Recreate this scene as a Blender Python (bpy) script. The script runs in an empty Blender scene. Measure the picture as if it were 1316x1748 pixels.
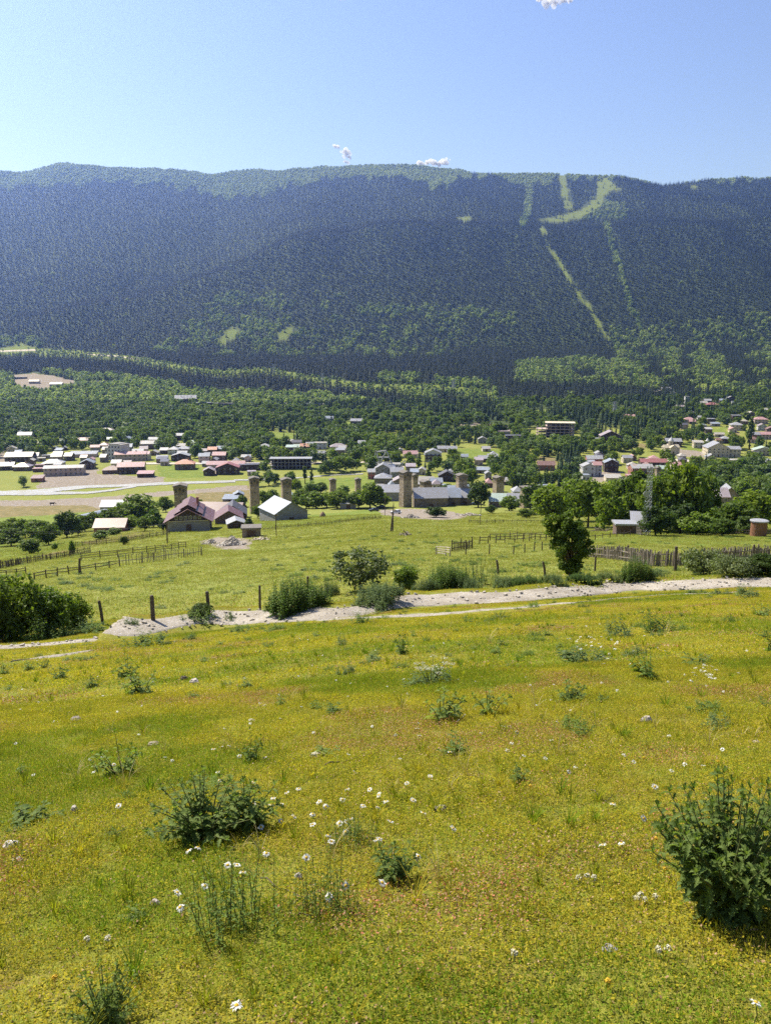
import bpy, math, random
import numpy as np
from math import radians, sin, cos, tan, pi

# ------------------------------------------------------------------ camera, world, sun
scene = bpy.context.scene
COL = scene.collection
RES = (770, 1024)
PW, PH, F = 1316.0, 1748.0, 1346.0
PITCH = radians(11.5)
cam_d = bpy.data.cameras.new("camera")
cam = bpy.data.objects.new("camera", cam_d)
COL.objects.link(cam)
cam.location = (0, 0, 0)
cam.rotation_euler = (radians(90) - PITCH, 0, 0)
cam_d.sensor_fit = 'VERTICAL'
cam_d.sensor_height = 24.0
cam_d.lens = 24.0 * F / PH
cam_d.clip_start = 0.05
cam_d.clip_end = 60000
scene.camera = cam

SUN_AZ = radians(-48)      # to the left of the view direction
SUN_EL = radians(50)
world = bpy.data.worlds.new("World")
scene.world = world
world.use_nodes = True
wn = world.node_tree
wn.nodes.clear()
w_out = wn.nodes.new('ShaderNodeOutputWorld')
w_bg = wn.nodes.new('ShaderNodeBackground')
w_sky = wn.nodes.new('ShaderNodeTexSky')
w_sky.sky_type = 'NISHITA'
w_sky.sun_disc = False
w_sky.sun_elevation = SUN_EL
w_sky.sun_rotation = SUN_AZ
w_sky.altitude = 1500
w_sky.air_density = 1.0
w_sky.dust_density = 1.0
w_sky.ozone_density = 4.0
w_bg.inputs['Strength'].default_value = 0.10
w_mix = wn.nodes.new('ShaderNodeMix'); w_mix.data_type = 'RGBA'; w_mix.blend_type = 'MULTIPLY'; w_mix.inputs[0].default_value = 1.0
w_mix.inputs[7].default_value = (1.10, 0.97, 1.03, 1)
wn.links.new(w_sky.outputs[0], w_mix.inputs[6])
wn.links.new(w_mix.outputs[2], w_bg.inputs[0])
wn.links.new(w_bg.outputs[0], w_out.inputs[0])

sun_d = bpy.data.lights.new("sun", 'SUN')
sun_d.energy = 5.0
sun_d.angle = radians(0.5)
sun_d.color = (1.0, 0.95, 0.86)
sun = bpy.data.objects.new("sun", sun_d)
COL.objects.link(sun)
sun_dir = (sin(SUN_AZ) * cos(SUN_EL), cos(SUN_AZ) * cos(SUN_EL), sin(SUN_EL))
from mathutils import Vector, Matrix
sun.rotation_euler = Vector(sun_dir).to_track_quat('Z', 'Y').to_euler()
sun.location = (-50, 60, 100)

scene.view_settings.view_transform = 'Standard'
scene.view_settings.look = 'None'
scene.view_settings.exposure = 0.95
scene.view_settings.gamma = 1.0
scene.view_settings.use_curve_mapping = False
scene.cycles.max_bounces = 6
scene.cycles.diffuse_bounces = 2
scene.cycles.glossy_bounces = 2
scene.cycles.transmission_bounces = 3
scene.cycles.transparent_max_bounces = 24
scene.cycles.volume_bounces = 0
scene.cycles.use_denoising = False
scene.cycles.use_adaptive_sampling = False
rng = np.random.default_rng(7)
random.seed(7)

# ------------------------------------------------------------------ helpers
def tag(o, label=None, cat=None, group=None, kind=None):
    if label: o['label'] = label
    if cat: o['category'] = cat
    if group: o['group'] = group
    if kind: o['kind'] = kind
    return o

def empty(name, loc=(0, 0, 0), rz=0.0):
    o = bpy.data.objects.new(name, None)
    o.empty_display_size = 0.2
    COL.objects.link(o)
    o.location = loc
    o.rotation_euler = (0, 0, rz)
    return o

def np_mesh(name, V, Fc, mat=None, smooth=False, nper=None):
    """V (n,3); Fc (m,k) array of equal-size faces"""
    me = bpy.data.meshes.new(name)
    V = np.asarray(V, dtype=np.float32); Fc = np.asarray(Fc, dtype=np.int32)
    m, k = Fc.shape
    me.vertices.add(len(V)); me.vertices.foreach_set('co', V.ravel())
    me.loops.add(m * k); me.loops.foreach_set('vertex_index', Fc.ravel())
    me.polygons.add(m)
    me.polygons.foreach_set('loop_start', np.arange(0, m * k, k, dtype=np.int32))
    me.polygons.foreach_set('loop_total', np.full(m, k, dtype=np.int32))
    if smooth: me.polygons.foreach_set('use_smooth', np.ones(m, dtype=bool))
    me.update(calc_edges=True)
    if mat: me.materials.append(mat)
    return me

class MB:
    """collects shapes and builds ONE mesh"""
    def __init__(s): s.v = []; s.f = []; s.mi = []; s.cur = 0
    def add(s, vs, fs):
        b = len(s.v); s.v.extend([tuple(p) for p in vs])
        for f in fs: s.f.append(tuple(i + b for i in f)); s.mi.append(s.cur)
    def box(s, x0, x1, y0, y1, z0, z1):
        vs = [(x0,y0,z0),(x1,y0,z0),(x1,y1,z0),(x0,y1,z0),(x0,y0,z1),(x1,y0,z1),(x1,y1,z1),(x0,y1,z1)]
        s.add(vs, [(0,3,2,1),(4,5,6,7),(0,1,5,4),(1,2,6,5),(2,3,7,6),(3,0,4,7)])
    def obox(s, c, sx, sy, sz, rz=0.0, tx=0.0, ty=0.0):
        M = Matrix.Translation(c) @ Matrix.Rotation(rz,4,'Z') @ Matrix.Rotation(tx,4,'X') @ Matrix.Rotation(ty,4,'Y')
        vs = []
        for z in (-.5,.5):
            for x, y in ((-.5,-.5),(.5,-.5),(.5,.5),(-.5,.5)):
                vs.append(M @ Vector((x*sx, y*sy, z*sz)))
        s.add(vs, [(0,3,2,1),(4,5,6,7),(0,1,5,4),(1,2,6,5),(2,3,7,6),(3,0,4,7)])
    def bar(s, a, b, w, h=None):
        """box bar from a to b"""
        h = h or w
        a = Vector(a); b = Vector(b); d = b - a; L = d.length
        q = d.to_track_quat('Z', 'Y')
        vs = []
        for z in (0, L):
            for x, y in ((-.5,-.5),(.5,-.5),(.5,.5),(-.5,.5)):
                vs.append(a + q @ Vector((x*w, y*h, z)))
        s.add(vs, [(0,3,2,1),(4,5,6,7),(0,1,5,4),(1,2,6,5),(2,3,7,6),(3,0,4,7)])
    def tube(s, pts, rad, n=6, cap=True):
        pts = [Vector(p) for p in pts]
        if not hasattr(rad, '__len__'): rad = [rad]*len(pts)
        vs = []; fs = []
        for i, p in enumerate(pts):
            d = (pts[min(i+1,len(pts)-1)] - pts[max(i-1,0)])
            if d.length < 1e-6: d = Vector((0,0,1))
            d.normalize()
            up = Vector((0,0,1)) if abs(d.z) < 0.9 else Vector((1,0,0))
            u = d.cross(up).normalized(); w = d.cross(u).normalized()
            for k in range(n):
                a = 2*pi*k/n
                vs.append(p + (u*cos(a) + w*sin(a))*rad[i])
        for i in range(len(pts)-1):
            for k in range(n):
                k2 = (k+1) % n
                fs.append((i*n+k, (i+1)*n+k, (i+1)*n+k2, i*n+k2))
        if cap:
            fs.append(tuple(range(n)))
            fs.append(tuple((len(pts)-1)*n + k for k in reversed(range(n))))
        s.add(vs, fs)
    def mesh(s, name, mat=None, smooth=False):
        me = bpy.data.meshes.new(name)
        me.from_pydata(s.v, [], s.f)
        if smooth:
            me.polygons.foreach_set('use_smooth', [True]*len(me.polygons))
        if isinstance(mat, (list, tuple)):
            for m in mat: me.materials.append(m)
            me.polygons.foreach_set('material_index', s.mi)
        elif mat: me.materials.append(mat)
        me.update()
        return me
    def build(s, name, mat=None, parent=None, smooth=False, loc=None):
        o = bpy.data.objects.new(name, s.mesh(name, mat, smooth))
        COL.objects.link(o)
        if parent: o.parent = parent
        if loc is not None: o.location = loc
        return o

def link(name, me, parent=None, loc=(0,0,0), rz=0.0, sc=None):
    o = bpy.data.objects.new(name, me)
    COL.objects.link(o)
    if parent: o.parent = parent
    o.location = loc
    o.rotation_euler = (0, 0, rz)
    if sc is not None: o.scale = sc
    return o

def copy_tree(o, parent=None):
    c = o.copy(); COL.objects.link(c)
    if parent: c.parent = parent
    for ch in o.children: copy_tree(ch, c)
    return c

# ------------------------------------------------------------------ materials
def nmat(name):
    m = bpy.data.materials.new(name); m.use_nodes = True
    nt = m.node_tree; nt.nodes.clear()
    out = nt.nodes.new('ShaderNodeOutputMaterial')
    return m, nt, out

def N(nt, t, **kw):
    n = nt.nodes.new(t)
    for k, v in kw.items():
        if k in n.inputs.keys() if hasattr(n.inputs,'keys') else False: n.inputs[k].default_value = v
        else: setattr(n, k, v)
    return n

def noise(nt, scale, detail=3, rough=0.55, vec=None, coord='Object', dist=0.0):
    n = nt.nodes.new('ShaderNodeTexNoise')
    n.inputs['Scale'].default_value = scale
    n.inputs['Detail'].default_value = detail
    n.inputs['Roughness'].default_value = rough
    n.inputs['Distortion'].default_value = dist
    if vec is None:
        tc = nt.nodes.new('ShaderNodeTexCoord'); vec = tc.outputs[coord]
    nt.links.new(vec, n.inputs['Vector'])
    return n

def ramp(nt, fac, stops):
    r = nt.nodes.new('ShaderNodeValToRGB')
    el = r.color_ramp.elements
    while len(el) > 1: el.remove(el[0])
    for i, (p, c) in enumerate(stops):
        e = el[0] if i == 0 else el.new(p)
        e.position = p
        e.color = (c[0], c[1], c[2], 1) if hasattr(c, '__len__') else (c, c, c, 1)
    nt.links.new(fac, r.inputs['Fac'])
    return r

def mix(nt, fac, a, b, mode='MIX'):
    m = nt.nodes.new('ShaderNodeMix'); m.data_type = 'RGBA'; m.blend_type = mode
    def put(sock, v):
        if hasattr(v, 'is_output'): nt.links.new(v, sock)
        elif hasattr(v, '__len__'): sock.default_value = (v[0], v[1], v[2], 1)
        else: sock.default_value = v
    f = m.inputs[0]
    if hasattr(fac, 'is_output'): nt.links.new(fac, f)
    else: f.default_value = fac
    put(m.inputs[6], a); put(m.inputs[7], b)
    return m.outputs[2]

def math_n(nt, op, a, b=None, clamp=False):
    m = nt.nodes.new('ShaderNodeMath'); m.operation = op; m.use_clamp = clamp
    for i, v in enumerate((a, b)):
        if v is None: continue
        if hasattr(v, 'is_output'): nt.links.new(v, m.inputs[i])
        else: m.inputs[i].default_value = v
    return m.outputs[0]

def bump(nt, h, dist=0.05, strength=1.0):
    b = nt.nodes.new('ShaderNodeBump')
    b.inputs['Distance'].default_value = dist
    b.inputs['Strength'].default_value = strength
    nt.links.new(h, b.inputs['Height'])
    return b.outputs[0]

def surf(name, c1, c2=None, scale=2.0, rough=0.8, bumpd=0.02, spec=0.3, detail=5, metallic=0.0, wear=None):
    """mottled two-tone surface"""
    m, nt, out = nmat(name)
    p = nt.nodes.new('ShaderNodeBsdfPrincipled')
    c2 = c2 or tuple(x*0.7 for x in c1)
    n = noise(nt, scale, detail, 0.65)
    r = ramp(nt, n.outputs['Fac'], [(0.3, c2), (0.7, c1)])
    col = r.outputs[0]
    if wear:
        n2 = noise(nt, scale*0.35, 4, 0.7)
        r2 = ramp(nt, n2.outputs['Fac'], [(0.56, 0), (0.66, 1)])
        col = mix(nt, r2.outputs[0], col, wear)
    nt.links.new(col, p.inputs['Base Color'])
    p.inputs['Roughness'].default_value = rough
    p.inputs['Metallic'].default_value = metallic
    p.inputs['Specular IOR Level'].default_value = spec
    if bumpd:
        nt.links.new(bump(nt, n.outputs['Fac'], bumpd), p.inputs['Normal'])
    nt.links.new(p.outputs[0], out.inputs[0])
    return m

def foliage(name, c1, c2, trans=0.35, scale=0.6, rough=0.55, spec=0.25, huev=0.25, tcol=None):
    """leaf material: diffuse/gloss + translucent, varied per leaf clump and per plant"""
    m, nt, out = nmat(name)
    oi = nt.nodes.new('ShaderNodeObjectInfo')
    n = noise(nt, scale, 2, 0.6)
    a = math_n(nt, 'MULTIPLY_ADD', oi.outputs['Random'], huev*2)
    a.node.inputs[2].default_value = -huev
    f = math_n(nt, 'ADD', n.outputs['Fac'], a, True)
    r = ramp(nt, f, [(0.25, c1), (0.75, c2)])
    p = nt.nodes.new('ShaderNodeBsdfPrincipled')
    nt.links.new(r.outputs[0], p.inputs['Base Color'])
    p.inputs['Roughness'].default_value = rough
    p.inputs['Specular IOR Level'].default_value = spec
    t = nt.nodes.new('ShaderNodeBsdfTranslucent')
    tc = mix(nt, 1.0, r.outputs[0], tcol or (1.25, 1.35, 0.55), 'MULTIPLY')
    nt.links.new(tc, t.inputs[0])
    ms = nt.nodes.new('ShaderNodeMixShader'); ms.inputs[0].default_value = trans
    nt.links.new(p.outputs[0], ms.inputs[1]); nt.links.new(t.outputs[0], ms.inputs[2])
    nt.links.new(ms.outputs[0], out.inputs[0])
    return m

# ------------------------------------------------------------------ terrain
def row_tan(row):
    """dz/dY of the ray through an image row"""
    return np.tan(np.arctan((874.0 - np.asarray(row, float)) / F) - PITCH)

def proj(X, Y, Z):
    X = np.asarray(X, float); Y = np.asarray(Y, float); Z = np.asarray(Z, float)
    dep = Y*cos(PITCH) - Z*sin(PITCH)
    up = Y*sin(PITCH) + Z*cos(PITCH)
    dep = np.where(dep > 0.01, dep, 0.01)
    return 658 + F*X/dep, 874 - F*up/dep

# profile per photo column: (Y, photo row of the bare ground)
RIDGE = [(-400,290),(-100,294),(0,292),(60,290),(100,281),(140,280),(180,288),(230,294),(300,298),(360,302),(400,292),(440,289),
         (500,291),(560,288),(600,284),(660,282),(720,286),(780,290),(810,296),(850,296),(900,297),(950,295),(1000,299),
         (1060,304),(1100,309),(1130,317),(1160,312),(1200,307),(1260,304),(1316,303),(1450,300),(1800,290)]
CREST = [(-400,600,2300),(-100,580,2400),(0,560,2500),(100,535,2550),(200,505,2650),(300,475,2750),(400,445,2850),(480,410,2950),(560,386,3000),(658,372,3050),
         (760,376,3050),(900,382,3050),(1316,382,3050),(1800,385,3050)]
PROF = {
 0:   [(31,1097),(34,1080),(45,1045),(60,1012),(80,990),(108,972),(150,955),(200,938),(250,920),(300,905),(360,888),(430,862)],
 300: [(32,1072),(35,1055),(45,1022),(60,995),(80,974),(108,953),(150,932),(200,914),(250,901),(300,890),(360,874),(430,857)],
 658: [(34,1035),(37,1012),(45,987),(60,963),(80,946),(108,923),(150,906),(220,891),(300,877),(336,869),(370,860),(430,848)],
 1000:[(35.5,1012),(38.5,995),(45,982),(60,962),(80,946),(108,925),(150,908),(220,893),(300,874),(336,866),(370,858),(430,847)],
 1316:[(37,995),(40,983),(45,975),(60,957),(80,943),(108,925),(140,909),(200,894),(260,884),(300,877),(370,862),(430,845)],
}
FAR = {  # Y, z
 0:   [(480,-86),(850,-88),(900,-86),(1100,-80),(1250,-73),(1400,-62),(1600,-47),(1900,-26),(2100,-8)],
 300: [(480,-85.5),(850,-87.5),(900,-85),(1100,-80),(1250,-73),(1400,-61),(1600,-47),(1900,-27),(2150,-2)],
 658: [(480,-84),(560,-86),(850,-86),(900,-84),(1100,-79),(1250,-72),(1400,-61),(1600,-46),(1900,-26),(2150,0)],
 1000:[(480,-85),(560,-88),(700,-87),(850,-84),(900,-82),(1100,-76),(1250,-68),(1400,-58),(1600,-44),(1900,-22),(2150,2)],
 1316:[(480,-85),(560,-90),(650,-90),(720,-88),(800,-82),(900,-76),(1000,-70),(1150,-63),(1500,-42),(1900,-15),(2150,8)],
}
COLS = [0, 300, 658, 1000, 1316]
LY = np.linspace(math.log(0.4), math.log(9000), 2600)
YY = np.exp(LY)
PXS = np.linspace(-360, 1676, 340)
def knots(px):
    base = []
    for c in COLS:
        zs = [(0.0, -1.45)]
        y1, r1 = PROF[c][0]; z1 = float(row_tan(r1))*y1
        for f in (0.15, 0.4, 0.7): zs.append((y1*f, -1.45 + (z1+1.45)*(f**1.04)))
        for (y, r) in PROF[c]: zs.append((y, float(row_tan(r))*y))
        zs += FAR[c]
        base.append(zs)
    return base
BASE = knots(0)
prof_tab = np.zeros((len(COLS), len(YY)))
for i, zs in enumerate(BASE):
    a = np.array(zs)
    prof_tab[i] = np.interp(YY, a[:,0], a[:,1])
rid = np.array(RIDGE, float); cre = np.array(CREST, float)
Z = np.zeros((len(PXS), len(YY)))
for i, px in enumerate(PXS):
    pc = min(max(px, 0), 1316)
    j = max(k for k in range(len(COLS)) if COLS[k] <= pc); j = min(j, len(COLS)-2)
    t = (pc - COLS[j])/(COLS[j+1]-COLS[j]); t = t*t*(3-2*t)*0.5 + t*0.5
    z = prof_tab[j]*(1-t) + prof_tab[j+1]*t
    # mountain
    cr = np.interp(px, cre[:,0], cre[:,1]); cy = np.interp(px, cre[:,0], cre[:,2])
    rr = np.interp(px, rid[:,0], rid[:,1])
    zb = np.interp(2150, YY, z)
    ry = 4300 + 250*sin(px/260.0)
    zc = float(row_tan(cr))*cy; zr = float(row_tan(rr))*ry
    m = cy + 170
    xs = [2150, 2150+(cy-2150)*.33, 2150+(cy-2150)*.66, cy, m, m+(ry-m)*.5, ry, ry+250, 5600, 9000]
    dz = zc-zb
    back = zc - 30*max(0.0, min(1.0, (800-px)/300.0)) + 12
    ys = [zb, zb+dz*.30, zb+dz*.63, zc, back, back+(zr-back)*.48, zr, zr-70, 300, 300]
    zz = np.interp(YY, xs, ys)
    Z[i] = np.where(YY > 2150, zz, z)
# smooth along Y, gently
k = np.exp(-0.5*(np.arange(-12,13)/5.0)**2); k /= k.sum()
ridge_keep = YY > 4000
for i in range(len(PXS)):
    sm = np.convolve(np.pad(Z[i], 12, mode='edge'), k, mode='valid')
    Z[i] = np.where(ridge_keep, Z[i], sm)
PXS_S = (PXS - 658)/F     # s = X/Y approx (scaled per point below)

def vnoise(x, y, seed=0):
    """cheap smooth value noise, vectorised"""
    xi = np.floor(x).astype(np.int64); yi = np.floor(y).astype(np.int64)
    xf = x - xi; yf = y - yi
    def h(a, b):
        n = (a*374761393 + b*668265263 + seed*974711) & 0x7fffffff
        n = ((n ^ (n >> 13))*1274126177) & 0x7fffffff
        n = n ^ (n >> 16)
        return (n & 0xffff)/65535.0
    u = xf*xf*(3-2*xf); v = yf*yf*(3-2*yf)
    return (h(xi,yi)*(1-u)+h(xi+1,yi)*u)*(1-v) + (h(xi,yi+1)*(1-u)+h(xi+1,yi+1)*u)*v
def fbm(x, y, o=4, seed=0):
    s = 0; a = 0.5
    for i in range(o):
        s = s + a*(vnoise(x, y, seed+i)-0.5); x = x*2.03+11.7; y = y*2.03+5.1; a *= 0.5
    return s

def H_base(X, Y):
    X = np.asarray(X, float); Y = np.asarray(Y, float)
    R = np.hypot(X, Y)
    th = np.arctan2(X, Y)
    thc = np.clip(th, -0.72, 0.72)
    sx = np.tan(thc)
    ye = np.maximum(R*np.cos(thc), 0.41)
    # photo column: px = 658 + F*s*Y/dep with dep/Y = cos - (z/Y) sin  (z/Y estimated from the centre profile)
    zc = np.interp(ye, YY, Z[170])
    px = 658 + F*sx/(cos(PITCH) - zc/ye*sin(PITCH))
    fi = np.clip((px - PXS[0])/(PXS[1]-PXS[0]), 0, len(PXS)-1.001)
    fj = np.clip((np.log(ye) - LY[0])/(LY[1]-LY[0]), 0, len(LY)-1.001)
    i = fi.astype(int); j = fj.astype(int); a = fi-i; b = fj-j
    z = (Z[i,j]*(1-a)+Z[i+1,j]*a)*(1-b) + (Z[i,j+1]*(1-a)+Z[i+1,j+1]*a)*b
    w = np.clip((np.abs(th)-1.2)/1.0, 0, 1); w = w*w*(3-2*w)
    zb = -1.45 + 0.28*np.minimum(R, 900)
    z = z*(1-w) + zb*w
    # relief
    amp = np.clip((R-1.5)/30, 0, 1)
    z = z + 0.10*np.clip(R/6,0,1)*fbm(X*0.7, Y*0.7, 4, 3)
    z = z + 0.9*np.clip((R-45)/60,0,1)*fbm(X/14, Y/14, 3, 9)*np.clip((460-R)/60,0,1)
    z = z + 105*np.clip((R-2300)/500,0,1)*fbm(X/360, Y/850, 4, 21)*np.clip(np.abs(R-4300)/250,0,1)
    z = z + 5*np.clip((R-880)/200,0,1)*fbm(X/90, Y/90, 3, 5)*np.clip((2600-R)/300,0,1)
    return z

def march(px, row, Hf):
    px = float(px); row = float(row)
    ys = np.exp(np.linspace(math.log(1.2), math.log(5200), 1500))
    zz = row_tan(row)*ys
    dep = ys*cos(PITCH) - zz*sin(PITCH)
    xs = (px-658)/F*dep
    g = Hf(xs, ys)
    hit = np.nonzero(zz <= g)[0]
    if len(hit) == 0: i = len(ys)-1
    else: i = hit[0]
    if i > 0:
        d0 = zz[i-1]-g[i-1]; d1 = zz[i]-g[i]
        t = d0/(d0-d1) if d0 != d1 else 0
        y = ys[i-1] + (ys[i]-ys[i-1])*t
    else: y = ys[0]
    z = float(row_tan(row))*y
    x = (px-658)/F*(y*cos(PITCH)-z*sin(PITCH))
    return x, y, float(Hf(x, y))

# the dirt road: centre line from photo points, then levelled into the slope
ROAD_PX = [(-260,1160),(-120,1137),(0,1117),(90,1099),(150,1095),(234,1089),(334,1078),(440,1068),(594,1053),(687,1040),(780,1033),(880,1027),(980,1018),(1077,1011),(1200,1006),
           (1316,1002),(1440,999),(1600,996)]      # near edge of the road
road_pts = []
for (px, r) in ROAD_PX:
    x, y, z = march(px, r, H_base); road_pts.append((x, y, z))
road_pts = np.array(road_pts)
RX = np.linspace(road_pts[0,0], road_pts[-1,0], 500)
RY = np.interp(RX, road_pts[:,0], road_pts[:,1])
kk = np.ones(25)/25
RY = np.convolve(np.pad(RY, 12, mode='edge'), kk, mode='valid') + 0.95
RZ = H_base(RX, RY-0.95) - 0.03
RZ = np.convolve(np.pad(RZ, 20, mode='edge'), np.ones(41)/41, mode='valid') + 0.30*np.clip((-3-RX)/8, 0, 1)

def H_fun(X, Y):
    z = H_base(X, Y)
    X = np.asarray(X, float); Y = np.asarray(Y, float)
    ry = np.interp(X, RX, RY); rz = np.interp(X, RX, RZ)
    d = Y - ry
    # level bench 1.7 m each side of the centre, easing out uphill (near side) and downhill
    w = np.where(d < 0, np.clip((1.6 + d)/0.6, 0, 1), np.clip((4.4 - d)/3.2, 0, 1))
    w = w*w*(3-2*w)*((X > RX[0]) & (X < RX[-1]))
    return z*(1-w) + (rz - 0.06*(d+0.95))*w

# polar grid = the ground sheet
TH = np.concatenate([np.linspace(-pi, -0.66, 60)[:-1], np.linspace(-0.66, 0.66, 430), np.linspace(0.66, pi, 60)[1:]])
lr = [math.log(0.3)]
while lr[-1] < math.log(6600):
    R = math.exp(lr[-1])
    st = 0.03 if R < 1.5 else (0.014 if R < 60 else (0.012 if R < 430 else (0.007 if R < 900 else 0.014)))
    lr.append(lr[-1]+st)
LR = np.array(lr)
gth, glr = np.meshgrid(TH, LR, indexing='ij')
GX = np.exp(glr)*np.sin(gth); GY = np.exp(glr)*np.cos(gth)
GZ = H_fun(GX, GY)

def H(X, Y):
    """height of the built sheet (bilinear in its own grid)"""
    X = np.asarray(X, float); Y = np.asarray(Y, float)
    th = np.arctan2(X, Y); l = np.log(np.maximum(np.hypot(X, Y), 0.31))
    i = np.clip(np.searchsorted(TH, th)-1, 0, len(TH)-2); j = np.clip(np.searchsorted(LR, l)-1, 0, len(LR)-2)
    a = (th-TH[i])/(TH[i+1]-TH[i]); b = np.clip((l-LR[j])/(LR[j+1]-LR[j]), 0, 1)
    return (GZ[i,j]*(1-a)+GZ[i+1,j]*a)*(1-b)+(GZ[i,j+1]*(1-a)+GZ[i+1,j+1]*a)*b

def at(px, row): return march(px, row, H)
def at_y(px, Y):
    """ground point in the column px at distance Y"""
    z = -50.0
    for _ in range(6):
        x = (px-658)/F*(Y*cos(PITCH)-z*sin(PITCH)); z = float(H(x, Y))
    return x, Y, z
def inpoly(px, py, poly):
    px = np.asarray(px); py = np.asarray(py)
    c = np.zeros(px.shape, bool); n = len(poly); j = n-1
    for i in range(n):
        xi, yi = poly[i]; xj, yj = poly[j]
        c ^= ((yi > py) != (yj > py)) & (px < (xj-xi)*(py-yi)/((yj-yi)+1e-9)+xi)
        j = i
    return c
# ------------------------------------------------------------------ ground cover zones (laid out on the land from surveyed outlines)
gpx, grow = proj(GX, GY, GZ)
vis = GY > 1
gpx = gpx + 14*fbm(GX/11, GY/11, 3, 91)*np.clip(GY/300,0,1)*np.where(GY>1500,1.0,.8); grow = grow + 7*fbm(GX/30, GY/30, 3, 92)*np.clip(GY/400,0,1)
def zone(poly, lo=0, hi=9000): return inpoly(gpx, grow, poly) & (GY > lo) & (GY < hi) & vis
DRY = [  # straw coloured / mown
 [(-60,862),(0,860),(120,857),(190,858),(172,872),(120,882),(60,884),(-60,888)],
 [(60,946),(140,925),(230,908),(262,905),(235,918),(160,930),(90,950)],
 [(330,838),(420,828),(440,838),(425,855),(340,862)],
 [(920,780),(952,782),(950,795),(916,793)],
 [(1070,752),(1102,758),(1100,768),(1072,764)],
 [(150,651),(205,651),(210,661),(150,661)],[(1245,736),(1262,736),(1262,748),(1245,745)]]
EARTH = [
 [(22,642),(60,636),(128,650),(130,664),(60,672),(24,664)],
 [(785,725),(840,722),(876,728),(870,736),(800,740)],
 [(340,925),(372,917),(430,920),(428,938),(380,938)],
 [(650,871),(700,869),(760,872),(806,878),(790,885),(760,888),(700,885),(650,879)],
 [(1150,765),(1200,772),(1202,780),(1140,778)],
 [(1010,805),(1060,805),(1060,822),(1010,822)],
 [(95,800),(170,800),(160,818),(60,822)],[(0,768),(8,768),(12,800),(-5,802)],
 [(360,790),(380,790),(372,812),(352,805)]]
BRIGHT = [
 [(-60,922),(40,920),(130,922),(150,930),(60,950),(-60,965)],
 [(1000,905),(1180,892),(1400,888),(1400,925),(1200,932),(1010,925)],
 [(395,892),(470,886),(640,868),(660,880),(520,900),(420,903)],
 [(-60,884),(60,880),(150,873),(190,870),(100,898),(-60,905)],
 [(780,765),(850,765),(860,782),(780,790)],[(450,740),(500,738),(520,752),(470,765)],
 [(1260,705),(1290,705),(1290,718),(1262,718)],[(265,785),(340,790),(350,815),(275,818)],[(500,820),(640,812),(660,830),(510,838)],
 [(440,682),(500,680),(560,688),(556,698),(450,696)],[(590,716),(640,722),(636,730),(590,726)],[(640,742),(700,738),(720,746),(660,752)],[(900,700),(940,698),(940,706),(905,708)],[(1210,735),(1240,730),(1240,742),(1214,746)],[(230,668),(280,664),(284,672),(236,676)],
 [(1170,755),(1202,758),(1202,770),(1165,768)],[(1190,655),(1215,652),(1215,668),(1190,670)]]
GRAVEL = [
 [(-60,845),(0,852),(150,852),(260,842),(420,828),(430,836),(350,842),(240,850),(190,872),(150,862),(-60,866)],
 [(75,822),(160,808),(280,815),(280,825),(150,830),(60,835)],
 ]
CLEAR = [   # clearings on the mountain
 [(951,290),(963,290),(970,325),(980,358),(964,362),(957,330)],
 [(915,374),(958,366),(985,360),(998,350),(1020,334),(1036,342),(1018,358),(990,374),(960,381),(925,381)],
 [(1018,312),(1036,302),(1050,320),(1036,328),(1028,346),(1016,342)],
 [(778,371),(800,369),(814,378),(790,382)],
 [(368,578),(398,556),(412,560),(400,582),(380,590)],[(470,566),(496,556),(505,562),(492,582),(474,584)],
 [(1044,322),(1060,320),(1060,328),(1046,329)],[(1176,316),(1192,318),(1190,324),(1176,323)],
 [(0,592),(40,585),(62,594),(50,604),(0,602)],
 [(1187,655),(1216,655),(1218,668),(1190,670)]]
def line_mask(pts, w, X, Y):
    m = np.zeros(np.shape(X), bool)
    for (a, b) in zip(pts[:-1], pts[1:]):
        ax, ay = a; bx, by = b; L2 = (bx-ax)**2+(by-ay)**2
        t = np.clip(((X-ax)*(bx-ax)+(Y-ay)*(by-ay))/L2, 0, 1)
        m |= np.hypot(X-ax-t*(bx-ax), Y-ay-t*(by-ay)) < w
    return m
LIFT = [(924,390),(938,425),(958,455),(985,500),(1003,522),(1022,555),(1044,592)]
LIFT2 = [(1036,385),(1050,440),(1065,480),(1078,530),(1090,560),(1120,610)]
LIFT3 = [(904,330),(900,365),(892,385)]
STRIP = [(-40,604),(60,602),(150,608),(230,616),(300,630),(380,640),(460,636),(560,655),(640,664),(730,664),(830,672),(850,690)]

zc = np.zeros(gpx.shape + (4,), np.float32)
for i, L in enumerate((DRY, BRIGHT, EARTH)):
    for p in L: zc[..., i] = np.maximum(zc[..., i], zone(p, 80, 2000).astype(float))
for p in GRAVEL: zc[..., 2] = np.maximum(zc[..., 2], zone(p, 300, 1000)*0.8)
mt = GY > 2000
for p in CLEAR: zc[..., 1] = np.maximum(zc[..., 1], (inpoly(gpx, grow, p) & mt)*0.49)
zc[..., 1] = np.maximum(zc[..., 1], (line_mask(LIFT, 4, gpx, grow) & mt)*0.55); zc[..., 0] = np.maximum(zc[..., 0], (line_mask(LIFT, 2.0, gpx, grow) & mt)*0.45)
zc[..., 1] = np.maximum(zc[..., 1], (line_mask(STRIP, 8, gpx, grow) & (GY > 1200) & (GY < 2600))*0.8)
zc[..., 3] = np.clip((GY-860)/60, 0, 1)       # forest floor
zc[..., 3] *= 1 - np.maximum(np.maximum(zc[..., 0], zc[..., 1]), zc[..., 2])*np.where(GY > 2000, .6, 1)

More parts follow.
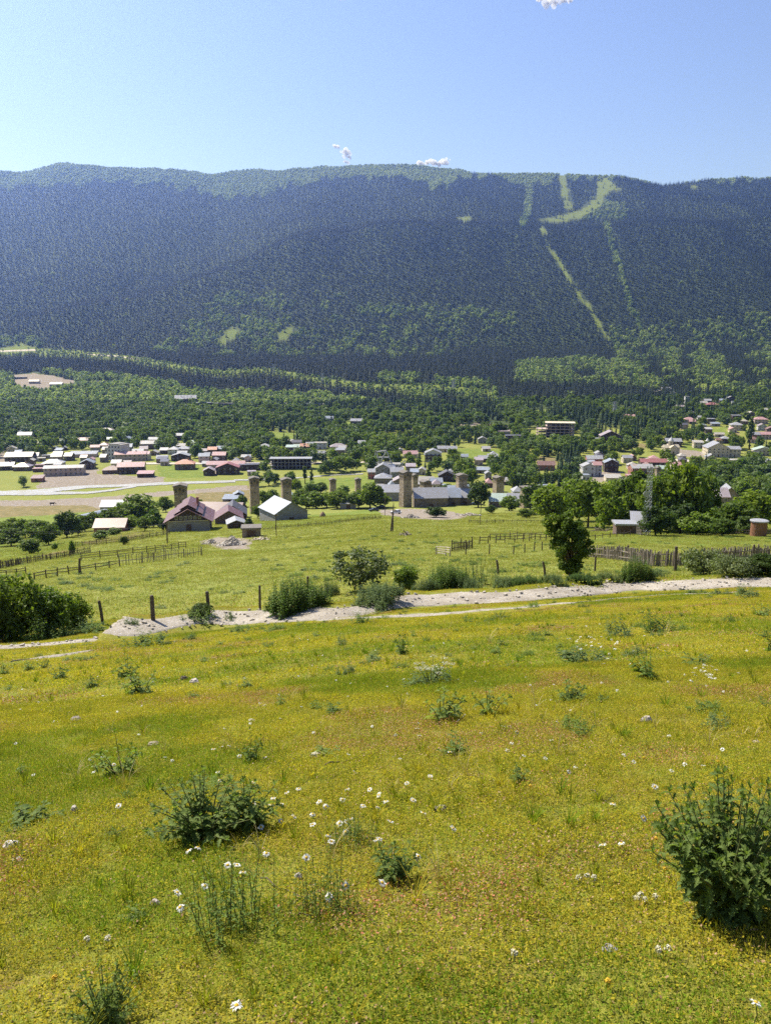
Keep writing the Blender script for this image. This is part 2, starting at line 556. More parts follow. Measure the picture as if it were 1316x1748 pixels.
nT, nR = GX.shape
idx = np.arange(nT*nR).reshape(nT, nR)
quads = np.stack([idx[:-1,:-1], idx[1:,:-1], idx[1:,1:], idx[:-1,1:]], -1).reshape(-1, 4)[:, ::-1]
wrap = np.stack([idx[-1,:-1], idx[0,:-1], idx[0,1:], idx[-1,1:]], -1)[:, ::-1]
V = np.stack([GX, GY, GZ], -1).reshape(-1, 3)
cen = len(V)
V = np.vstack([V, [[0, 0, float(H_base(0.0, 0.01))]]])
quads = np.vstack([quads, wrap])

def ground_material():
    m, nt, out = nmat("ground")
    p = nt.nodes.new('ShaderNodeBsdfPrincipled')
    p.inputs['Roughness'].default_value = 0.95
    p.inputs['Specular IOR Level'].default_value = 0.1
    at_ = nt.nodes.new('ShaderNodeAttribute'); at_.attribute_name = 'zone'
    sep = nt.nodes.new('ShaderNodeSeparateColor'); nt.links.new(at_.outputs['Color'], sep.inputs[0])
    n1 = noise(nt, 22, 5, 0.75)          # leaf-size speckle
    n2 = noise(nt, 1.3, 5, 0.6)          # patches
    n3 = noise(nt, 0.09, 4, 0.6)
    base = ramp(nt, n1.outputs['Fac'], [(0.30, (0.07, 0.062, 0.020)), (0.5, (0.20, 0.19, 0.032)), (0.72, (0.33, 0.30, 0.05))])
    pat = ramp(nt, n2.outputs['Fac'], [(0.35, (0.75, 0.95, 0.6)), (0.55, (1, 1, 1)), (0.72, (1.18, 0.98, 1.0))])
    c = mix(nt, 1.0, base.outputs[0], pat.outputs[0], 'MULTIPLY')
    # bare pinkish brown spots
    n4 = noise(nt, 2.7, 6, 0.7)
    br = ramp(nt, n4.outputs['Fac'], [(0.60, 0), (0.70, 0.75)])
    c = mix(nt, br.outputs[0], c, (0.24, 0.15, 0.07))
    # the lower meadow is greener and smoother
    geo = nt.nodes.new('ShaderNodeNewGeometry')
    spx = nt.nodes.new('ShaderNodeSeparateXYZ'); nt.links.new(geo.outputs['Position'], spx.inputs[0])
    far = nt.nodes.new('ShaderNodeMapRange')
    far.inputs['From Min'].default_value = 26; far.inputs['From Max'].default_value = 50
    nt.links.new(spx.outputs['Y'], far.inputs['Value'])
    nm = noise(nt, 4.0, 6, 0.7)
    mead = ramp(nt, nm.outputs['Fac'], [(0.3, (0.12, 0.14, 0.035)), (0.5, (0.19, 0.205, 0.05)), (0.7, (0.26, 0.265, 0.07))])
    pat3 = ramp(nt, n3.outputs['Fac'], [(0.3, (0.85, 0.92, 0.8)), (0.7, (1.12, 1.06, 1.0))])
    mead = mix(nt, 1.0, mead.outputs[0], pat3.outputs[0], 'MULTIPLY')
    c = mix(nt, far.outputs[0], c, mead)
    # zones
    nz = noise(nt, 0.25, 6, 0.7)
    dry = ramp(nt, nz.outputs['Fac'], [(0.3, (0.10, 0.10, 0.035)), (0.5, (0.17, 0.14, 0.06)), (0.7, (0.25, 0.19, 0.09))])
    bright = ramp(nt, nz.outputs['Fac'], [(0.3, (0.085, 0.13, 0.02)), (0.7, (0.19, 0.22, 0.04))])
    ng = noise(nt, 0.6, 6, 0.75)
    earth = ramp(nt, ng.outputs['Fac'], [(0.3, (0.13, 0.11, 0.085)), (0.5, (0.22, 0.185, 0.15)), (0.72, (0.36, 0.31, 0.26))])
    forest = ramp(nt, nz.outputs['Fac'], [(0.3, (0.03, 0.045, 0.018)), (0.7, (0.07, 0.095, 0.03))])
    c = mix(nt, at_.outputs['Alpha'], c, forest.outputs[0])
    def zmask(s):
        w = math_n(nt, 'ADD', s, math_n(nt, 'MULTIPLY', math_n(nt, 'SUBTRACT', ng.outputs['Fac'], 0.5), 0.9))
        return ramp(nt, w, [(0.38, 0), (0.52, 1)]).outputs[0]
    c = mix(nt, zmask(sep.outputs[0]), c, dry.outputs[0])
    c = mix(nt, zmask(sep.outputs[1]), c, bright.outputs[0])
    c = mix(nt, zmask(sep.outputs[2]), c, earth.outputs[0])
    nt.links.new(c, p.inputs['Base Color'])
    hb = math_n(nt, 'ADD', n1.outputs['Fac'], math_n(nt, 'MULTIPLY', n2.outputs['Fac'], 2.0))
    b1 = bump(nt, hb, 0.03)
    nt.links.new(b1, p.inputs['Normal'])
    nt.links.new(p.outputs[0], out.inputs[0])
    return m
me = np_mesh("ground", V, quads, ground_material(), smooth=True)
at_l = me.color_attributes.new('zone', 'FLOAT_COLOR', 'POINT')
zv = np.vstack([zc.reshape(-1, 4), [[0,0,0,0]]]).astype(np.float32)
at_l.data.foreach_set('color', zv.ravel())
# centre fan
ground = link("ground", me)
tag(ground, kind='structure')
bm_n = [(int(idx[i,0]), int(idx[(i+1) % nT,0]), cen) for i in range(nT)]
fan = np_mesh("ground_underfoot", V[np.array([t for t in bm_n]).ravel()], np.arange(3*len(bm_n)).reshape(-1,3), me.materials[0], smooth=True)
tag(link("ground_underfoot", fan), kind='structure')

# ------------------------------------------------------------------ haze
def haze():
    m, nt, out = nmat("haze")
    v = nt.nodes.new('ShaderNodeVolumePrincipled')
    v.inputs['Color'].default_value = (0.25, 0.41, 1.0, 1)
    v.inputs['Absorption Color'].default_value = (1, 1, 1, 1)
    m.cycles.homogeneous_volume = True
    v.inputs['Density'].default_value = 0.000115
    v.inputs['Anisotropy'].default_value = 0.72
    nt.links.new(v.outputs[0], out.inputs['Volume'])
    b = MB(); b.box(-6800, 6800, -6800, 6800, float(GZ.min())-1.0, 1075)
    o = b.build("haze", m)
    tag(o, kind='stuff')
    return o
haze_o = haze()

# ------------------------------------------------------------------ small bright clouds far beyond the ridge
def cloud(px, row, puffs, label):
    m, nt, out = nmat('cloud')
    d = nt.nodes.new('ShaderNodeBsdfDiffuse'); d.inputs[0].default_value = (1,1,1,1)
    t = nt.nodes.new('ShaderNodeBsdfTranslucent'); t.inputs[0].default_value = (1,1,1,1)
    ms = nt.nodes.new('ShaderNodeMixShader'); ms.inputs[0].default_value = .5
    tr_ = nt.nodes.new('ShaderNodeBsdfTransparent'); m2 = nt.nodes.new('ShaderNodeMixShader'); m2.inputs[0].default_value = .36
    nt.links.new(d.outputs[0], ms.inputs[1]); nt.links.new(t.outputs[0], ms.inputs[2])
    nt.links.new(tr_.outputs[0], m2.inputs[1]); nt.links.new(ms.outputs[0], m2.inputs[2]); nt.links.new(m2.outputs[0], out.inputs[0])
    D = 12000.0; zc_ = float(row_tan(row))*D; xc = (px-658)/F*(D*cos(PITCH)-zc_*sin(PITCH)); s = D/F*.98
    r = np.random.default_rng(int(px)); mb = MB()
    for (dx, dy, rad) in puffs:
        for k in range(15):
            c = Vector((dx*s + r.normal()*rad*s*.38, r.normal()*rad*s*.3, -dy*s + r.normal()*rad*s*.28)); R_ = rad*s*(.15+.38*r.random())
            rings = 9; pts = [(c.x, c.y, c.z-R_*cos(pi*i/rings)) for i in range(rings+1)]; rr_ = [max(.01, R_*sin(pi*i/rings)) for i in range(rings+1)]
            mb.tube(pts, rr_, 12, True)
    o = mb.build('cloud', m, None, smooth=True); o.location = (xc, D, zc_); tag(o, label, kind='stuff')
cloud(587, 262, [(-14,-11,4),(-9,-10,4),(0,-4,6),(6,0,7),(9,6,4),(2,12,3),(6,14,3)], 'small broken cloud over the middle ridge')
cloud(738, 279, [(-20,0,7),(-8,-1,5),(0,-2,7),(8,0,6),(20,-1,8),(12,1,6)], 'small cumulus peeping over the ridge')
cloud(940, 0, [(-18,-2,6),(-6,4,9),(6,2,10),(20,0,8),(30,0,5)], 'small bright cloud cut by the top edge')
cloud(583, -2, [(-3,0,3),(3,0,3)], 'wisp of cloud at the top edge')

# ------------------------------------------------------------------ plants: prototypes
M_CONIFER = foliage("conifer_needles", (0.007, 0.018, 0.011), (0.018, 0.036, 0.017), trans=0.12, scale=0.35, rough=0.7, spec=0.15)
M_LEAF = foliage("broad_leaves", (0.065, 0.105, 0.016), (0.16, 0.215, 0.028), trans=0.42, spec=0.12, scale=0.5)
M_LEAFD = foliage("dark_leaves", (0.042, 0.072, 0.017), (0.098, 0.14, 0.028), trans=0.36, spec=0.12, scale=0.5)
M_LEAFM = foliage('mid_leaves', (0.06, 0.10, 0.032), (0.14, 0.20, 0.055), trans=0.38, scale=0.5)
M_LEAFB = foliage("bright_leaves", (0.07, 0.125, 0.012), (0.15, 0.21, 0.025), trans=0.4, scale=0.5)
M_LEAFP = foliage("pale_leaves", (0.07, 0.10, 0.035), (0.14, 0.17, 0.06), trans=0.3, scale=0.5)
M_BARK = surf("bark", (0.11, 0.085, 0.06), (0.045, 0.035, 0.026), 9, 0.95, 0.02)

def tri_or_quads(P, U, W, quad=True):
    """leaf quads: centres P, half axes U, W"""
    n = len(P)
    V = np.empty((n, 4, 3)); V[:,0] = P-U; V[:,1] = P-W*0.9; V[:,2] = P+U; V[:,3] = P+W*0.9
    return V.reshape(-1,3), np.arange(4*n).reshape(-1,4)

def leaf_cloud(r, centers, radii, per, size, flat=0.6, elong=1.7):
    C = np.repeat(np.asarray(centers, float), per, axis=0); Rr = np.repeat(np.asarray(radii, float), per)
    n = len(C)
    d = r.normal(size=(n,3)); d /= np.linalg.norm(d, axis=1)[:,None]
    rad = Rr*(0.45+0.6*r.random(n)**0.6)
    P = C + d*rad[:,None]*np.array([1,1,flat+0.25])
    nrm = d*0.7 + r.normal(size=(n,3))*0.55 + np.array([0,0,0.35])
    nrm /= np.linalg.norm(nrm, axis=1)[:,None]
    t = np.cross(nrm, r.normal(size=(n,3))); t /= np.linalg.norm(t, axis=1)[:,None]
    b = np.cross(nrm, t)
    s = size*(0.6+0.8*r.random(n))
    return P, t*(s*elong/2)[:,None], b*(s/2)[:,None]

def broadleaf(seed, h=10.0, w=8.0, base=0.18, clumps=40, per=60, size=0.35, mat=None, crown_shape=1.0, name='crown', egg=0.0, crf=0.17):
    """unit: metres, foot at origin; returns (trunk mesh, crown mesh)"""
    r = np.random.default_rng(seed)
    m = MB()
    th = h*0.8
    lean = r.normal(size=2)*0.03*h
    spine = [(lean[0]*t*t, lean[1]*t*t, th*t) for t in (0, .15, .4, .7, 1)]
    m.tube(spine, [h*0.028, h*0.022, h*0.018, h*0.011, h*0.004], 7)
    cs = []
    zc = h*(base + (1-base)*0.5); rz = h*(1-base)*0.5; rx = w*0.5
    k = 0
    while len(cs) < clumps and k < clumps*40:
        k += 1
        p = r.uniform(-1, 1, 3); q = np.linalg.norm(p)
        if q > 1 or q < 0.35: continue
        shrink = 1 - egg*max(0, p[2])
        ang = math.atan2(p[1], p[0])
        lump = 1 + 0.18*sin(ang*2.3+seed) + 0.12*sin(ang*5+seed*2.1+p[2]*3)
        cs.append((p[0]*rx*0.86*shrink*lump, p[1]*rx*0.86*shrink*lump, zc + p[2]*rz*0.88))
    cs = np.array(cs)
    for c in cs[:: max(1, len(cs)//14)]:
        t0 = 0.25+0.5*r.random(); s0 = Vector((lean[0]*t0*t0, lean[1]*t0*t0, th*t0*0.8))
        e = Vector(c)
        if e.z < s0.z+0.02*h: s0.z = max(0.1*h, e.z-0.15*h)
        mid = (s0+e)/2 + Vector((0,0,-0.03*h))
        m.tube([s0, mid, e], [h*0.009, h*0.006, h*0.002], 5)
    radii = w*crf*(0.6+0.7*r.random(len(cs)))
    P, U, W = leaf_cloud(r, cs, radii, per, size)
    V, Fq = tri_or_quads(P, U, W)
    return m.mesh('trunk', M_BARK), np_mesh(name, V, Fq, mat or M_LEAF)

def conifer(seed, h=20.0, w=6.0, layers=9, per=14, mat=None, with_trunk=True, droop=0.25):
    r = np.random.default_rng(seed)
    V = []; Fc = []
    for L in range(layers):
        t = L/layers
        z = h*(0.06+0.90*t); rad = w*0.5*(1-t)**0.85*(0.85+0.3*r.random()) + 0.15
        for k in range(per):
            a = 2*pi*(k+r.random()*0.8)/per + L
            rr = rad*(0.7+0.5*r.random()); dz = -droop*rr + 0.04*h*(1-t)*r.random()
            wd = rr*0.42
            zi = z + h*0.10*(1-t*0.4)
            c, s = cos(a), sin(a)
            b = len(V)
            V += [(0,0,zi), (c*rr*.6 - s*wd, s*rr*.6 + c*wd, z+dz*.4+h*.03), (c*rr, s*rr, z+dz), (c*rr*.6 + s*wd, s*rr*.6 - c*wd, z+dz*.4+h*.03)]
            Fc.append((b, b+1, b+2, b+3))
    b = len(V); V += [(0.0,0.0,h),(0.3,0,h*.9),(-.15,.26,h*.9),(-.15,-.26,h*.9)]
    Fc.append((b, b+1, b+2, b+3)); Fc.append((b, b+3, b+1, b+2))
    tr = MB(); tr.tube([(0,0,0),(0,0,h*0.5),(0,0,h*0.93)], [h*.014, h*.009, 0.03], 6)
    return tr.mesh('trunk', M_BARK), np_mesh('crown', np.array(V), np.array(Fc), mat or M_CONIFER)

# GN scatter: one object of "stuff"
PROTO_COLS = {}
def proto_collection(name, meshes):
    c = bpy.data.collections.new(name)
    for i, me in enumerate(meshes):
        o = bpy.data.objects.new("%s_%02d" % (name, i), me)
        c.objects.link(o)
    return c

def scatter(name, P, rotz, scl, idx, pcoll, tilt=None):
    n = len(P)
    me = bpy.data.meshes.new(name)
    me.vertices.add(n); me.vertices.foreach_set('co', np.asarray(P, np.float32).ravel())
    rot = np.zeros((n,3), np.float32); rot[:,2] = rotz
    if tilt is not None: rot[:,:2] = tilt
    a = me.attributes.new('rot', 'FLOAT_VECTOR', 'POINT'); a.data.foreach_set('vector', rot.ravel())
    scl = np.asarray(scl, np.float32)
    if scl.ndim == 1: scl = np.repeat(scl[:,None], 3, 1)
    a = me.attributes.new('scl', 'FLOAT_VECTOR', 'POINT'); a.data.foreach_set('vector', scl.ravel())
    a = me.attributes.new('idx', 'INT', 'POINT'); a.data.foreach_set('value', np.asarray(idx, np.int32))
    o = link(name, me)
    ng = bpy.data.node_groups.new(name+'_nodes', 'GeometryNodeTree')
    ng.interface.new_socket('Geometry', in_out='INPUT', socket_type='NodeSocketGeometry')
    ng.interface.new_socket('Geometry', in_out='OUTPUT', socket_type='NodeSocketGeometry')
    gi = ng.nodes.new('NodeGroupInput'); go = ng.nodes.new('NodeGroupOutput')
    ip = ng.nodes.new('GeometryNodeInstanceOnPoints')
    ci = ng.nodes.new('GeometryNodeCollectionInfo')
    ci.inputs['Collection'].default_value = pcoll
    ci.inputs['Separate Children'].default_value = True
    ci.inputs['Reset Children'].default_value = True
    def na(nm, ty):
        x = ng.nodes.new('GeometryNodeInputNamedAttribute'); x.data_type = ty
        x.inputs['Name'].default_value = nm; return x.outputs['Attribute']
    e2r = ng.nodes.new('FunctionNodeEulerToRotation')
    ng.links.new(na('rot', 'FLOAT_VECTOR'), e2r.inputs[0])
    ng.links.new(gi.outputs[0], ip.inputs['Points'])
    ng.links.new(ci.outputs[0], ip.inputs['Instance'])
    ip.inputs['Pick Instance'].default_value = True
    ng.links.new(na('idx', 'INT'), ip.inputs['Instance Index'])
    ng.links.new(e2r.outputs[0], ip.inputs['Rotation'])
    ng.links.new(na('scl', 'FLOAT_VECTOR'), ip.inputs['Scale'])
    ng.links.new(ip.outputs[0], go.inputs[0])
    md = o.modifiers.new('scatter', 'NODES'); md.node_group = ng
    tag(o, kind='stuff')
    return o

# far prototypes (joined trunk + crown, few faces)
far_con = [conifer(50+i, h=20, w=7.6+0.6*(i % 3), layers=6, per=8)[1] for i in range(5)]
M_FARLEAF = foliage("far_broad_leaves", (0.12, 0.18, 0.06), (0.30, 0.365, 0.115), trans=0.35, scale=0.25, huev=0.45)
far_bro = [broadleaf(70+i, h=11, w=9, base=0.05, clumps=16, per=16, size=1.5, mat=M_FARLEAF, crf=0.22)[1] for i in range(5)]
M_SPRUCE = foliage('spruce_needles', (0.022, 0.046, 0.020), (0.058, 0.098, 0.034), trans=0.2, scale=0.35, rough=0.7, spec=0.12)
mid_con = [conifer(80+i, h=20, w=5.5+0.6*(i % 3), layers=10, per=10, mat=M_SPRUCE) for i in range(5)]
mid_bro = [broadleaf(90+i, h=12, w=9, base=0.1, clumps=34, per=22, size=0.85, mat=[M_LEAF, M_LEAFM, M_LEAFB][i % 3], crf=0.18) for i in range(6)]
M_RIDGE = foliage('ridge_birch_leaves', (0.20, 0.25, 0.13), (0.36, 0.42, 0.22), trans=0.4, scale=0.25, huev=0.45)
far_bro += [broadleaf(170+i, h=11, w=10, base=0.0, clumps=14, per=16, size=1.7, mat=M_RIDGE, crf=0.22)[1] for i in range(2)]
C_FAR = proto_collection("far_trees", far_con + far_bro)          # 0-4 conifer, 5-9 broadleaf

# ------------------------------------------------------------------ where trees grow
def jitter_grid(y0, y1, s0, s1, step, m=0.0):
    """jittered grid in X/Y with spacing step (function of Y)"""
    out = []
    y = y0
    while y < y1:
        st = step(y)
        wd_ = (s1-s0)*max(y, 0)+2*m; n = max(1, int(wd_/st))
        x = s0*max(y, 0)-m + (np.arange(n)+0.5+(rng.random(n)-0.5)*0.95)*(wd_/n)
        yy = y + (rng.random(n)-0.5)*st*0.95
        out.append(np.stack([x, yy], 1))
        y += st
    return np.vstack(out)

# mountain
MP = jitter_grid(1150, 4600, -0.60, 0.60, lambda y: 8.5 if y < 2000 else (9.5 if y < 3100 else 11.0))
MZ = H(MP[:,0], MP[:,1])
mpx, mrow = proj(MP[:,0], MP[:,1], MZ)
mpx = mpx + 12*fbm(MP[:,0]/60, MP[:,1]/60, 3, 93); mrow = mrow + 6*fbm(MP[:,0]/80, MP[:,1]/80, 3, 94)
keep = np.ones(len(MP), bool)
for p in CLEAR: keep &= ~(inpoly(mpx, mrow, p) & (rng.random(len(MP)) < 0.94))
big = MP[:,1] > 2000
keep &= ~(line_mask(LIFT, 4.2, mpx, mrow) & big & (vnoise(mrow/14, mpx*0, 3) < 0.75))
on2 = line_mask(LIFT2, 4.5, mpx, mrow) & big
on3 = line_mask(LIFT3, 6, mpx, mrow) & big
strip = line_mask(STRIP, 7.5, mpx, mrow) & (MP[:,1] < 2300) & (MP[:,1] > 1150)
keep &= ~(strip & (rng.random(len(MP)) < 0.55))
for p in EARTH+DRY: keep &= ~inpoly(mpx, mrow, p)
# species
band = np.interp(mpx, [-300,0,100,200,320,380,440,500,600,700,745,800,850,900,1000,1060,1090,1400], [322,320,310,308,318,336,330,312,300,302,322,296,300,312,302,304,306,306])
bro = (mrow < band+5 + 10*(vnoise(mpx/9, mrow/30, 5)-0.5)*2) & (MP[:,1] > 3500)
nz = fbm(mpx/26.0, mrow/14.0, 4, 40) + 0.5
def patch(poly, thr): return inpoly(mpx, mrow, poly) & (nz + .25*(rng.random(len(MP))-.5) > thr) & (rng.random(len(MP)) < .7)
PATCH = [([(380,500),(560,500),(700,540),(700,610),(340,610),(250,600)], 0.56), ([(560,520),(760,520),(880,530),(870,600),(600,620)], 0.56),
         ([(880,622),(1000,612),(1100,625),(1100,668),(880,655)], 0.38), ([(1120,560),(1330,530),(1400,680),(1110,670)], 0.52),
         ([(1040,560),(1120,560),(1140,660),(1060,640)], 0.44), ([(420,545),(480,545),(470,600),(400,600)], 0.5),
         ([(810,530),(880,535),(870,555),(800,550)], 0.35), ([(1010,340),(1070,350),(1070,376),(990,376)], 0.3),
         ([(-60,575),(60,575),(90,600),(-60,612)], 0.4), ([(640,640),(840,655),(860,700),(780,700),(650,675)], 0.45)]
for poly, thr in PATCH: bro |= patch(poly, thr)
bro |= on2 | on3 | (strip & (rng.random(len(MP)) < 0.9))
bro |= (rng.random(len(MP)) < 0.002)
# terrace below the strip: dark spruce belt, then broadleaf country
belt_top = np.interp(mpx, [-100,200,330,560,840,1000,1400], [612,622,640,665,690,690,700])
belt_bot = np.interp(mpx, [-100,0,120,240,330,460,560,700,860,900,1000,1100,1200,1400], [640,640,640,648,668,672,680,700,722,730,722,712,690,690])
low = mrow > belt_bot + 8*(vnoise(mpx/12, mrow*0, 8)-0.5)
bro |= low & (rng.random(len(MP)) < 0.88)
P3 = np.stack([MP[:,0], MP[:,1], MZ-0.3], 1)
n = len(MP)
FOREST = dict(P=P3, px=mpx, row=mrow, keep=keep, bro=bro, strip=strip, low=low)
def far_forest():
    for nm, m_, o0 in (("conifer_forest", keep & ~bro, 0), ("broadleaf_forest", keep & bro, 5)):
        P = P3[m_]; k = len(P)
        ix = o0 + rng.integers(0, 5, k)
        sc = 0.62 + 0.42*rng.random(k)
        if o0 == 5:
            sc = (0.65+0.6*rng.random(k))*np.where(P[:,1] > 3500, 0.95, 1.0)*np.where(strip[m_], 0.5, 1.0)
        if o0 == 5: ix = np.where((P[:,1] > 3400) & (rng.random(k) < .9), rng.integers(10, 12, k), ix)
        s3 = np.stack([sc*(0.85+0.3*rng.random(k)), sc*(0.85+0.3*rng.random(k)), sc], 1)
        scatter(nm, P, rng.random(k)*6.28, s3, ix, C_FAR)
        print(nm, k)
far_forest()
# ------------------------------------------------------------------ building materials
def metal(name, c, c2=None, wear=None, rough=0.42): return surf(name, c, c2 or tuple(x*0.85 for x in c), 0.5, rough, 0.0, 0.5, 4, 0.0, wear)
ROOFS = {
 'white': (metal('white_roof_metal', (0.31,0.31,0.32), wear=(0.22,0.205,0.19)), 'white metal'),
 'grey': (metal('grey_roof_metal', (0.27,0.27,0.29)), 'grey metal'),
 'blue': (metal('blue_grey_roof_metal', (0.24,0.265,0.31)), 'blue grey metal'),
 'mauve': (metal('mauve_roof', (0.30,0.25,0.26), wear=(0.22,0.17,0.16)), 'mauve grey'),
 'pink': (metal('pink_roof', (0.40,0.235,0.225), wear=(0.33,0.25,0.235)), 'faded pink'),
 'red': (metal('red_roof', (0.30,0.12,0.11), wear=(0.25,0.14,0.12)), 'red metal'),
 'brown': (metal('brown_roof', (0.20,0.115,0.09), wear=(0.26,0.2,0.18)), 'brown'),
 'orange': (metal('orange_roof', (0.48,0.24,0.15)), 'orange'),
 'rust': (metal('rusty_white_roof', (0.35,0.335,0.32), wear=(0.38,0.2,0.12)), 'white and rusty'),
 'green': (metal('pale_green_roof', (0.36,0.43,0.37)), 'pale green'),
 'maroon': (metal('maroon_roof', (0.155,0.075,0.075), wear=(0.2,0.12,0.11)), 'dark maroon'),
 'dark': (metal('dark_roof', (0.085,0.08,0.09)), 'dark grey'),
 'slate': (surf('stone_slab_roof', (0.21,0.19,0.17), (0.10,0.09,0.08), 3, 0.95, 0.05), 'stone slab'),
 'cream': (metal('cream_roof', (0.36,0.33,0.28)), 'cream'),
}
def brickish(name, c, c2, sx=1.1, sz=3.0, mortar=(0.25,0.23,0.2)):
    m, nt, out = nmat(name)
    p = nt.nodes.new('ShaderNodeBsdfPrincipled'); p.inputs['Roughness'].default_value = 0.95
    p.inputs['Specular IOR Level'].default_value = 0.15
    tc = nt.nodes.new('ShaderNodeTexCoord')
    mp = nt.nodes.new('ShaderNodeMapping'); nt.links.new(tc.outputs['Object'], mp.inputs[0])
    mp.inputs['Scale'].default_value = (sx, sx, sz)
    vo = nt.nodes.new('ShaderNodeTexVoronoi'); nt.links.new(mp.outputs[0], vo.inputs['Vector'])
    vo.inputs['Scale'].default_value = 1.6
    n = noise(nt, 0.5, 5, 0.7)
    cell = ramp(nt, vo.outputs['Color'], [(0.1, c2), (0.9, c)])
    pat = ramp(nt, n.outputs['Fac'], [(0.35, 0.75), (0.7, 1.25)])
    col = mix(nt, 1.0, cell.outputs[0], pat.outputs[0], 'MULTIPLY')
    nt.links.new(col, p.inputs['Base Color'])
    nt.links.new(bump(nt, vo.outputs['Distance'], 0.12), p.inputs['Normal'])
    nt.links.new(p.outputs[0], out.inputs[0])
    return m
WALLS = {
 'stone': (brickish('stone_wall', (0.30,0.25,0.20), (0.15,0.12,0.095)), 'stone'),
 'brick': (surf('brown_brick_wall', (0.17,0.115,0.09), (0.10,0.07,0.06), 3, 0.95), 'brown brick'),
 'redbrick': (surf('red_brick_wall', (0.33,0.15,0.11), (0.24,0.11,0.08), 3, 0.95), 'red brick'),
 'wood': (surf('dark_wood_wall', (0.085,0.06,0.045), (0.045,0.033,0.028), 4, 0.9), 'dark timber'),
 'cream': (surf('cream_plaster', (0.55,0.49,0.38), (0.45,0.39,0.30), 0.6, 0.9), 'cream'),
 'white': (surf('white_plaster', (0.52,0.52,0.53), (0.44,0.43,0.43), 0.6, 0.9), 'white'),
 'pinkw': (surf('pinkish_plaster', (0.48,0.38,0.34), (0.36,0.28,0.26), 0.6, 0.9), 'pinkish plaster'),
 'grey': (surf('concrete_wall', (0.30,0.29,0.28), (0.20,0.19,0.19), 0.8, 0.9), 'grey concrete'),
 'redw': (surf('red_plaster', (0.42,0.13,0.12), (0.33,0.10,0.10), 0.6, 0.9), 'red'),
}
def glass_m():
    m, nt, out = nmat('window_glass')
    p = nt.nodes.new('ShaderNodeBsdfPrincipled')
    p.inputs['Base Color'].default_value = (0.03,0.035,0.045,1); p.inputs['Roughness'].default_value = 0.15
    p.inputs['Specular IOR Level'].default_value = 0.6
    nt.links.new(p.outputs[0], out.inputs[0]); return m
M_GLASS = glass_m()
M_FRAME = surf('white_frame', (0.6,0.58,0.55), None, 3, 0.6, 0)
M_DOOR = surf('door_wood', (0.12,0.07,0.045), None, 3, 0.7, 0)

def meters(px_w, Y, Z): return px_w/F*(Y*cos(PITCH)-Z*sin(PITCH))

def roof_mesh(rt, w, d, h, rise, ov=0.45, th=0.14):
    m = MB()
    X = w/2+ov; Yd = d/2+ov
    if rt == 'flat':
        m.box(-X+.2, X-.2, -Yd+.2, Yd-.2, h+0.002, h+0.32)
    elif rt == 'shed':
        dz = rise
        vs = [(-X,-Yd,h-.05),(X,-Yd,h-.05),(X,Yd,h+dz),(-X,Yd,h+dz)]
        vs += [(a,b,c+th) for a,b,c in vs]
        m.add(vs, [(0,3,2,1),(4,5,6,7),(0,1,5,4),(1,2,6,5),(2,3,7,6),(3,0,4,7)])
    elif rt in ('gx', 'gy'):
        if rt == 'gx': A, B = X, Yd; sl = rise/(d/2); f = lambda a,b,c:(a,b,c)
        else: A, B = Yd, X; sl = rise/(w/2); f = lambda a,b,c:(b,a,c)
        e = h - sl*ov
        top = h+rise
        p = [(-A,-B,e),(A,-B,e),(A,0,top),(-A,0,top),(-A,B,e),(A,B,e)]
        vs = [f(*q) for q in p] + [f(a,b,c+th) for a,b,c in p]
        fs = [(0,1,2,3),(3,2,5,4),(6,9,8,7),(9,10,11,8),(0,6,7,1),(5,11,10,4),(1,7,8,2),(2,8,11,5),(0,3,9,6),(3,4,10,9)]
        m.add(vs, fs)
    elif rt == 'hip':
        sl = rise/(min(w,d)/2); e = h - sl*ov
        if w >= d: r1, r2 = (-(X-Yd)*1.0,0), ((X-Yd),0)
        else: r1, r2 = (0,-(Yd-X)), (0,(Yd-X))
        top = h+rise
        base = [(-X,-Yd,e),(X,-Yd,e),(X,Yd,e),(-X,Yd,e)]
        vs = base + [(r1[0],r1[1],top),(r2[0],r2[1],top)] + [(a,b,c-th) for a,b,c in base]
        if w >= d: fs = [(0,1,5,4),(1,2,5),(2,3,4,5),(3,0,4)]
        else: fs = [(0,1,4),(1,2,5,4),(2,3,5),(3,0,4,5)]
        fs += [(0,6,7,1),(1,7,8,2),(2,8,9,3),(3,9,6,0),(6,9,8,7)]
        m.add(vs, fs)
    return m

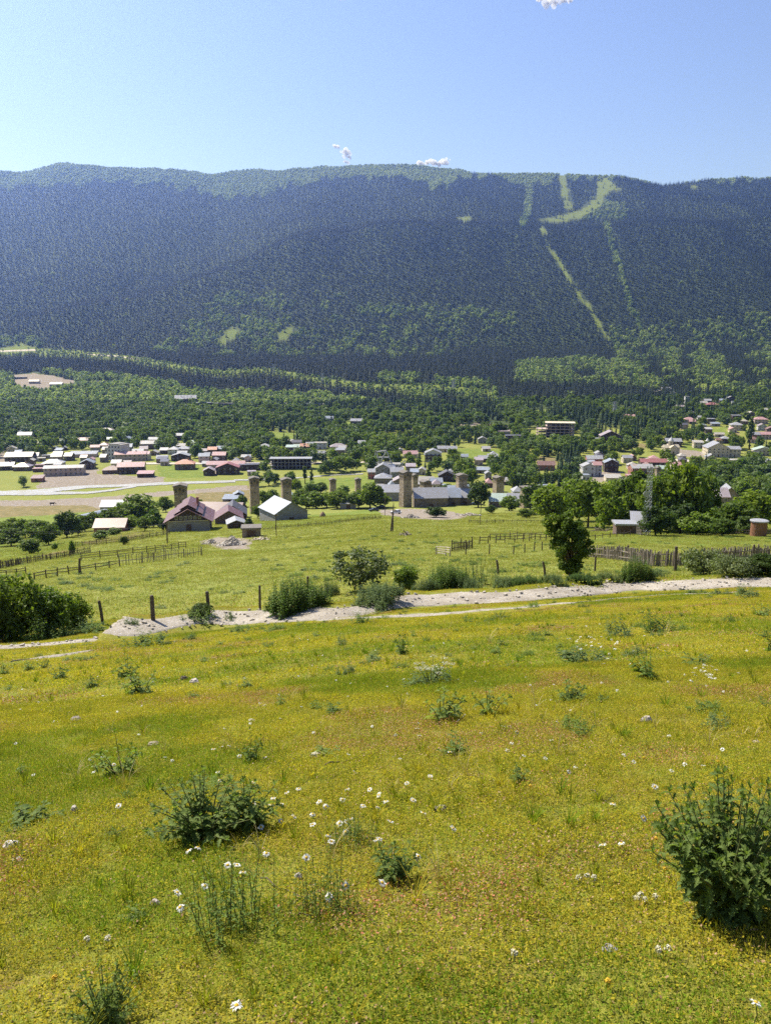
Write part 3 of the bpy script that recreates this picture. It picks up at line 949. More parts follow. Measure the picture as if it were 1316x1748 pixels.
def wall_mesh(rt, w, d, h, rise):
    m = MB()
    x, y, b = w/2, d/2, -2.5
    if rt == 'gx':
        vs = [(-x,-y,b),(x,-y,b),(x,y,b),(-x,y,b),(-x,-y,h),(x,-y,h),(x,y,h),(-x,y,h),(-x,0,h+rise-.01),(x,0,h+rise-.01)]
        fs = [(0,1,5,4),(1,2,6,9,5),(2,3,7,6),(3,0,4,8,7),(0,3,2,1)]
    elif rt == 'gy':
        vs = [(-x,-y,b),(x,-y,b),(x,y,b),(-x,y,b),(-x,-y,h),(x,-y,h),(x,y,h),(-x,y,h),(0,-y,h+rise-.01),(0,y,h+rise-.01)]
        fs = [(0,1,5,8,4),(1,2,6,5),(2,3,7,9,6),(3,0,4,7),(0,3,2,1)]
    elif rt == 'shed':
        vs = [(-x,-y,b),(x,-y,b),(x,y,b),(-x,y,b),(-x,-y,h),(x,-y,h),(x,y,h+rise),(-x,y,h+rise)]
        fs = [(0,1,5,4),(1,2,6,5),(2,3,7,6),(3,0,4,7),(0,3,2,1)]
    else:
        vs = [(-x,-y,b),(x,-y,b),(x,y,b),(-x,y,b),(-x,-y,h),(x,-y,h),(x,y,h),(-x,y,h)]
        fs = [(0,1,5,4),(1,2,6,5),(2,3,7,6),(3,0,4,7),(0,3,2,1),(4,5,6,7)]
    m.add(vs, fs); return m

WIN_CACHE = {}
def window(parent, loc, ww, wh, rz=0.0):
    k = (round(ww,1), round(wh,1))
    if k not in WIN_CACHE:
        f = MB(); f.box(-ww/2-.1, ww/2+.1, -0.04, 0.02, -.1, wh+.1)
        g = MB(); g.box(-ww/2, -0.04, -0.07, -0.042, 0, wh); g.box(0.04, ww/2, -0.07, -0.042, 0, wh)
        WIN_CACHE[k] = (f.mesh('window', M_FRAME), g.mesh('pane', M_GLASS))
    a, b = WIN_CACHE[k]
    o = link('window', a, parent, loc, rz); link('pane', b, o)
    return o

HOUSE_SPOTS = []
def make_house(x, y, z, w, d, h, rt, rc, wc, rise, yaw, name, label, cat, wins=True, group=None, chimney=False, storeys=None, balcony=False, depthside=True):
    root = empty(name, (x, y, z), yaw)
    tag(root, label, cat, group)
    ro = roof_mesh(rt, w, d, h, rise).build('roof', ROOFS[rc][0], root)
    wall_mesh(rt, w, d, h, rise).build('wall', WALLS[wc][0], root)
    if chimney:
        c = MB(); c.box(w*.15, w*.15+.8, -.2, .6, h+rise*.4, h+rise+0.9)
        c.build('chimney', WALLS['redbrick'][0], ro)
    st = storeys or max(1, int(round(h/2.9)))
    if wins:
        nw = max(2, min(9, int(w/3.2)))
        for s in range(st):
            zz = h*(s+0.32)/st
            for i in range(nw):
                xx = -w/2 + (i+0.5)*w/nw
                if s == 0 and i == nw//2:
                    dr = MB(); dr.box(xx-.5, xx+.5, -d/2-.06, -d/2+.02, 0, min(2.1,h*.9)); dr.build('door', M_DOOR, root)
                    continue
                window(root, (xx, -d/2, zz), 1.1, min(1.3, h/st*.45))
            if depthside and d > 5:
                for i in range(max(1, min(4, int(d/4)))):
                    yy = -d/2 + (i+0.5)*d/max(1, min(4, int(d/4)))
                    sx = 1 if x < 0 else -1
                    window(root, (sx*w/2, yy, zz), 1.1, min(1.3, h/st*.45), sx*pi/2)
    else:
        dr = MB(); dr.box(-.9, .9, -d/2-.06, -d/2+.02, 0, min(2.2, h*.85)); dr.build('door', M_DOOR, root)
    if balcony:
        bm_ = MB()
        for s in range(1, st):
            zz = h*s/st
            bm_.box(-w/2, w/2, -d/2-1.3, -d/2-.003, zz-.08, zz+.06)
            bm_.box(-w/2, w/2, -d/2-1.3, -d/2-1.22, zz+.06, zz+.95)
        bm_.build('balcony', WALLS['wood'][0], root)
    HOUSE_SPOTS.append((x, y, max(w, d)*0.5))
    return root

SHAPES = {'gx':'gabled roof seen along its length', 'gy':'gabled roof with its gable to the meadow', 'hip':'hipped roof', 'flat':'flat roof', 'shed':'lean-to roof'}
def house(px, row, wpx, h, rt, rc, wc, d, where, yaw=0.0, name='house', cat='house', rise=None, wins=True, dy=0.0, **kw):
    x, y, z = at(px, row)
    w = meters(wpx, y, z)
    y += d/2 + dy; x *= (y)/(y-d/2-dy)
    z = float(H(x, y))
    if rise is None: rise = {'flat':0, 'shed':1.2}.get(rt, 0.42*min(w if rt == 'gy' else d, 12)*0.5+0.3)
    noun = {'house':'house'}.get(name, name.replace('_', ' '))
    wl = WALLS[wc][1].replace(' plaster', '').replace(' concrete', '')
    rl = ROOFS[rc][1].replace(' metal', '')
    sh = {'gx':'gabled ','gy':'front gabled ','hip':'hipped ','flat':'flat ','shed':'lean-to '}[rt]
    label = "%s %s, %s %sroof, %s" % (wl, noun, rl, sh, where)
    if len(label.split()) > 16: label = "%s %s, %s roof, %s" % (wl, noun, rl, where)
    if len(label.split()) > 16: label = "%s with %s roof, %s" % (noun, rl, where)
    if len(label.split()) > 16: label = label.replace('another ', '').replace('yet ', '').replace('one more ', '')
    if len(label.split()) > 16: label = '%s, %s' % (noun, where)
    if yaw == 0: yaw = 16*(vnoise(np.array(px*.37), np.array(row*.61), 77)-.5) + (x/y)*-20
    return make_house(x, y, z, w, d, h, rt, rc, wc, rise, radians(yaw), name, label, cat, wins=wins, **kw)

# ------------------------------------------------------------------ river, gravel, far roads
def ribbon(name, pts, mat, lift, n=60, nw=6, rows=None, flat=False, wob=0.0):
    """sheet between two photo polylines (upper, lower edge) laid on the land"""
    up, lo = pts
    up = np.array(up, float); lo = np.array(lo, float)
    t = np.linspace(0, 1, n)
    tu = np.linspace(0, 1, len(up)); tl = np.linspace(0, 1, len(lo))
    V = []
    for i, tt in enumerate(t):
        u = (np.interp(tt, tu, up[:,0]), np.interp(tt, tu, up[:,1])); l = (np.interp(tt, tl, lo[:,0]), np.interp(tt, tl, lo[:,1]))
        a = at(*u); b = at(*l)
        a = (a[0], a[1]+wob*(vnoise(np.array(i/2.3), np.array(1.0), 3)-.5)); b = (b[0], b[1]+wob*(vnoise(np.array(i/1.7), np.array(5.0), 4)-.5))
        for j in range(nw):
            f = j/(nw-1); x = a[0]*(1-f)+b[0]*f; y = a[1]*(1-f)+b[1]*f
            V.append((x, y, float(H(x, y))+lift))
    V = np.array(V)
    idx = np.arange(n*nw).reshape(n, nw)
    Q = np.stack([idx[:-1,:-1], idx[:-1,1:], idx[1:,1:], idx[1:,:-1]], -1).reshape(-1,4)
    return tag(link(name, np_mesh(name, V, Q, mat, smooth=True)), kind='structure')
M_RIVER = surf('silty_river_water', (0.44,0.425,0.38), (0.35,0.335,0.295), 0.15, 0.3, 0.05, 0.5)
M_TRACK = surf('pale_gravel', (0.50,0.45,0.37), (0.34,0.30,0.25), 0.7, 0.95, 0.03)
ribbon('river', ([(-80,840),(0,839),(45,837),(90,834)],[(-80,846),(0,845.5),(45,846),(90,845)]), M_RIVER, 0.25, 50, 8, wob=3)
ribbon('river', ([(88,834),(120,831),(150,829),(190,828),(225,826.5),(262,824.5),(300,823),(350,821.5),(402,820)],[(88,840),(120,837),(150,833.5),(190,832),(225,831),(262,829),(300,827),(350,825.5),(402,824)]), M_RIVER, 0.25, 90, 6, wob=2)
ribbon('river', ([(88,840),(120,840),(150,840),(190,836),(232,829)],[(88,845),(120,844),(150,843.5),(190,839),(232,832)]), M_RIVER, 0.27, 60, 4, wob=2)
ribbon('river', ([(400,819),(450,818),(500,816),(560,811),(620,808)],[(400,821),(450,820),(500,817.6),(560,812.6),(620,809.6)]), M_RIVER, 0.25, 50, 4, wob=3)
for a, b in (([(-40,600),(60,596),(62,598)],[(-40,602),(60,599),(62,600)]),
             ([(150,604),(200,607),(240,613)],[(150,606),(200,609),(240,615)]),
             ([(440,700),(480,706),(519,713)],[(440,703),(480,709.5),(519,717)]),
             ([(625,726),(670,729),(712,731)],[(625,728),(670,731),(712,733)]),
             ([(250,790),(420,790),(620,788),(690,796)],[(250,793),(420,793),(620,791),(690,799)]),
             ([(1100,782),(1180,785),(1260,785)],[(1100,786),(1180,789),(1260,788)])):
    ribbon('road', (a, b), M_TRACK, 0.3, 40, 3)

# ------------------------------------------------------------------ village houses
h = house
# --- left bank, front row by the river
h(37,789,44,4.5,'gx','mauve','wood',14,'long barn at the left edge by the straw field', name='barn', cat='barn')
h(61,786,14,3.6,'gx','mauve','grey',9,'annex touching the right end of the mauve roofed barn')
h(14,803,24,3.4,'gx','white','wood',9,'first from the left edge above the river bushes', chimney=True)
h(41,804,27,3.4,'hip','mauve','brick',9,'second from the left edge above the river bushes', chimney=True)
h(93,797,34,3.0,'hip','white','pinkw',10,'wide low one behind the long rusty roofed block')
h(99,786,17,3.2,'gx','white','pinkw',8,'behind the wide hipped white roof left of the trees')
h(101,781,15,2.8,'gx','mauve','grey',7,'topmost of three stacked roofs left of the orchard')
h(81,783,14,2.6,'flat','white','grey',7,'small flat one beside the mauve barn annex', wins=False, name='shed', cat='shed')
h(72,788,12,2.6,'flat','cream','grey',6,'small one just below right of the barn annex', wins=False, name='shed', cat='shed')
h(112,812,64,5.4,'gx','rust','pinkw',11,'long two storey block by the gravel yard', rise=1.4, storeys=2)
h(151,801,23,4.6,'gy','blue','wood',10,'gabled one right of the long rusty roofed block')
h(144,781,44,2.8,'shed','white','pinkw',12,'long low one above the dark orchard', wins=False, name='shed', cat='shed')
h(70,800,14,2.5,'flat','brown','brick',7,'low one left of the long block', wins=False, name='shed', cat='shed')
h(66,806,14,2.4,'flat','pink','brick',6,'tumbledown one in front of the long block corner', wins=False, name='shed', cat='shed')
h(66,823,18,2.6,'shed','brown','redbrick',7,'lowest one on the river bank', wins=False, name='shed', cat='shed')
h(45,752,22,5.6,'gx','white','white',10,'alone among the trees at far left', balcony=True)
h(35,745,14,3.4,'gy','grey','wood',8,'dark wing left of the lone white house in the trees')
h(65,761,12,2.6,'gx','cream','cream',6,'small cream one under the lone white house')
h(143,758,21,3.6,'gx','pink','pinkw',9,'pink roof in the trees above the straw yard')
h(184,740,23,3.4,'hip','mauve','wood',9,'highest roof among trees at left')
h(219,757,13,4.6,'gy','blue','wood',8,'small tall one right of the highest left roof')
h(187,754,12,2.6,'gx','green','wood',6,'small low one under the highest left roof', wins=False, name='shed', cat='shed')
h(108,757,13,2.6,'gx','green','wood',6,'tiny roof in trees left of the pink one', wins=False, name='shed', cat='shed')
h(96,770,8,2.4,'gy','blue','wood',5,'tiny hut in the trees right of the barn', wins=False, name='hut', cat='hut')
h(111,769,8,2.4,'gy','blue','wood',5,'second tiny hut in the trees right of the barn', wins=False, name='hut', cat='hut')
# --- centre of the left bank
def white_block():
    x, y, z = at(197, 786)
    root = empty('apartment_building', (x, y+8, z), radians(-18))
    tag(root, 'stepped white four storey building with dark windows above the long pink roof', 'building')
    w = MB()
    w.box(-8,4,-6,6,-2,9.5); w.box(-4,4.003,-5.9,5.9,9.502,13); w.box(4.003,8,-6.003,5,-2,12.5)
    w.build('wall', WALLS['white'][0], root)
    r = MB(); r.box(-8.3,-3.8,-6.3,6.3,9.6,9.9); r.box(-4.2,4.2,-6.2,6.2,13.0,13.25); r.box(3.9,8.3,-6.3,5.3,12.52,12.8); r.build('roof', WALLS['grey'][0], root)
    for s in range(4):
        for i in range(5):
            zz = 0.9+s*3.0
            if s == 3 and i < 1: continue
            window(root, (-6.8+i*3.1, -6.003 if i > 3 else -6.0, zz), 1.3, 1.5)
    HOUSE_SPOTS.append((x, y+8, 9))
white_block()
h(217,772,20,4.6,'gx','blue','grey',10,'behind the stepped white building')
h(225,787,52,5.4,'gx','pink','pinkw',11,'long two storey one beside the stepped white building', rise=1.8, storeys=2, chimney=True)
h(248,786,18,5.2,'gx','pink','cream',9,'cream right end of the long pink roofed block', rise=1.8)
h(237,776,18,3.0,'gx','white','grey',6,'white roof peeping over the long pink roof')
h(226,809,44,5.2,'gx','pink','wood',11,'dark two storey one under the brightest pink roof', balcony=True, storeys=2)
h(193,809,30,3.0,'hip','brown','brick',10,'brown one left of the dark balconied house')
h(250,815,26,2.6,'shed','pink','wood',7,'lowest pink shed beside the river wall', wins=False, name='shed', cat='shed')
h(213,796,24,2.6,'gx','mauve','wood',6,'thin roof between the two long pink roofs', wins=False, name='shed', cat='shed')
h(255,767,26,5.0,'gx','rust','brick',10,'large rusty white roof left of the tall trees')
h(264,757,17,3.8,'gx','white','brick',8,'bright one tucked behind the large rusty white roof')
h(282,775,13,3.4,'gx','white','wood',7,'narrow white one right of the big tree', chimney=False)
h(298,776,18,4.6,'hip','white','white',9,'white walled one left of its long white neighbour')
h(315,774,22,4.0,'hip','white','brick',9,'long white hipped one right of the white walled house')
h(310,787,30,4.2,'gy','white','wood',10,'wide gabled one behind the pink hipped house', rise=2.0)
h(278,787,18,2.8,'gx','white','grey',6,'roadside one above the orchard field', wins=False, name='shed', cat='shed')
h(317,802,32,4.6,'hip','orange','brick',11,'square one alone on the orchard field', chimney=True)
h(309,752,17,5.0,'gx','white','wood',8,'brightest roof alone on the wooded slope')
h(326,760,17,2.6,'gx','green','wood',7,'low pale roof right below the brightest slope roof')
# --- towards the towers
h(364,778,15,5.2,'gx','orange','brick',8,'orange roof beside its blue roofed twin')
h(379,776,15,5.0,'gx','blue','brick',8,'blue grey twin right of the orange roof')
h(350,790,18,5.2,'gx','blue','pinkw',8,'pale two storey one below the orange roof')
h(376,789,22,5.6,'gx','pink','brick',9,'tall brick one above the pink courtyard roofs')
h(352,775,13,2.8,'gx','mauve','grey',6,'low roof left of the orange roof')
h(387,803,64,4.0,'gx','pink','pinkw',10,'longest pink roof by the bridge road', rise=2.0, dy=3)
h(390,810,38,5.0,'gy','red','wood',10,'broad dark gable under a thin red rim', rise=3.0, storeys=2)
h(358,812,18,3.6,'gy','mauve','wood',9,'small gable at the left foot of the broad dark gable')
h(352,797,10,2.6,'gx','grey','grey',6,'small grey one left of the pink courtyard')
h(427,803,36,4.0,'flat','dark','wood',9,'dark flat block right of the broad dark gable', storeys=1)
h(430,812,14,2.8,'flat','mauve','pinkw',6,'low block on the river bank behind the tower tops')
h(453,768,19,3.2,'hip','white','grey',9,'alone above the dark riverside trees')
h(498,770,18,3.4,'shed','green','wood',8,'pale green lean-to left of the orange roof cluster')
h(510,772,16,4.6,'gx','green','white',8,'pale green one in the cluster above the pavilion')
h(521,773,15,5.6,'gx','orange','wood',8,'orange one in the cluster above the pavilion')
h(530,770,14,5.6,'gx','white','white',8,'white one right of the orange cluster roof')
h(547,767,22,5.6,'flat','cream','white',9,'flat cream block with dark openings', storeys=2)
h(497,760,8,4.0,'gx','cream','wood',5,'tiny one above the pale green lean-to')
h(578,770,28,4.0,'hip','mauve','grey',10,'wide low hipped one half in trees above the bridge')
h(515,795,20,3.0,'flat','dark','wood',6,'small dark one beneath the cluster by the road')
# long pavilion with open galleries
def pavilion():
    x, y, z = at(496, 801); w = meters(70, y, z)
    root = empty('pavilion', (x, y+5, z), radians(2)); tag(root, 'long dark open sided pavilion with white flat roof beside the river road', 'pavilion')
    r = MB(); r.box(-w/2-.6, w/2+.6, -5.5, 5.5, 7.6, 8.0); r.build('roof', ROOFS['white'][0], root)
    f = MB()
    for k in range(3): f.box(-w/2, w/2, -5, 5, k*2.55-.3 if k else -2, k*2.55)
    f.build('floor', WALLS['grey'][0], root)
    f = MB(); f.box(-w/2+.5, w/2-.5, 1, 4.8, 0.002, 7.59); f.build('wall', WALLS['wood'][0], root)
    for i in range(12):
        c = MB(); xx = -w/2+.3 + i*(w-.6)/11; c.box(xx-.2, xx+.2, -4.9, -4.5, 0.003, 7.598); c.build('column', WALLS['grey'][0], root)
    HOUSE_SPOTS.append((x, y+5, 16))
pavilion()
h(408,854,17,3.4,'gy','blue','wood',7,'small one standing right between the first two stone towers', name='hut', cat='hut')
h(395,856,24,1.8,'shed','blue','grey',8,'low bright roof left of the dark hut', wins=False, name='shed', cat='shed')
# --- middle, around the bridge and the police station
h(700,782,24,3.4,'gx','pink','cream',9,'pink one on the slope left of the white chalet')
h(683,774,9,3.0,'gy','white','white',6,'tiny white gable above the pink slope roof')
h(739,789,28,7.2,'gy','grey','white',11,'large white chalet with dark balconies', balcony=True, storeys=3)
h(771,775,16,4.5,'gx','grey','grey',8,'grey one right above the white chalet')
h(755,772,18,3.2,'gx','grey','cream',8,'low one between the chalet and the grey house')
h(823,789,15,3.0,'gx','white','wood',8,'left half of the bright pair on the green terrace')
h(840,787,17,3.4,'gx','white','wood',8,'right half of the bright pair on the green terrace')
h(823,757,15,4.0,'gy','grey','grey',9,'small grey one left of the dark concrete block')
h(858,742,24,3.2,'flat','mauve','grey',8,'low concrete shell above the dark block', wins=False, name='concrete_shell', cat='building')
h(875,756,26,6.5,'flat','dark','wood',12,'big dark cube on the earthworks', storeys=2)
h(931,803,28,4.0,'gx','brown','redbrick',10,'brown roof below the straw field with cattle')
h(562,720,14,4.0,'gx','blue','grey',10,'left of two on the wooded ridge')
h(609,727,20,5.5,'gx','grey','wood',10,'right of two on the wooded ridge')
h(577,723,8,2.8,'gy','white','white',7,'tiny white one between the two ridge houses')
h(481,694,18,4,'gx','cream','wood',9,'on the high clearing, left of a pair')
h(538,694,30,3.4,'gx','cream','wood',9,'on the high clearing, right of a pair')
# --- old quarter
h(654,812,28,5.0,'gy','grey','grey',12,'behind the white steel frame', rise=3.2)
h(654,828,28,4.8,'hip','grey','stone',11,'large roof left of the tallest tower')
h(677,815,22,4.0,'gx','grey','grey',10,'pale roof tucked behind the tallest tower')
h(681,830,22,3.4,'gy','mauve','stone',9,'touching the left side of the tallest tower')
h(634,818,12,5.0,'gx','white','redw',7,'small red walled one beside the green trees')
h(664,856,34,5.5,'gx','grey','grey',12,'barn just left of the tallest tower foot', name='barn', cat='barn', wins=False)
h(708,846,16,2.6,'gx','white','grey',8,'between the tallest tower and its squat neighbour')
h(744,832,20,3.4,'gx','blue','stone',9,'pale roof right of the squat tower')
h(762,822,28,4.0,'gy','dark','wood',10,'dark one left of the fourth tower', rise=3.0)
h(777,846,26,3.2,'gx','blue','stone',10,'at the left foot of the tower with the dark tree')
h(796,842,14,3.6,'gy','blue','stone',8,'at the right foot of the tower with the dark tree')
h(723,826,34,2.4,'gx','cream','grey',8,'long low roof behind the squat tower')
h(769,812,10,3.0,'hip','white','grey',6,'small pale roof above the dark gabled house')
h(733,866,56,5.0,'gx','grey','stone',11,'long barn right of the tallest tower', name='barn', cat='barn', wins=False, rise=3.6)
h(772,863,24,4.6,'gx','blue','stone',10,'bright section joined to the long grey barn', wins=False, rise=3.4)
h(793,862,22,4.2,'gx','grey','stone',10,'last grey section of the barn row', wins=False, rise=3.2)
h(849,866,30,3.4,'gx','green','stone',11,'low one below the right hand lone tower', rise=2.6)
h(879,866,26,3.4,'gx','grey','stone',10,'left of the flat topped tower in the trees', rise=2.6)
h(882,846,16,3.2,'hip','white','white',8,'pale roof behind the flat topped tower')
h(931,845,22,3.6,'gx','blue','grey',10,'blue grey roof peeping over the right tree belt')
h(594,869,26,2.6,'shed','white','grey',6,'low one under the green tree cluster', wins=False, name='shed', cat='shed')
h(820,808,32,2.4,'shed','blue','grey',8,'low silvery roof in the dark trees behind the towers', wins=False, name='shed', cat='shed')
h(497,856,10,3.2,'gy','green','stone',7,'half hidden behind the third stone tower')
# --- right side
h(1040,757,34,7.0,'gy','mauve','wood',14,'big dark chalet at the spruce edge', rise=4.6, balcony=True, storeys=2)
h(1019,757,11,3.0,'gx','white','wood',8,'small white one left of the big dark chalet')
h(1021,780,13,3.0,'gy','white','wood',7,'small dark one under the big chalet')
h(1013,791,26,3.6,'gx','white','redw',9,'white roof with two dormers over a red band')
h(1002,813,22,7.2,'gy','white','white',9,'white stepped one above the tree belt', rise=2.0)
h(1017,812,14,7.8,'gx','pink','white',8,'pink roofed middle of the white stepped group')
h(998,820,12,3.6,'flat','blue','white',6,'small one at the foot of the white stepped group')
h(1041,806,23,7.0,'gy','blue','wood',9,'tall dark one right of the white stepped group', balcony=True)
h(1045,822,26,2.6,'shed','cream','cream',9,'low cream one just over the tree belt', wins=False)
h(1092,815,36,6.8,'gx','rust','redbrick',11,'red walled guesthouse with terraces', balcony=True, rise=2.2)
h(1075,822,14,4.0,'flat','pink','redbrick',8,'red front wing of the guesthouse')
h(1095,824,12,4.0,'flat','pink','redbrick',8,'second red front wing of the guesthouse')
h(1113,796,44,3.2,'gx','red','wood',9,'longest red roof on the right slope')
h(1126,812,16,5.0,'gx','green','cream',8,'pale green one right of the red guesthouse')
h(1147,763,26,5.0,'gx','grey','wood',10,'dark one directly behind the domed church')
h(1190,765,16,5.0,'shed','cream','cream',8,'cream cube between church and museum')
h(1220,780,36,7.5,'gy','grey','cream',16,'museum like hall with the broad grey gable', rise=4.6)
h(1246,780,26,6.5,'gx','grey','cream',12,'cream wing joined to the right of the gabled hall', rise=2.0)
h(1236,757,14,4.6,'hip','white','wood',8,'white pyramid roof above the gabled hall')
h(1225,757,10,3.0,'gx','brown','cream',7,'brown roof touching the white pyramid roof')
h(1300,778,32,4.6,'gy','green','cream',11,'pale green gable at the right edge')
h(1257,791,34,2.2,'flat','cream','stone',10,'broad flat one below the cream wing', wins=False)
h(1189,792,20,3.0,'gy','brown','redbrick',8,'brown gable below the church forecourt')
h(1210,790,15,4.6,'gy','grey','cream',8,'grey gable below the gabled hall')
h(1175,721,18,3.2,'hip','pink','cream',9,'pink hipped one in the trees above the church')
h(1149,712,7,3.4,'gx','white','white',7,'tiny white one left of the pink hipped roof')
h(1193,716,7,2.4,'gx','white','white',6,'tiny white one right of the pink hipped roof')
h(1212,724,12,5.4,'flat','grey','wood',9,'dark tower like one in the upper right trees')
h(1255,719,14,6.0,'flat','grey','wood',9,'dark cube on the bright lawn')
h(1255,735,20,5.6,'hip','white','cream',11,'wide white one below the dark cube')
h(1296,724,22,5.0,'hip','pink','pinkw',10,'pink one near the right edge')
h(1299,735,14,4.6,'gy','mauve','white',8,'grey gable just under the pink roof at right')
h(1306,750,28,4.4,'gx','pink','pinkw',9,'long pink roof cut by the right edge')
h(1287,750,12,4.4,'gx','grey','orange' if False else 'redbrick',8,'grey roof left of the long pink roof')
h(1206,690,12,4.6,'gx','white','wood',9,'white roof just over the red one high on the right')
h(1214,696,20,4.0,'hip','red','wood',10,'red one high on the right slope')
h(1232,689,10,4.2,'gx','blue','wood',8,'blue grey one high on the right slope')
h(1246,686,12,5.0,'gy','grey','wood',9,'dark gable high on the right slope')
h(1251,692,7,3.8,'gx','white','white',6,'tiny white one under the dark high gable')
h(1171,689,7,9.5,'flat','white','white',7,'tall thin white block among spruces', storeys=3)
h(1148,676,8,4,'gx','white','white',7,'tiny white one by the upper parking')
h(1072,716,20,3.4,'gx','pink','cream',9,'pink roof alone in the spruce wood')
h(1058,639,30,4.5,'flat','white','grey',12,'long white lift station in the mountain wood')
h(1135,668,16,4,'gx','grey','cream',10,'at the lift car park')
h(1120,672,12,3,'gx','cream','cream',9,'low one left of the lift car park house')
# --- upper left
h(98,664,20,8,'gx','white','grey',12,'tall one on the red earthworks')
h(60,655,16,4,'gx','cream','pinkw',10,'low one on the red earthworks')
h(34,647,24,3,'flat','blue','wood',9,'long dark one above the red earthworks')
h(180,654,34,3,'flat','cream','grey',8,'long pale one beside the high straw field', wins=False)
h(318,692,36,9,'gx','grey','wood',18,'large dark lodge on the wooded terrace', rise=5, storeys=3)
h(302,688,24,6,'gy','mauve','wood',14,'left wing of the large dark lodge')
h(350,694,34,5,'flat','blue','wood',12,'first of two long terraces right of the lodge')
h(382,695,34,5,'flat','grey','wood',12,'second of two long terraces right of the lodge')
h(408,688,14,5.5,'gy','white','white',10,'white gable at the end of the lodge terraces')
h(430,684,10,4.5,'gy','blue','wood',9,'small gable right of the white gable on the terrace')
h(326,712,14,3,'flat','grey','grey',8,'small flat one in the wood below the lodge')
h(1223,868,26,6,'gx','mauve','stone',12,'mauve roofs glimpsed between the right tree belts', rise=3, storeys=2, dy=0)
h(1240,862,22,6,'gy','grey','stone',12,'grey gable glimpsed behind the yellow green bushes', rise=3)

# the rest of the town: smaller sheds and houses between the ones above
def filler():
    r = np.random.default_rng(44); k = 0; used = {}; out = []
    polys = [([(20,772),(160,778),(160,806),(15,806)],8),([(160,765),(340,765),(345,798),(250,800),(170,802)],13),([(335,775),(440,780),(440,812),(340,806)],5),([(470,762),(620,764),(600,778),(480,780)],5),
             ([(630,800),(700,806),(840,812),(880,846),(640,850)],13),([(995,778),(1160,785),(1150,825),(1000,822)],10),([(1150,690),(1316,695),(1316,760),(1165,750)],15),([(1160,780),(1316,780),(1316,796),(1160,796)],5),([(690,768),(860,760),(850,795),(700,795)],5)]
    for poly, n in polys:
        t = 0; c = 0; xs_ = [p[0] for p in poly]; ys_ = [p[1] for p in poly]
        while c < n and t < 400:
            t += 1; px = r.uniform(min(xs_), max(xs_)); row = r.uniform(min(ys_), max(ys_))
            if not inpoly(np.array([px]), np.array([row]), poly)[0]: continue
            x, y, z = at(px, row)
            if any(math.hypot(x-a, y-b) < q+9 for a, b, q in HOUSE_SPOTS): continue
            rt = ['gx','gy','hip','shed','gx'][int(r.integers(0,5))]; rc = ['grey','mauve','rust','blue','brown','grey','cream','pink','dark'][int(r.integers(0,9))]; wc = ['wood','grey','pinkw','brick','stone','cream'][int(r.integers(0,6))]
            dd = [(math.hypot(px-a, (row-b)*2), a, b, t_) for a, b, t_ in TOWN_REFS]; dmin, a, b, nm = min(dd)
            side = ('left of' if px < a else 'right of') if abs(px-a) > abs(row-b)*1.5 else ('behind' if row < b else 'in front of')
            out.append((px, row, r.uniform(9,17), r.uniform(2.4,4.6), rt, rc, wc, r.uniform(6,9), side+' '+nm)); used[(rc, wc, rt, side+' '+nm)] = used.get((rc, wc, rt, side+' '+nm), 0)+1
            HOUSE_SPOTS.append((x, y, 5)); c += 1
    seen = {}
    for (px, row, w, hh, rt, rc, wc, d, wh) in out:
        key = (rc, wc, rt, wh); seen[key] = seen.get(key, 0)+1
        if seen[key] > 1: wh = ['','','another ','one more ','yet another '][min(seen[key],4)]+wh
        h(px, row, w, hh, rt, rc, wc, d, 'small, '+wh, wins=hh > 2.9, name='house' if hh > 3.1 else 'shed', cat='house' if hh > 3.1 else 'shed')
TOWN_REFS = [(37,789,'the long mauve barn'),(112,812,'the long rusty block'),(197,786,'the stepped white building'),(226,809,'the brightest pink roof'),(255,767,'the rusty white roof'),(317,802,'the orchard house'),
 (376,789,'the tall brick house'),(390,810,'the broad dark gable'),(453,768,'the lone white hipped roof'),(521,773,'the orange roof cluster'),(578,770,'the wide hipped roof'),(654,828,'the large roof left of the tallest tower'),
 (692,866,'the tallest tower'),(762,822,'the dark gabled house'),(788,840,'the fourth tower'),(851,840,'the lone tower'),(739,789,'the white chalet'),(840,787,'the bright terrace pair'),(1041,806,'the tall dark house'),
 (1002,813,'the white stepped house'),(1092,815,'the red guesthouse'),(1113,796,'the longest red roof'),(1146,776,'the domed church'),(1220,780,'the gabled hall'),(1300,778,'the pale green gable'),(1255,735,'the wide white roof'),
 (1296,724,'the pink roof at right'),(1175,721,'the pink hipped roof'),(1214,696,'the high red roof'),(1212,724,'the dark tower like house'),(1257,791,'the broad flat roof')]
filler()

# unfinished concrete hotel
def hotel():
    x, y, z = at(950, 747); w = meters(62, y, z); z -= 1
    root = empty('unfinished_building', (x, y+9, z), radians(-10)); tag(root, 'unfinished five storey concrete frame with open floors and pale flat roof', 'building')
    nf = 5; fh = 3.1
    for k in range(nf):
        f = MB(); x0 = -w/2 if k < nf-1 else -w/2+9
        f.box(x0-.5, w/2+.5, -8.5, 8.5, k*fh-.35, k*fh+.05); f.build('floor', WALLS['pinkw'][0], root)
    r = MB(); r.box(-w/2+8, w/2+1, -9.5, 9.5, nf*fh-.1, nf*fh+.35); r.build('roof', WALLS['cream'][0], root)
    for i in range(9):
        c = MB(); xx = -w/2+.4+i*(w-.8)/8
        for yy in (-8, 0, 8): c.box(xx-.25, xx+.25, yy-.25, yy+.25, 0.06, (nf if i > 2 else nf-1)*fh-.36)
        c.build('column', WALLS['grey'][0], root)
    c = MB(); c.box(-w/2+10, w/2-3, 2, 7, .055, nf*fh-.11); c.build('core_wall', WALLS['grey'][0], root)
    HOUSE_SPOTS.append((x, y+9, 26))
hotel()

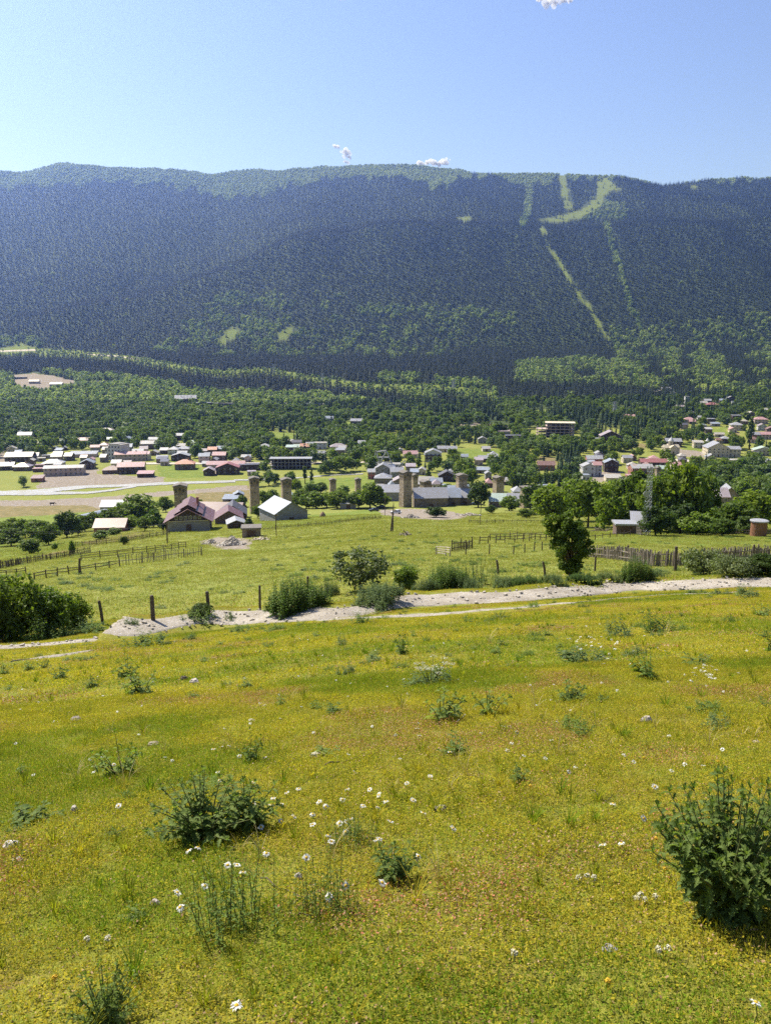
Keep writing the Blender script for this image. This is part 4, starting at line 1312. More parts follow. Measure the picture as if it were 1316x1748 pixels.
# domed church
def church():
    x, y, z = at(1146, 776)
    root = empty('church', (x, y+4, z), radians(12)); tag(root, 'small cream stone church with a round drum and pointed dome', 'church')
    w = MB(); w.box(-7,7,-3,3,-2,6); w.box(-3.2,3.2,-5,-3.003,-2,6); w.box(-3.2,3.2,3.003,5,-2,6); w.build('wall', WALLS['cream'][0], root)
    r = MB()
    for (a, b, c, d, ax) in ((-7.3,7.3,-3.3,3.3,'x'),(-3.5,3.5,-5.3,5.3,'y')):
        if ax == 'x': r.add([(a,c,6.003),(b,c,6.003),(b,d,6.003),(a,d,6.003),(a,0,8.4),(b,0,8.4)], [(0,1,5,4),(2,3,4,5),(1,2,5),(3,0,4)])
        else: r.add([(a,c,6.006),(b,c,6.006),(b,d,6.006),(a,d,6.006),(0,c,8.5),(0,d,8.5)], [(1,2,5,4),(3,0,4,5),(0,1,4),(2,3,5)])
    r.build('roof', WALLS['cream'][0], root)
    t = MB(); t.tube([(0,0,6.5),(0,0,11.5)], 2.2, 14); t.build('drum', WALLS['cream'][0], root)
    t = MB(); t.tube([(0,0,11.5),(0,0,12.6),(0,0,15)], [2.5,1.8,0.08], 14); dm = t.build('dome', WALLS['white'][0], root)
    t = MB(); t.box(-.06,.06,-.06,.06,14.9,16.2); t.box(-.4,.4,-.05,.05,15.5,15.65); t.build('cross', WALLS['white'][0], dm)
    for a in range(6):
        q = MB(); an = a*pi/3; q.obox((2.2*cos(an), 2.2*sin(an), 9.3), .12, .5, 2.4, an); q.build('window', M_GLASS, root)
    dr = MB(); dr.box(-.7,.7,-5.06,-4.99,0,2.6); dr.build('door', M_DOOR, root)
    HOUSE_SPOTS.append((x, y+4, 9))
    x, y, z = at(1206, 764)
    root = empty('chapel_tower', (x, y, z)); tag(root, 'tiny pale bell tower with a pointed cap behind the gabled hall', 'tower')
    t = MB(); t.tube([(0,0,-1),(0,0,6)], 1.5, 10); t.build('wall', WALLS['cream'][0], root)
    t = MB(); t.tube([(0,0,6),(0,0,9)], [1.9,.05], 10); t.build('roof', WALLS['white'][0], root)
church()

# white steel frame sculpture / police station ribs
def frame_hall():
    x, y, z = at(652, 803)
    root = empty('steel_frame', (x, y+6, z)); tag(root, 'tall leaning white steel frame rising above the grey roofs', 'steel frame')
    P = [(-7,0,0),(-3.5,0,14),(2.5,0,14),(8,0,0),(-9,0,6)]
    for yy in (-2, 2):
        m = MB()
        A = lambda a, b: m.bar((a[0],yy,a[2]), (b[0],yy,b[2]), .55)
        A((-8,0,0),(-4.5,0,14)); A((-1,0,2),(-4.5,0,14)); A((3,0,14),(9,0,1)); A((3,0,14),(-1.5,0,4)); A((-4.5,0,13),(3,0,14)); A((-4,0,9),(5,0,9)); A((-6,0,5),(7,0,5))
        m.build('rib', WALLS['white'][0], root)
    m = MB(); m.bar((10,0,0),(17,0,7),.45); m.bar((17,0,7),(18,0,0),.45); m.bar((13,0,0),(17,0,7),.35); m.build('rib', WALLS['white'][0], root)
    m = MB(); m.box(-9,14,3,14,-2,3.2); m.build('wall', WALLS['grey'][0], root)
frame_hall()

# ------------------------------------------------------------------ medieval stone towers
M_TOWER = brickish('tower_stone', (0.44,0.36,0.27), (0.22,0.175,0.13), 1.4, 3.2)
M_TOWER_TOP = brickish('tower_crown_stone', (0.30,0.24,0.18), (0.15,0.12,0.09), 1.4, 3.2)
def tower(px, base_row, top_row, wpx, label, yaw=14.0, dist=None, flat=False):
    if dist is None: x, y, z = at(px, base_row)
    else: x, y, z = at_y(px, dist)
    w = meters(wpx, y, z)
    # height so that the top shows at top_row
    zt = float(row_tan(top_row))*y
    hh = zt - z
    root = empty('stone_tower', (x, y+w/2, z), radians(yaw)); tag(root, label, 'tower', 'medieval stone towers of the old quarter')
    c = w*0.5/1.1/(abs(cos(radians(yaw)))+abs(sin(radians(yaw))))
    def ring(zz, s): return [(-s,-s,zz),(s,-s,zz),(s,s,zz),(-s,s,zz)]
    hc = min(4.2, hh*0.2); hb = hh - 1.3
    m = MB()
    zs = [(-2, c*1.06), (hh*.4, c*1.01), (hb-hc, c*0.97)]
    vs = []
    for zz, s in zs: vs += ring(zz, s)
    fs = []
    for L in range(len(zs)-1):
        for k in range(4): fs.append((L*4+k, L*4+(k+1) % 4, (L+1)*4+(k+1) % 4, (L+1)*4+k))
    m.add(vs, fs); m.build('shaft', M_TOWER, root)
    m = MB(); s0 = c*0.972; s1 = c*1.07
    vs = ring(hb-hc, s0) + ring(hb-hc+1.2, s0+.02) + ring(hb-hc+2.0, s1) + ring(hb, s1)
    fs = [(0,3,2,1)]
    for L in range(3):
        for k in range(4): fs.append((L*4+k, L*4+(k+1) % 4, (L+1)*4+(k+1) % 4, (L+1)*4+k))
    fs.append((12,13,14,15))
    m.add(vs, fs); m.build('crown', M_TOWER_TOP, root)
    m = MB(); s2 = s1+.3
    r_ = 0.15 if flat else 0.75
    m.add([(-s2,-s2,hb+.004),(s2,-s2,hb+.004),(s2,s2,hb+.004),(-s2,s2,hb+.004),(-s2,-s2,hb+.2),(s2,-s2,hb+.2),(s2,s2,hb+.2),(-s2,s2,hb+.2),(0,-s2,hb+.15+r_),(0,s2,hb+.15+r_)],
          [(0,3,2,1),(0,1,5,8,4),(1,2,6,5),(2,3,7,9,6),(3,0,4,7),(4,8,9,7),(8,5,6,9)])
    m.build('roof', ROOFS['slate'][0], root)
    for k, (xx, zz) in enumerate(((0, hb-hc*.42), (0, hh*.55), (0, hh*.3))):
        q = MB(); sz = .75 if k == 0 else .45
        yy = -(s1+.02) if k == 0 else -(c*1.0+.03)
        q.box(xx-sz/2, xx+sz/2, yy-.03, yy+.25, zz, zz+sz*1.2); q.build('window', M_GLASS, root)
    for xx in (-1, 1):
        q = MB(); q.box(xx*s1*.55-.2, xx*s1*.55+.2, -s1-.05, -s1+.2, hb-hc*.62, hb-hc*.3); q.build('opening', M_GLASS, root)
    HOUSE_SPOTS.append((x, y+w/2, w*.6))
    return root
tower(308.5, 876, 825, 25, 'dark crowned stone tower rising behind the big maroon roofed farmhouse', 8, dist=262)
tower(434, 862, 813, 21, 'stone tower with pale slab cap, second from the left', 16, dist=330)
tower(488.5, 864, 815, 21.5, 'warm brown stone tower directly behind the grey stone barn', 18, dist=315)
tower(568, 850, 816, 13.5, 'slim grey tower with pale cap above the green trees', 14, dist=420)
tower(611, 848, 815, 12, 'small dark capped tower just right of the slim grey tower', 14, dist=425)
tower(692, 866.5, 803, 23, 'tallest nearest stone tower with sunlit left face by the dirt lot', 28)
tower(708, 850, 808, 12.5, 'narrow tower directly behind the right edge of the tallest tower', 18, dist=425)
tower(726, 852, 819, 21, 'squat broad stone tower right of the tallest tower', 28, dist=375)
tower(788, 852, 808, 20.5, 'stone tower left of the dark round tree', 14, dist=365)
tower(851, 856, 812, 20.5, 'lone stone tower with brown cap right of the dark round tree', 20, dist=370)
tower(899, 866, 828, 22, 'flat topped tower with bright left edge half hidden by a dark tree', 18, dist=330, flat=True)
tower(1122, 812, 796, 0.1 and 9, 'small distant pale tower behind the lattice mast', 10, dist=520)
# ------------------------------------------------------------------ farm buildings above the meadow
def farmhouse():
    x, y, z = at(315, 907); w = meters(70, y, z); d = 15
    root = empty('farmhouse', (x, y+d/2, z), radians(10))
    tag(root, 'large farmhouse with stepped maroon roof, timber gable and pale green ground floor', 'farmhouse')
    hh = 3.3; rise = 3.3
    wall_mesh('gy', w, d, hh, rise).build('gable_wall', WALLS['wood'][0], root)
    g = MB(); g.box(-w/2-.03, w/2+.03, -d/2-.05, -d/2+.5, -2.5, hh-.25); g.build('ground_floor_wall', WALLS['grey'][0], root)
    roof_mesh('gy', w, d, hh, rise, 1.1).build('roof', ROOFS['maroon'][0], root)
    for k, (f, up) in enumerate(((.66, .55), (.36, 1.1))):
        t = roof_mesh('gy', w*f, d*.94, hh+rise*(1-f)+up, rise*f, .25, .16); t.build('roof_tier', ROOFS['maroon'][0], root)
        q = MB(); q.box(-w*f/2+.2, w*f/2-.2, -d*.45, d*.45, hh+rise*(1-f)-.35, hh+rise*(1-f)+up+.1); q.build('louver_band', WALLS['wood'][0], root)
    t = MB(); t.box(-w/2+.3, w/2-.3, -d/2-.35, -d/2-.06, hh-.24, hh-.05); t.build('beam', WALLS['cream'][0], root)
    for i in range(6): window(root, (-w*.28+i*w*.11, -d/2-.01, hh+.35), .7, .8)
    dr = MB(); dr.box(-.6, .8, -d/2-.12, -d/2-.051, 0, 2.1); dr.build('door', M_DOOR, root)
    c = MB(); c.box(2, 2.7, 1, 1.7, hh+1, hh+rise+1.9); c.build('chimney', WALLS['redbrick'][0], root)
    HOUSE_SPOTS.append((x, y+d/2, 9))
farmhouse()
h(377,886,80,3.2,'gx','maroon','wood',12,'long one right behind the farmhouse with the stepped roof', rise=3.2, yaw=-6, name='barn', cat='barn', wins=False)
h(399,889,44,3.4,'gy','dark','wood',12,'dark gable rising over the maroon farm gable', rise=3.3, yaw=10, name='barn', cat='barn', wins=False)
h(391,894,46,2.7,'gy','maroon','brick',11,'low gable right of the farmhouse with the stepped roof', rise=2.7, yaw=12, name='barn', cat='barn', wins=False)
h(403,902,28,1.9,'gy','white','wood',6,'in the grass before the maroon farm gables', rise=1.0, yaw=14, name='shed', cat='shed', wins=False)
h(484,888,60,4.0,'gy','blue','grey',15,'big plank one beneath the brown tower', rise=3.6, yaw=30, name='barn', cat='barn', wins=False)
h(430,917,31,2.1,'flat','slate','stone',3.6,'rough low one beside the rubble heap', yaw=8, name='stone_hut', cat='hut', wins=False)
h(193,909,50,2.4,'gx','brown','redbrick',8,'long reddish one between the trees left of the farmhouse', yaw=4, name='shed', cat='shed', wins=False)
h(195,872,36,2.6,'gx','blue','grey',10,'pale low one behind the big round bright tree', name='shed', cat='shed', wins=False)
h(1065,912,34,1.9,'flat','white','brick',3.2,'beside the lattice mast', yaw=-5, name='shed', cat='shed', wins=False)
h(1092,909,28,2.3,'shed','grey','white',3.6,'right of the white roofed one under the mast', yaw=-14, name='shed', cat='shed', wins=False)
def arch_hall():
    x, y, z = at(152, 892); w = meters(40, y, z)
    root = empty('polytunnel', (x, y+6, z), radians(-25)); tag(root, 'pale grey arched polytunnel hidden among trees at left', 'polytunnel')
    m = MB(); n = 12; vs = []
    for yy in (-7, 7):
        for k in range(n+1): a = pi*k/n; vs.append((cos(a)*w*.36, yy, sin(a)*w*.34))
    fs = [(k, k+1, n+2+k, n+1+k) for k in range(n)]
    m.add(vs, fs); m.add([vs[k] for k in range(n+1)], [tuple(range(n+1))]); m.add([vs[n+1+k] for k in range(n+1)], [tuple(range(n+1))])
    m.build('cover', ROOFS['blue'][0], root, smooth=False)
    for yy in (-7.06, 0, 7.06):
        q = MB(); q.tube([(cos(pi*k/n)*w*.365, yy, sin(pi*k/n)*w*.345) for k in range(n+1)], .07, 5); q.build('hoop', WALLS['grey'][0], root)
arch_hall()
def round_hut():
    x, y, z = at(1300, 916); w = meters(29, y, z)
    root = empty('round_hut', (x, y+w/2, z)); tag(root, 'round hut of reddish upright planks with flat white disc roof', 'hut')
    m = MB(); r = w*.44
    for k in range(30):
        a = 2*pi*k/30; m.obox((r*cos(a), r*sin(a), 1.0+.05*sin(k*3)), .05, 2*pi*r/30*.9, 2.4, a)
    m.build('plank_wall', surf('reddish_planks', (0.30,0.15,0.08), (0.17,0.08,0.05), 3, .9), root)
    m = MB(); m.tube([(0,0,2.25),(0,0,2.42),(0,0,2.5)], [w*.52,w*.52,w*.45], 28); m.build('roof', ROOFS['white'][0], root)
    m = MB(); m.tube([(0,0,0),(0,0,2.2)], r*.9, 16); m.build('inner_wall', WALLS['wood'][0], root)
round_hut()

# ------------------------------------------------------------------ mast, pylons, poles
M_STEEL = metal('galvanised_steel', (0.36,0.38,0.40), rough=.5)
M_POLE = surf('weathered_pole_wood', (0.13,0.095,0.07), (0.06,0.045,0.035), 8, .9, .01)
def lattice(name, px, base, top, w0, w1, label, cat, dist=None, th=.07, bays=14, dish=True, arms=False, group=None):
    x, y, z = at(px, base) if dist is None else at_y(px, dist)
    hh = float(row_tan(top))*y - z
    root = empty(name, (x, y, z), .3); tag(root, label, cat, group)
    m = MB(); cor = [(-1,-1),(1,-1),(1,1),(-1,1)]
    P = lambda c, t: (c[0]*(w0*(1-t)+w1*t)/2, c[1]*(w0*(1-t)+w1*t)/2, hh*t)
    for c in cor: m.bar(P(c,0), P(c,1), th)
    m.build('leg_frame', M_STEEL, root)
    m = MB()
    for b in range(bays):
        t0, t1 = b/bays, (b+1)/bays
        for k in range(4):
            c0, c1 = cor[k], cor[(k+1) % 4]
            m.bar(P(c0,t0), P(c1,t1), th*.6); m.bar(P(c0,t1), P(c1,t1), th*.6)
            if not dish: m.bar(P(c1,t0), P(c0,t1), th*.6)
    m.build('bracing', M_STEEL, root)
    if dish:
        m = MB(); m.tube([(-w0*.5-.25,-.35,hh*.62),(-w0*.5-.25,-.1,hh*.62)], [.5,.38], 16); m.build('dish', ROOFS['white'][0], root)
        m = MB()
        for k in range(3): m.obox((w1*.5*cos(k*2.1)+.1*cos(k*2.1), .6*sin(k*2.1), hh*.96), .1, .22, 1.0, k*2.1)
        m.build('antenna', ROOFS['white'][0], root)
        m = MB(); m.tube([(0,0,hh*.98),(0,0,hh*1.07)], .03, 5); m.build('rod', M_STEEL, root)
    if arms:
        for f in (.72, .86, .97):
            m = MB(); m.bar((-w0*.9,0,hh*f), (w0*.9,0,hh*f), th*1.5); m.bar((-w0*.9,0,hh*f),(0,0,hh*(f+.04)), th); m.bar((w0*.9,0,hh*f),(0,0,hh*(f+.04)), th); m.build('cross_arm', M_STEEL, root)
    return root
lattice('lattice_mast', 1102, 914, 797, 1.0, .55, 'slender steel lattice mast with white dish standing in front of the big trees', 'mast', th=.05)
for px, base, top, lab in ((176,612,596,'far left pylon beside the mountain road'),(468,640,622,'pylon on the light strip left of centre'),
                           (551,655,637,'pylon on the light strip at centre'),(774,665,648,'pylon on the light strip right of centre'),
                           (1048,712,686,'nearest pylon standing among dark spruces at right')):
    lattice('pylon', px, base, top, 5, 1.6, 'steel lattice '+lab, 'pylon', th=.35, bays=7, dish=False, arms=True, group='high voltage pylons')
for px, lab in ((109,'left hand summit antenna mast'),(122,'right hand summit antenna mast')):
    x, y, z = at_y(px, 4290); hh = 22
    root = empty('antenna_mast', (x, y, z)); tag(root, 'thin '+lab+' on the highest left hill', 'mast', 'summit antenna masts')
    m = MB(); m.tube([(0,0,0),(0,0,hh*.6),(0,0,hh)], [1.1,.8,.3], 6); m.build('pole', M_STEEL, root)
    m = MB(); m.box(-1.6,1.6,-1,1,hh*.5,hh*.62); m.build('antenna', M_STEEL, root)

def pole(px, base, top, label, lean=0.0, th=.11, arm=True, cat='pole', group='utility poles along the meadow', name='utility_pole'):
    x, y, z = at(px, base); hh = float(row_tan(top))*y - z
    root = empty(name, (x, y, z)); tag(root, label, cat, group)
    m = MB(); m.tube([(0,0,-.3),(lean*hh*.5,0,hh*.5),(lean*hh,0,hh)], [th, th*.9, th*.75], 8); m.build('shaft', M_POLE, root)
    if arm:
        m = MB(); m.bar((lean*hh-.5,0,hh*.94), (lean*hh+.5,0,hh*.94), .07); m.build('crossarm', M_POLE, root)
        for s in (-.4, 0, .4):
            m = MB(); m.tube([(lean*hh+s,0,hh*.94+.035),(lean*hh+s,0,hh*.94+.16)], [.03,.045], 6); m.build('insulator', ROOFS['white'][0], root)
    return (x+lean*hh, y, z+hh*.94)
pa = pole(286, 928, 893, 'dark leaning utility pole before the stepped roof farmhouse', .04, .16)
pb = pole(472, 915, 878, 'thin utility pole right of the rough stone hut', 0, .10)
pc = pole(819, 896, 858, 'thin utility pole right of the dirt lot', .03, .09)
pd = pole(657, 880, 850, 'thin utility pole left of the leaning dead trunks', 0, .10)
def cable(a, b, label, sag=.9):
    m = MB(); pts = []
    for k in range(21):
        t = k/20; pts.append((a[0]+(b[0]-a[0])*t, a[1]+(b[1]-a[1])*t, a[2]+(b[2]-a[2])*t - sag*4*t*(1-t)))
    m.tube(pts, .018, 4); o = m.build('power_cable', surf('black_cable_'+label.split()[0], (0.02,0.02,0.02), None, 3, .6, 0)); tag(o, label, 'cable')
for k, lab in ((-.4,'upper'),(.4,'lower')):
    le = at(-60, 935)
    cable((pa[0]+k, pa[1], pa[2]+.15), (le[0]+k, le[1], le[2]+5.5+k), lab+' power cable sagging left from the dark leaning pole', 1.6)
cable((pa[0], pa[1], pa[2]+.15), (pb[0], pb[1], pb[2]+.15), 'long power cable between dark leaning pole and the pole by the hut', 1.2)
# the two dead leaning trunks
def dead_trunk(px, base, top, lean, label):
    x, y, z = at(px, base); hh = float(row_tan(top))*y - z
    root = empty('dead_tree', (x, y, z)); tag(root, label, 'dead tree')
    m = MB(); m.tube([(0,0,-.2),(lean*hh*.4,0,hh*.4),(lean*hh*1.1,0.1,hh)], [.16,.12,.05], 7); m.build('trunk', M_BARK, root)
    m = MB()
    for k in range(9):
        t = .35+.07*k; a = k*2.4; p = Vector((lean*hh*t, 0, hh*t)); L = .9*(1.1-t)
        m.tube([p, p+Vector((cos(a)*L*.6, sin(a)*L*.6, .2)), p+Vector((cos(a)*L, sin(a)*L, .1+.4*(k % 2)))], [.04,.03,.01], 4)
    m.build('branch', M_BARK, root)
dead_trunk(667, 907, 862, .10, 'bare leaning trunk, left of a crossed pair in the meadow')
dead_trunk(670, 908, 858, .03, 'bare upright trunk, right of a crossed pair in the meadow')

# ------------------------------------------------------------------ fences
M_FENCE = surf('grey_fence_wood', (0.27,0.23,0.19), (0.14,0.115,0.09), 6, .95, .005)
M_FENCED = surf('dark_fence_wood', (0.13,0.10,0.075), (0.06,0.048,0.038), 6, .95, .005)
M_PALE = surf('pale_fence_wood', (0.50,0.43,0.34), (0.36,0.30,0.23), 6, .9, .005)
fr = np.random.default_rng(33)
def fence(px_pts, label, hpost=1.2, step=2.4, rails=(.45,.95), picket=0.0, ph=1.2, mat=None, pmat=None, th=.07, cat='fence', name='fence'):
    mat = mat or M_FENCED
    W = [at(*p) for p in px_pts]
    seg = [math.hypot(W[i+1][0]-W[i][0], W[i+1][1]-W[i][1]) for i in range(len(W)-1)]; L = sum(seg)
    def pt(s):
        for i, l in enumerate(seg):
            if s <= l or i == len(seg)-1:
                t = s/l; x = W[i][0]+(W[i+1][0]-W[i][0])*t; y = W[i][1]+(W[i+1][1]-W[i][1])*t
                return x, y, float(H(x, y))
            s -= l
    o0 = W[0]
    root = empty(name, o0); tag(root, label, cat)
    rel = lambda p, dz=0: (p[0]-o0[0], p[1]-o0[1], p[2]-o0[2]+dz)
    n = max(2, min(60, int(L/step)+1)); ps = [pt(L*i/(n-1)) for i in range(n)]
    tops = []
    for p in ps:
        hh = hpost*(.85+.3*fr.random()); lx, ly = fr.normal(size=2)*.05
        m = MB(); a = rel(p); m.tube([(a[0],a[1],a[2]-.2),(a[0]+lx,a[1]+ly,a[2]+hh)], [th, th*.85], 6); m.build('post', mat, root)
    if rails:
        for r in rails:
            m = MB()
            for i in range(n-1):
                if fr.random() < .07: continue
                m.bar(rel(ps[i], r+fr.normal()*.05), rel(ps[i+1], r+fr.normal()*.05), .05, .08)
            m.build('rail', mat, root)
    if picket:
        m = MB(); s = 0
        while s < L:
            p = rel(pt(s)); hh = ph*(.75+.4*fr.random()); lx, ly = fr.normal(size=2)*.05; wd = .045+.05*fr.random()
            m.bar((p[0],p[1],p[2]-.05), (p[0]+lx,p[1]+ly,p[2]+hh), wd, .03)
            s += picket*(.7+.6*fr.random())
        m.build('pickets', pmat or mat, root)
fence([(990,950),(1030,953),(1063,957),(1088,962),(1115,967),(1164,965),(1220,961),(1270,957),(1330,952)], 'long uneven grey palisade of upright sticks below the rough field', 1.2, 4.5, (.35,.8), .085, 1.08, M_FENCE)
fence([(818,929),(850,927),(890,925),(940,922)], 'lower two rail fence left of the lone leaning tree', 1.1, 2.2, (.5,.9))
fence([(836,923),(870,921),(905,920),(932,919)], 'upper rail fence behind the lower two rail fence', 1.0, 2.5, (.9,))
fence([(768,948),(795,947),(845,946),(877,946),(906,942),(938,938)], 'row of short leaning posts with wire right of the pale gate', 1.0, 2.6, ())
fence([(771,941),(785,939),(806,936)], 'short dark picket stretch behind the pale gate', 1.3, 2.0, (.4,.9), .25, 1.0)
fence([(745,947),(757,948),(768,950)], 'pale hurdle gate of crossing bars left of the short posts', 1.0, 1.8, (.2,.45,.7,.9), 0, 1, M_PALE, name='hurdle_gate', cat='gate')
fence([(1003,922),(1040,918),(1075,914)], 'low rail fence between lone leaning tree and white shed', .9, 2.6, (.6,))
fence([(1230,914),(1260,912),(1290,914),(1330,912)], 'short dark palisade around the round plank hut', 1.2, 3, (.4,.8), .3, 1.1)
fence([(1085,912),(1094,914),(1106,914)], 'broken plank pen in front of the lattice mast', 1.6, 1.2, (.3,.8,1.3), .3, 1.5, M_FENCE)
fence([(-40,976),(40,963),(100,953),(155,943)], 'dark close fence below the bright green plot at left', 1.2, 3, (.4,.9), .3, 1.1)
fence([(140,957),(190,952),(250,945),(318,936)], 'upper dark rail fence of the long weedy strip', 1.2, 2.6, (.4,.8,1.1))
fence([(205,966),(240,962),(280,956),(345,948)], 'lower picket fence of the long weedy strip', 1.3, 3, (.6,), .4, 1.3, M_FENCE)
fence([(60,990),(95,984),(135,978),(180,971),(205,967)], 'sagging rail fence running left from the thick gate post', .9, 2.4, (.4,.75))
fence([(-40,990),(0,984),(45,978)], 'short rail fence at the left edge of the meadow', .8, 2.4, (.4,.7))
fence([(130,933),(175,930),(215,925),(262,917),(290,912)], 'brown picket fence along the ploughed strip', 1.3, 3, (.4,.9), .35, 1.2)
fence([(450,907),(520,899),(580,893),(650,886)], 'weedy picket fence climbing behind the meadow centre', 1.2, 4, (.6,), .45, 1.1)
fence([(800,893),(860,892),(930,892)], 'low weedy fence at the meadow top under the bright trees', 1.0, 4, (.6,), .6, .9)

def fpost(px, base, top, label, lean=0.0, th=.085, grp='fence posts along the dirt road'):
    x, y, z = at(px, base); hh = (base-top)/F*(y*cos(PITCH)-z*sin(PITCH))/cos(PITCH+.2)
    th *= .8; m = MB(); m.tube([(0,0,-.3),(lean*hh*.5,0,hh*.55),(lean*hh,0,hh-.03),(lean*hh,0,hh)], [th,th*.95,th*.9,th*.6], 9)
    o = m.build('fence_post', M_FENCED, None, loc=(x, y, z)); tag(o, label, 'post', grp)
    return x + lean*hh, y, z+hh
fps = [fpost(177,1066,1027,'weathered post leaning left, beside the left hazel bush',-.10,.09),
 fpost(262,1060,1018,'tall upright dark post alone between two low weeds',0,.10),
 fpost(357,1048,1011,'post standing in the dark weed clump by the road',-.04,.09),
 fpost(444,1042,1001,'thin post left of the tall nettle clump',.02,.06),
 fpost(526,1008,985,'post top showing behind the tall nettle clump',0,.09),
 fpost(851,981,957,'leaning post left of the row of tall seed stalks',-.15,.09),
 fpost(931,984,960,'leaning post just left of the lone leaning tree',-.2,.09),
 fpost(1015,975,950,'slim post right of the lone leaning tree',0,.08),
 fpost(1152,975,935,'thickest tall dark post in front of the palisade',-.03,.13),
 fpost(1070,958,932,'dark post rising behind the palisade left part',0,.11),
 fpost(1284,958,931,'dark post in the palisade near the right edge',0,.10),
 fpost(136,980,954,'thick crooked gate post where the left rail fences meet',.1,.16,None)]

# ------------------------------------------------------------------ the dirt road
def dirt_road():
    n, nw = 700, 16
    xs = np.linspace(-42, 42, n)
    ry = np.interp(xs, RX, RY)
    V = np.zeros((n, nw, 3))
    wv = 1.0 + .4*fbm(xs*.35, xs*0, 3, 5) + .5*np.clip((-6-xs)/6, 0, 1) 
    wv2 = .95 + .5*fbm(xs*.6, xs*0+3, 4, 8)
    for j in range(nw):
        f = j/(nw-1)*2-1
        off = np.where(f < 0, f*wv2, f*wv)
        V[:,j,0] = xs; V[:,j,1] = ry+off
    V[...,2] = H(V[...,0], V[...,1]) + .03 + .035*fbm(V[...,0]*2.2, V[...,1]*2.2, 4, 31)
    V[:,0,2] -= .06; V[:,-1,2] -= .06
    idx = np.arange(n*nw).reshape(n, nw)
    Q = np.stack([idx[:-1,:-1], idx[1:,:-1], idx[1:,1:], idx[:-1,1:]], -1).reshape(-1,4)
    m, nt, out = nmat('dusty_road')
    p = nt.nodes.new('ShaderNodeBsdfPrincipled'); p.inputs['Roughness'].default_value = .95; p.inputs['Specular IOR Level'].default_value = .1
    n1 = noise(nt, 9, 8, .8); n2 = noise(nt, .8, 4, .6)
    c = ramp(nt, n1.outputs['Fac'], [(.3,(.20,.175,.145)),(.5,(.34,.31,.265)),(.72,(.46,.425,.37))])
    c2 = ramp(nt, n2.outputs['Fac'], [(.35,(.75,.72,.68)),(.65,(1.1,1.08,1.05))])
    nt.links.new(mix(nt,1.0,c.outputs[0],c2.outputs[0],'MULTIPLY'), p.inputs['Base Color'])
    nt.links.new(bump(nt, n1.outputs['Fac'], .05), p.inputs['Normal']); nt.links.new(p.outputs[0], out.inputs[0])
    tag(link('dirt_road', np_mesh('dirt_road', V.reshape(-1,3), Q, m, smooth=True)), kind='structure')
    # second wheel track on the near side, right of centre
    def track(name, ctr, w, n=260):
        C_ = np.array([at(*c) for c in ctr]); t = np.linspace(0,1,n); tt = np.linspace(0,1,len(C_))
        x = np.interp(t,tt,C_[:,0]); y = np.interp(t,tt,C_[:,1])
        ww = w*(np.sin(pi*t)**.35)*(1+1.1*fbm(t*40, t*0, 4, 6))
        V = np.zeros((n,7,3))
        for j in range(7):
            f = j/3-1; V[:,j,0] = x; V[:,j,1] = y+f*ww
        V[...,2] = H(V[...,0],V[...,1])+.025+.03*fbm(V[...,0]*2, V[...,1]*2, 3, 3); V[:,0,2] -= .05; V[:,-1,2] -= .05
        idx = np.arange(n*7).reshape(n,7)
        Q = np.stack([idx[:-1,:-1], idx[1:,:-1], idx[1:,1:], idx[:-1,1:]], -1).reshape(-1,4)
        tag(link(name, np_mesh(name, V.reshape(-1,3), Q, m, smooth=True)), kind='structure')
    track('wheel_track', [(540,1060),(620,1055),(700,1051),(780,1046),(860,1040),(920,1034),(985,1029)], .62)
    track('wheel_track', [(985,1029),(1050,1022),(1130,1016),(1200,1014),(1260,1011)], .22)
    track('wheel_track', [(20,1130),(60,1124),(110,1118),(160,1111)], .35)
dirt_road()

# ------------------------------------------------------------------ cars, cows, heaps
def car(px, row, col, label, yaw=0.0, dist=None):
    x, y, z = at(px, row)
    root = empty('parked_car', (x, y, z+.05), radians(yaw)); tag(root, label, 'car')
    paint = surf('car_paint_'+label.split()[0], col, None, 3, .3, 0, .6)
    m = MB()
    def prof(pts, y0, y1):
        n = len(pts); vs = [(a, y0, b) for a, b in pts]+[(a, y1, b) for a, b in pts]
        m.add(vs, [tuple(range(n)), tuple(range(2*n-1, n-1, -1))]+[(i, i+n, (i+1) % n+n, (i+1) % n) for i in range(n)])
    prof([(-2.1,.3),(-2.15,.75),(-1.3,.92),(-.75,1.0),(1.5,.98),(2.05,.9),(2.1,.3)], -.85, .85); m.build('body', paint, root)
    m = MB(); n_ = [(-.8,1.0),(-.2,1.45),(1.1,1.47),(1.75,1.0)]
    vs = [(a, s*(.8 if b < 1.2 else .66), b) for s in (-1,1) for a, b in n_]
    m.add(vs, [(0,1,2,3),(7,6,5,4),(0,4,5,1),(2,6,7,3)]); m.add([vs[1],vs[5],vs[6],vs[2]], [(0,1,2,3)]); m.build('cabin_glass', M_GLASS, root)
    m = MB(); m.box(-.25,1.12,-.62,.62,1.475,1.51); m.build('roof', paint, root)
    for sx in (-1.3, 1.35):
        for sy in (-.86, .86):
            m = MB(); m.tube([(sx, sy-.1, .32),(sx, sy+.1, .32)], .32, 12); m.build('wheel', WALLS['wood'][0], root)
car(638, 873, (0.03,0.035,0.04), 'dark car parked under the green trees left of the dirt lot', 15)
car(650, 868, (0.04,0.05,0.07), 'second dark car, partly behind the first one', 10)
car(676, 877, (0.7,0.7,0.7), 'white car on the pale dirt lot', -10)
car(812, 861, (0.55,0.57,0.6), 'silver car beside the dark round tree', 5)
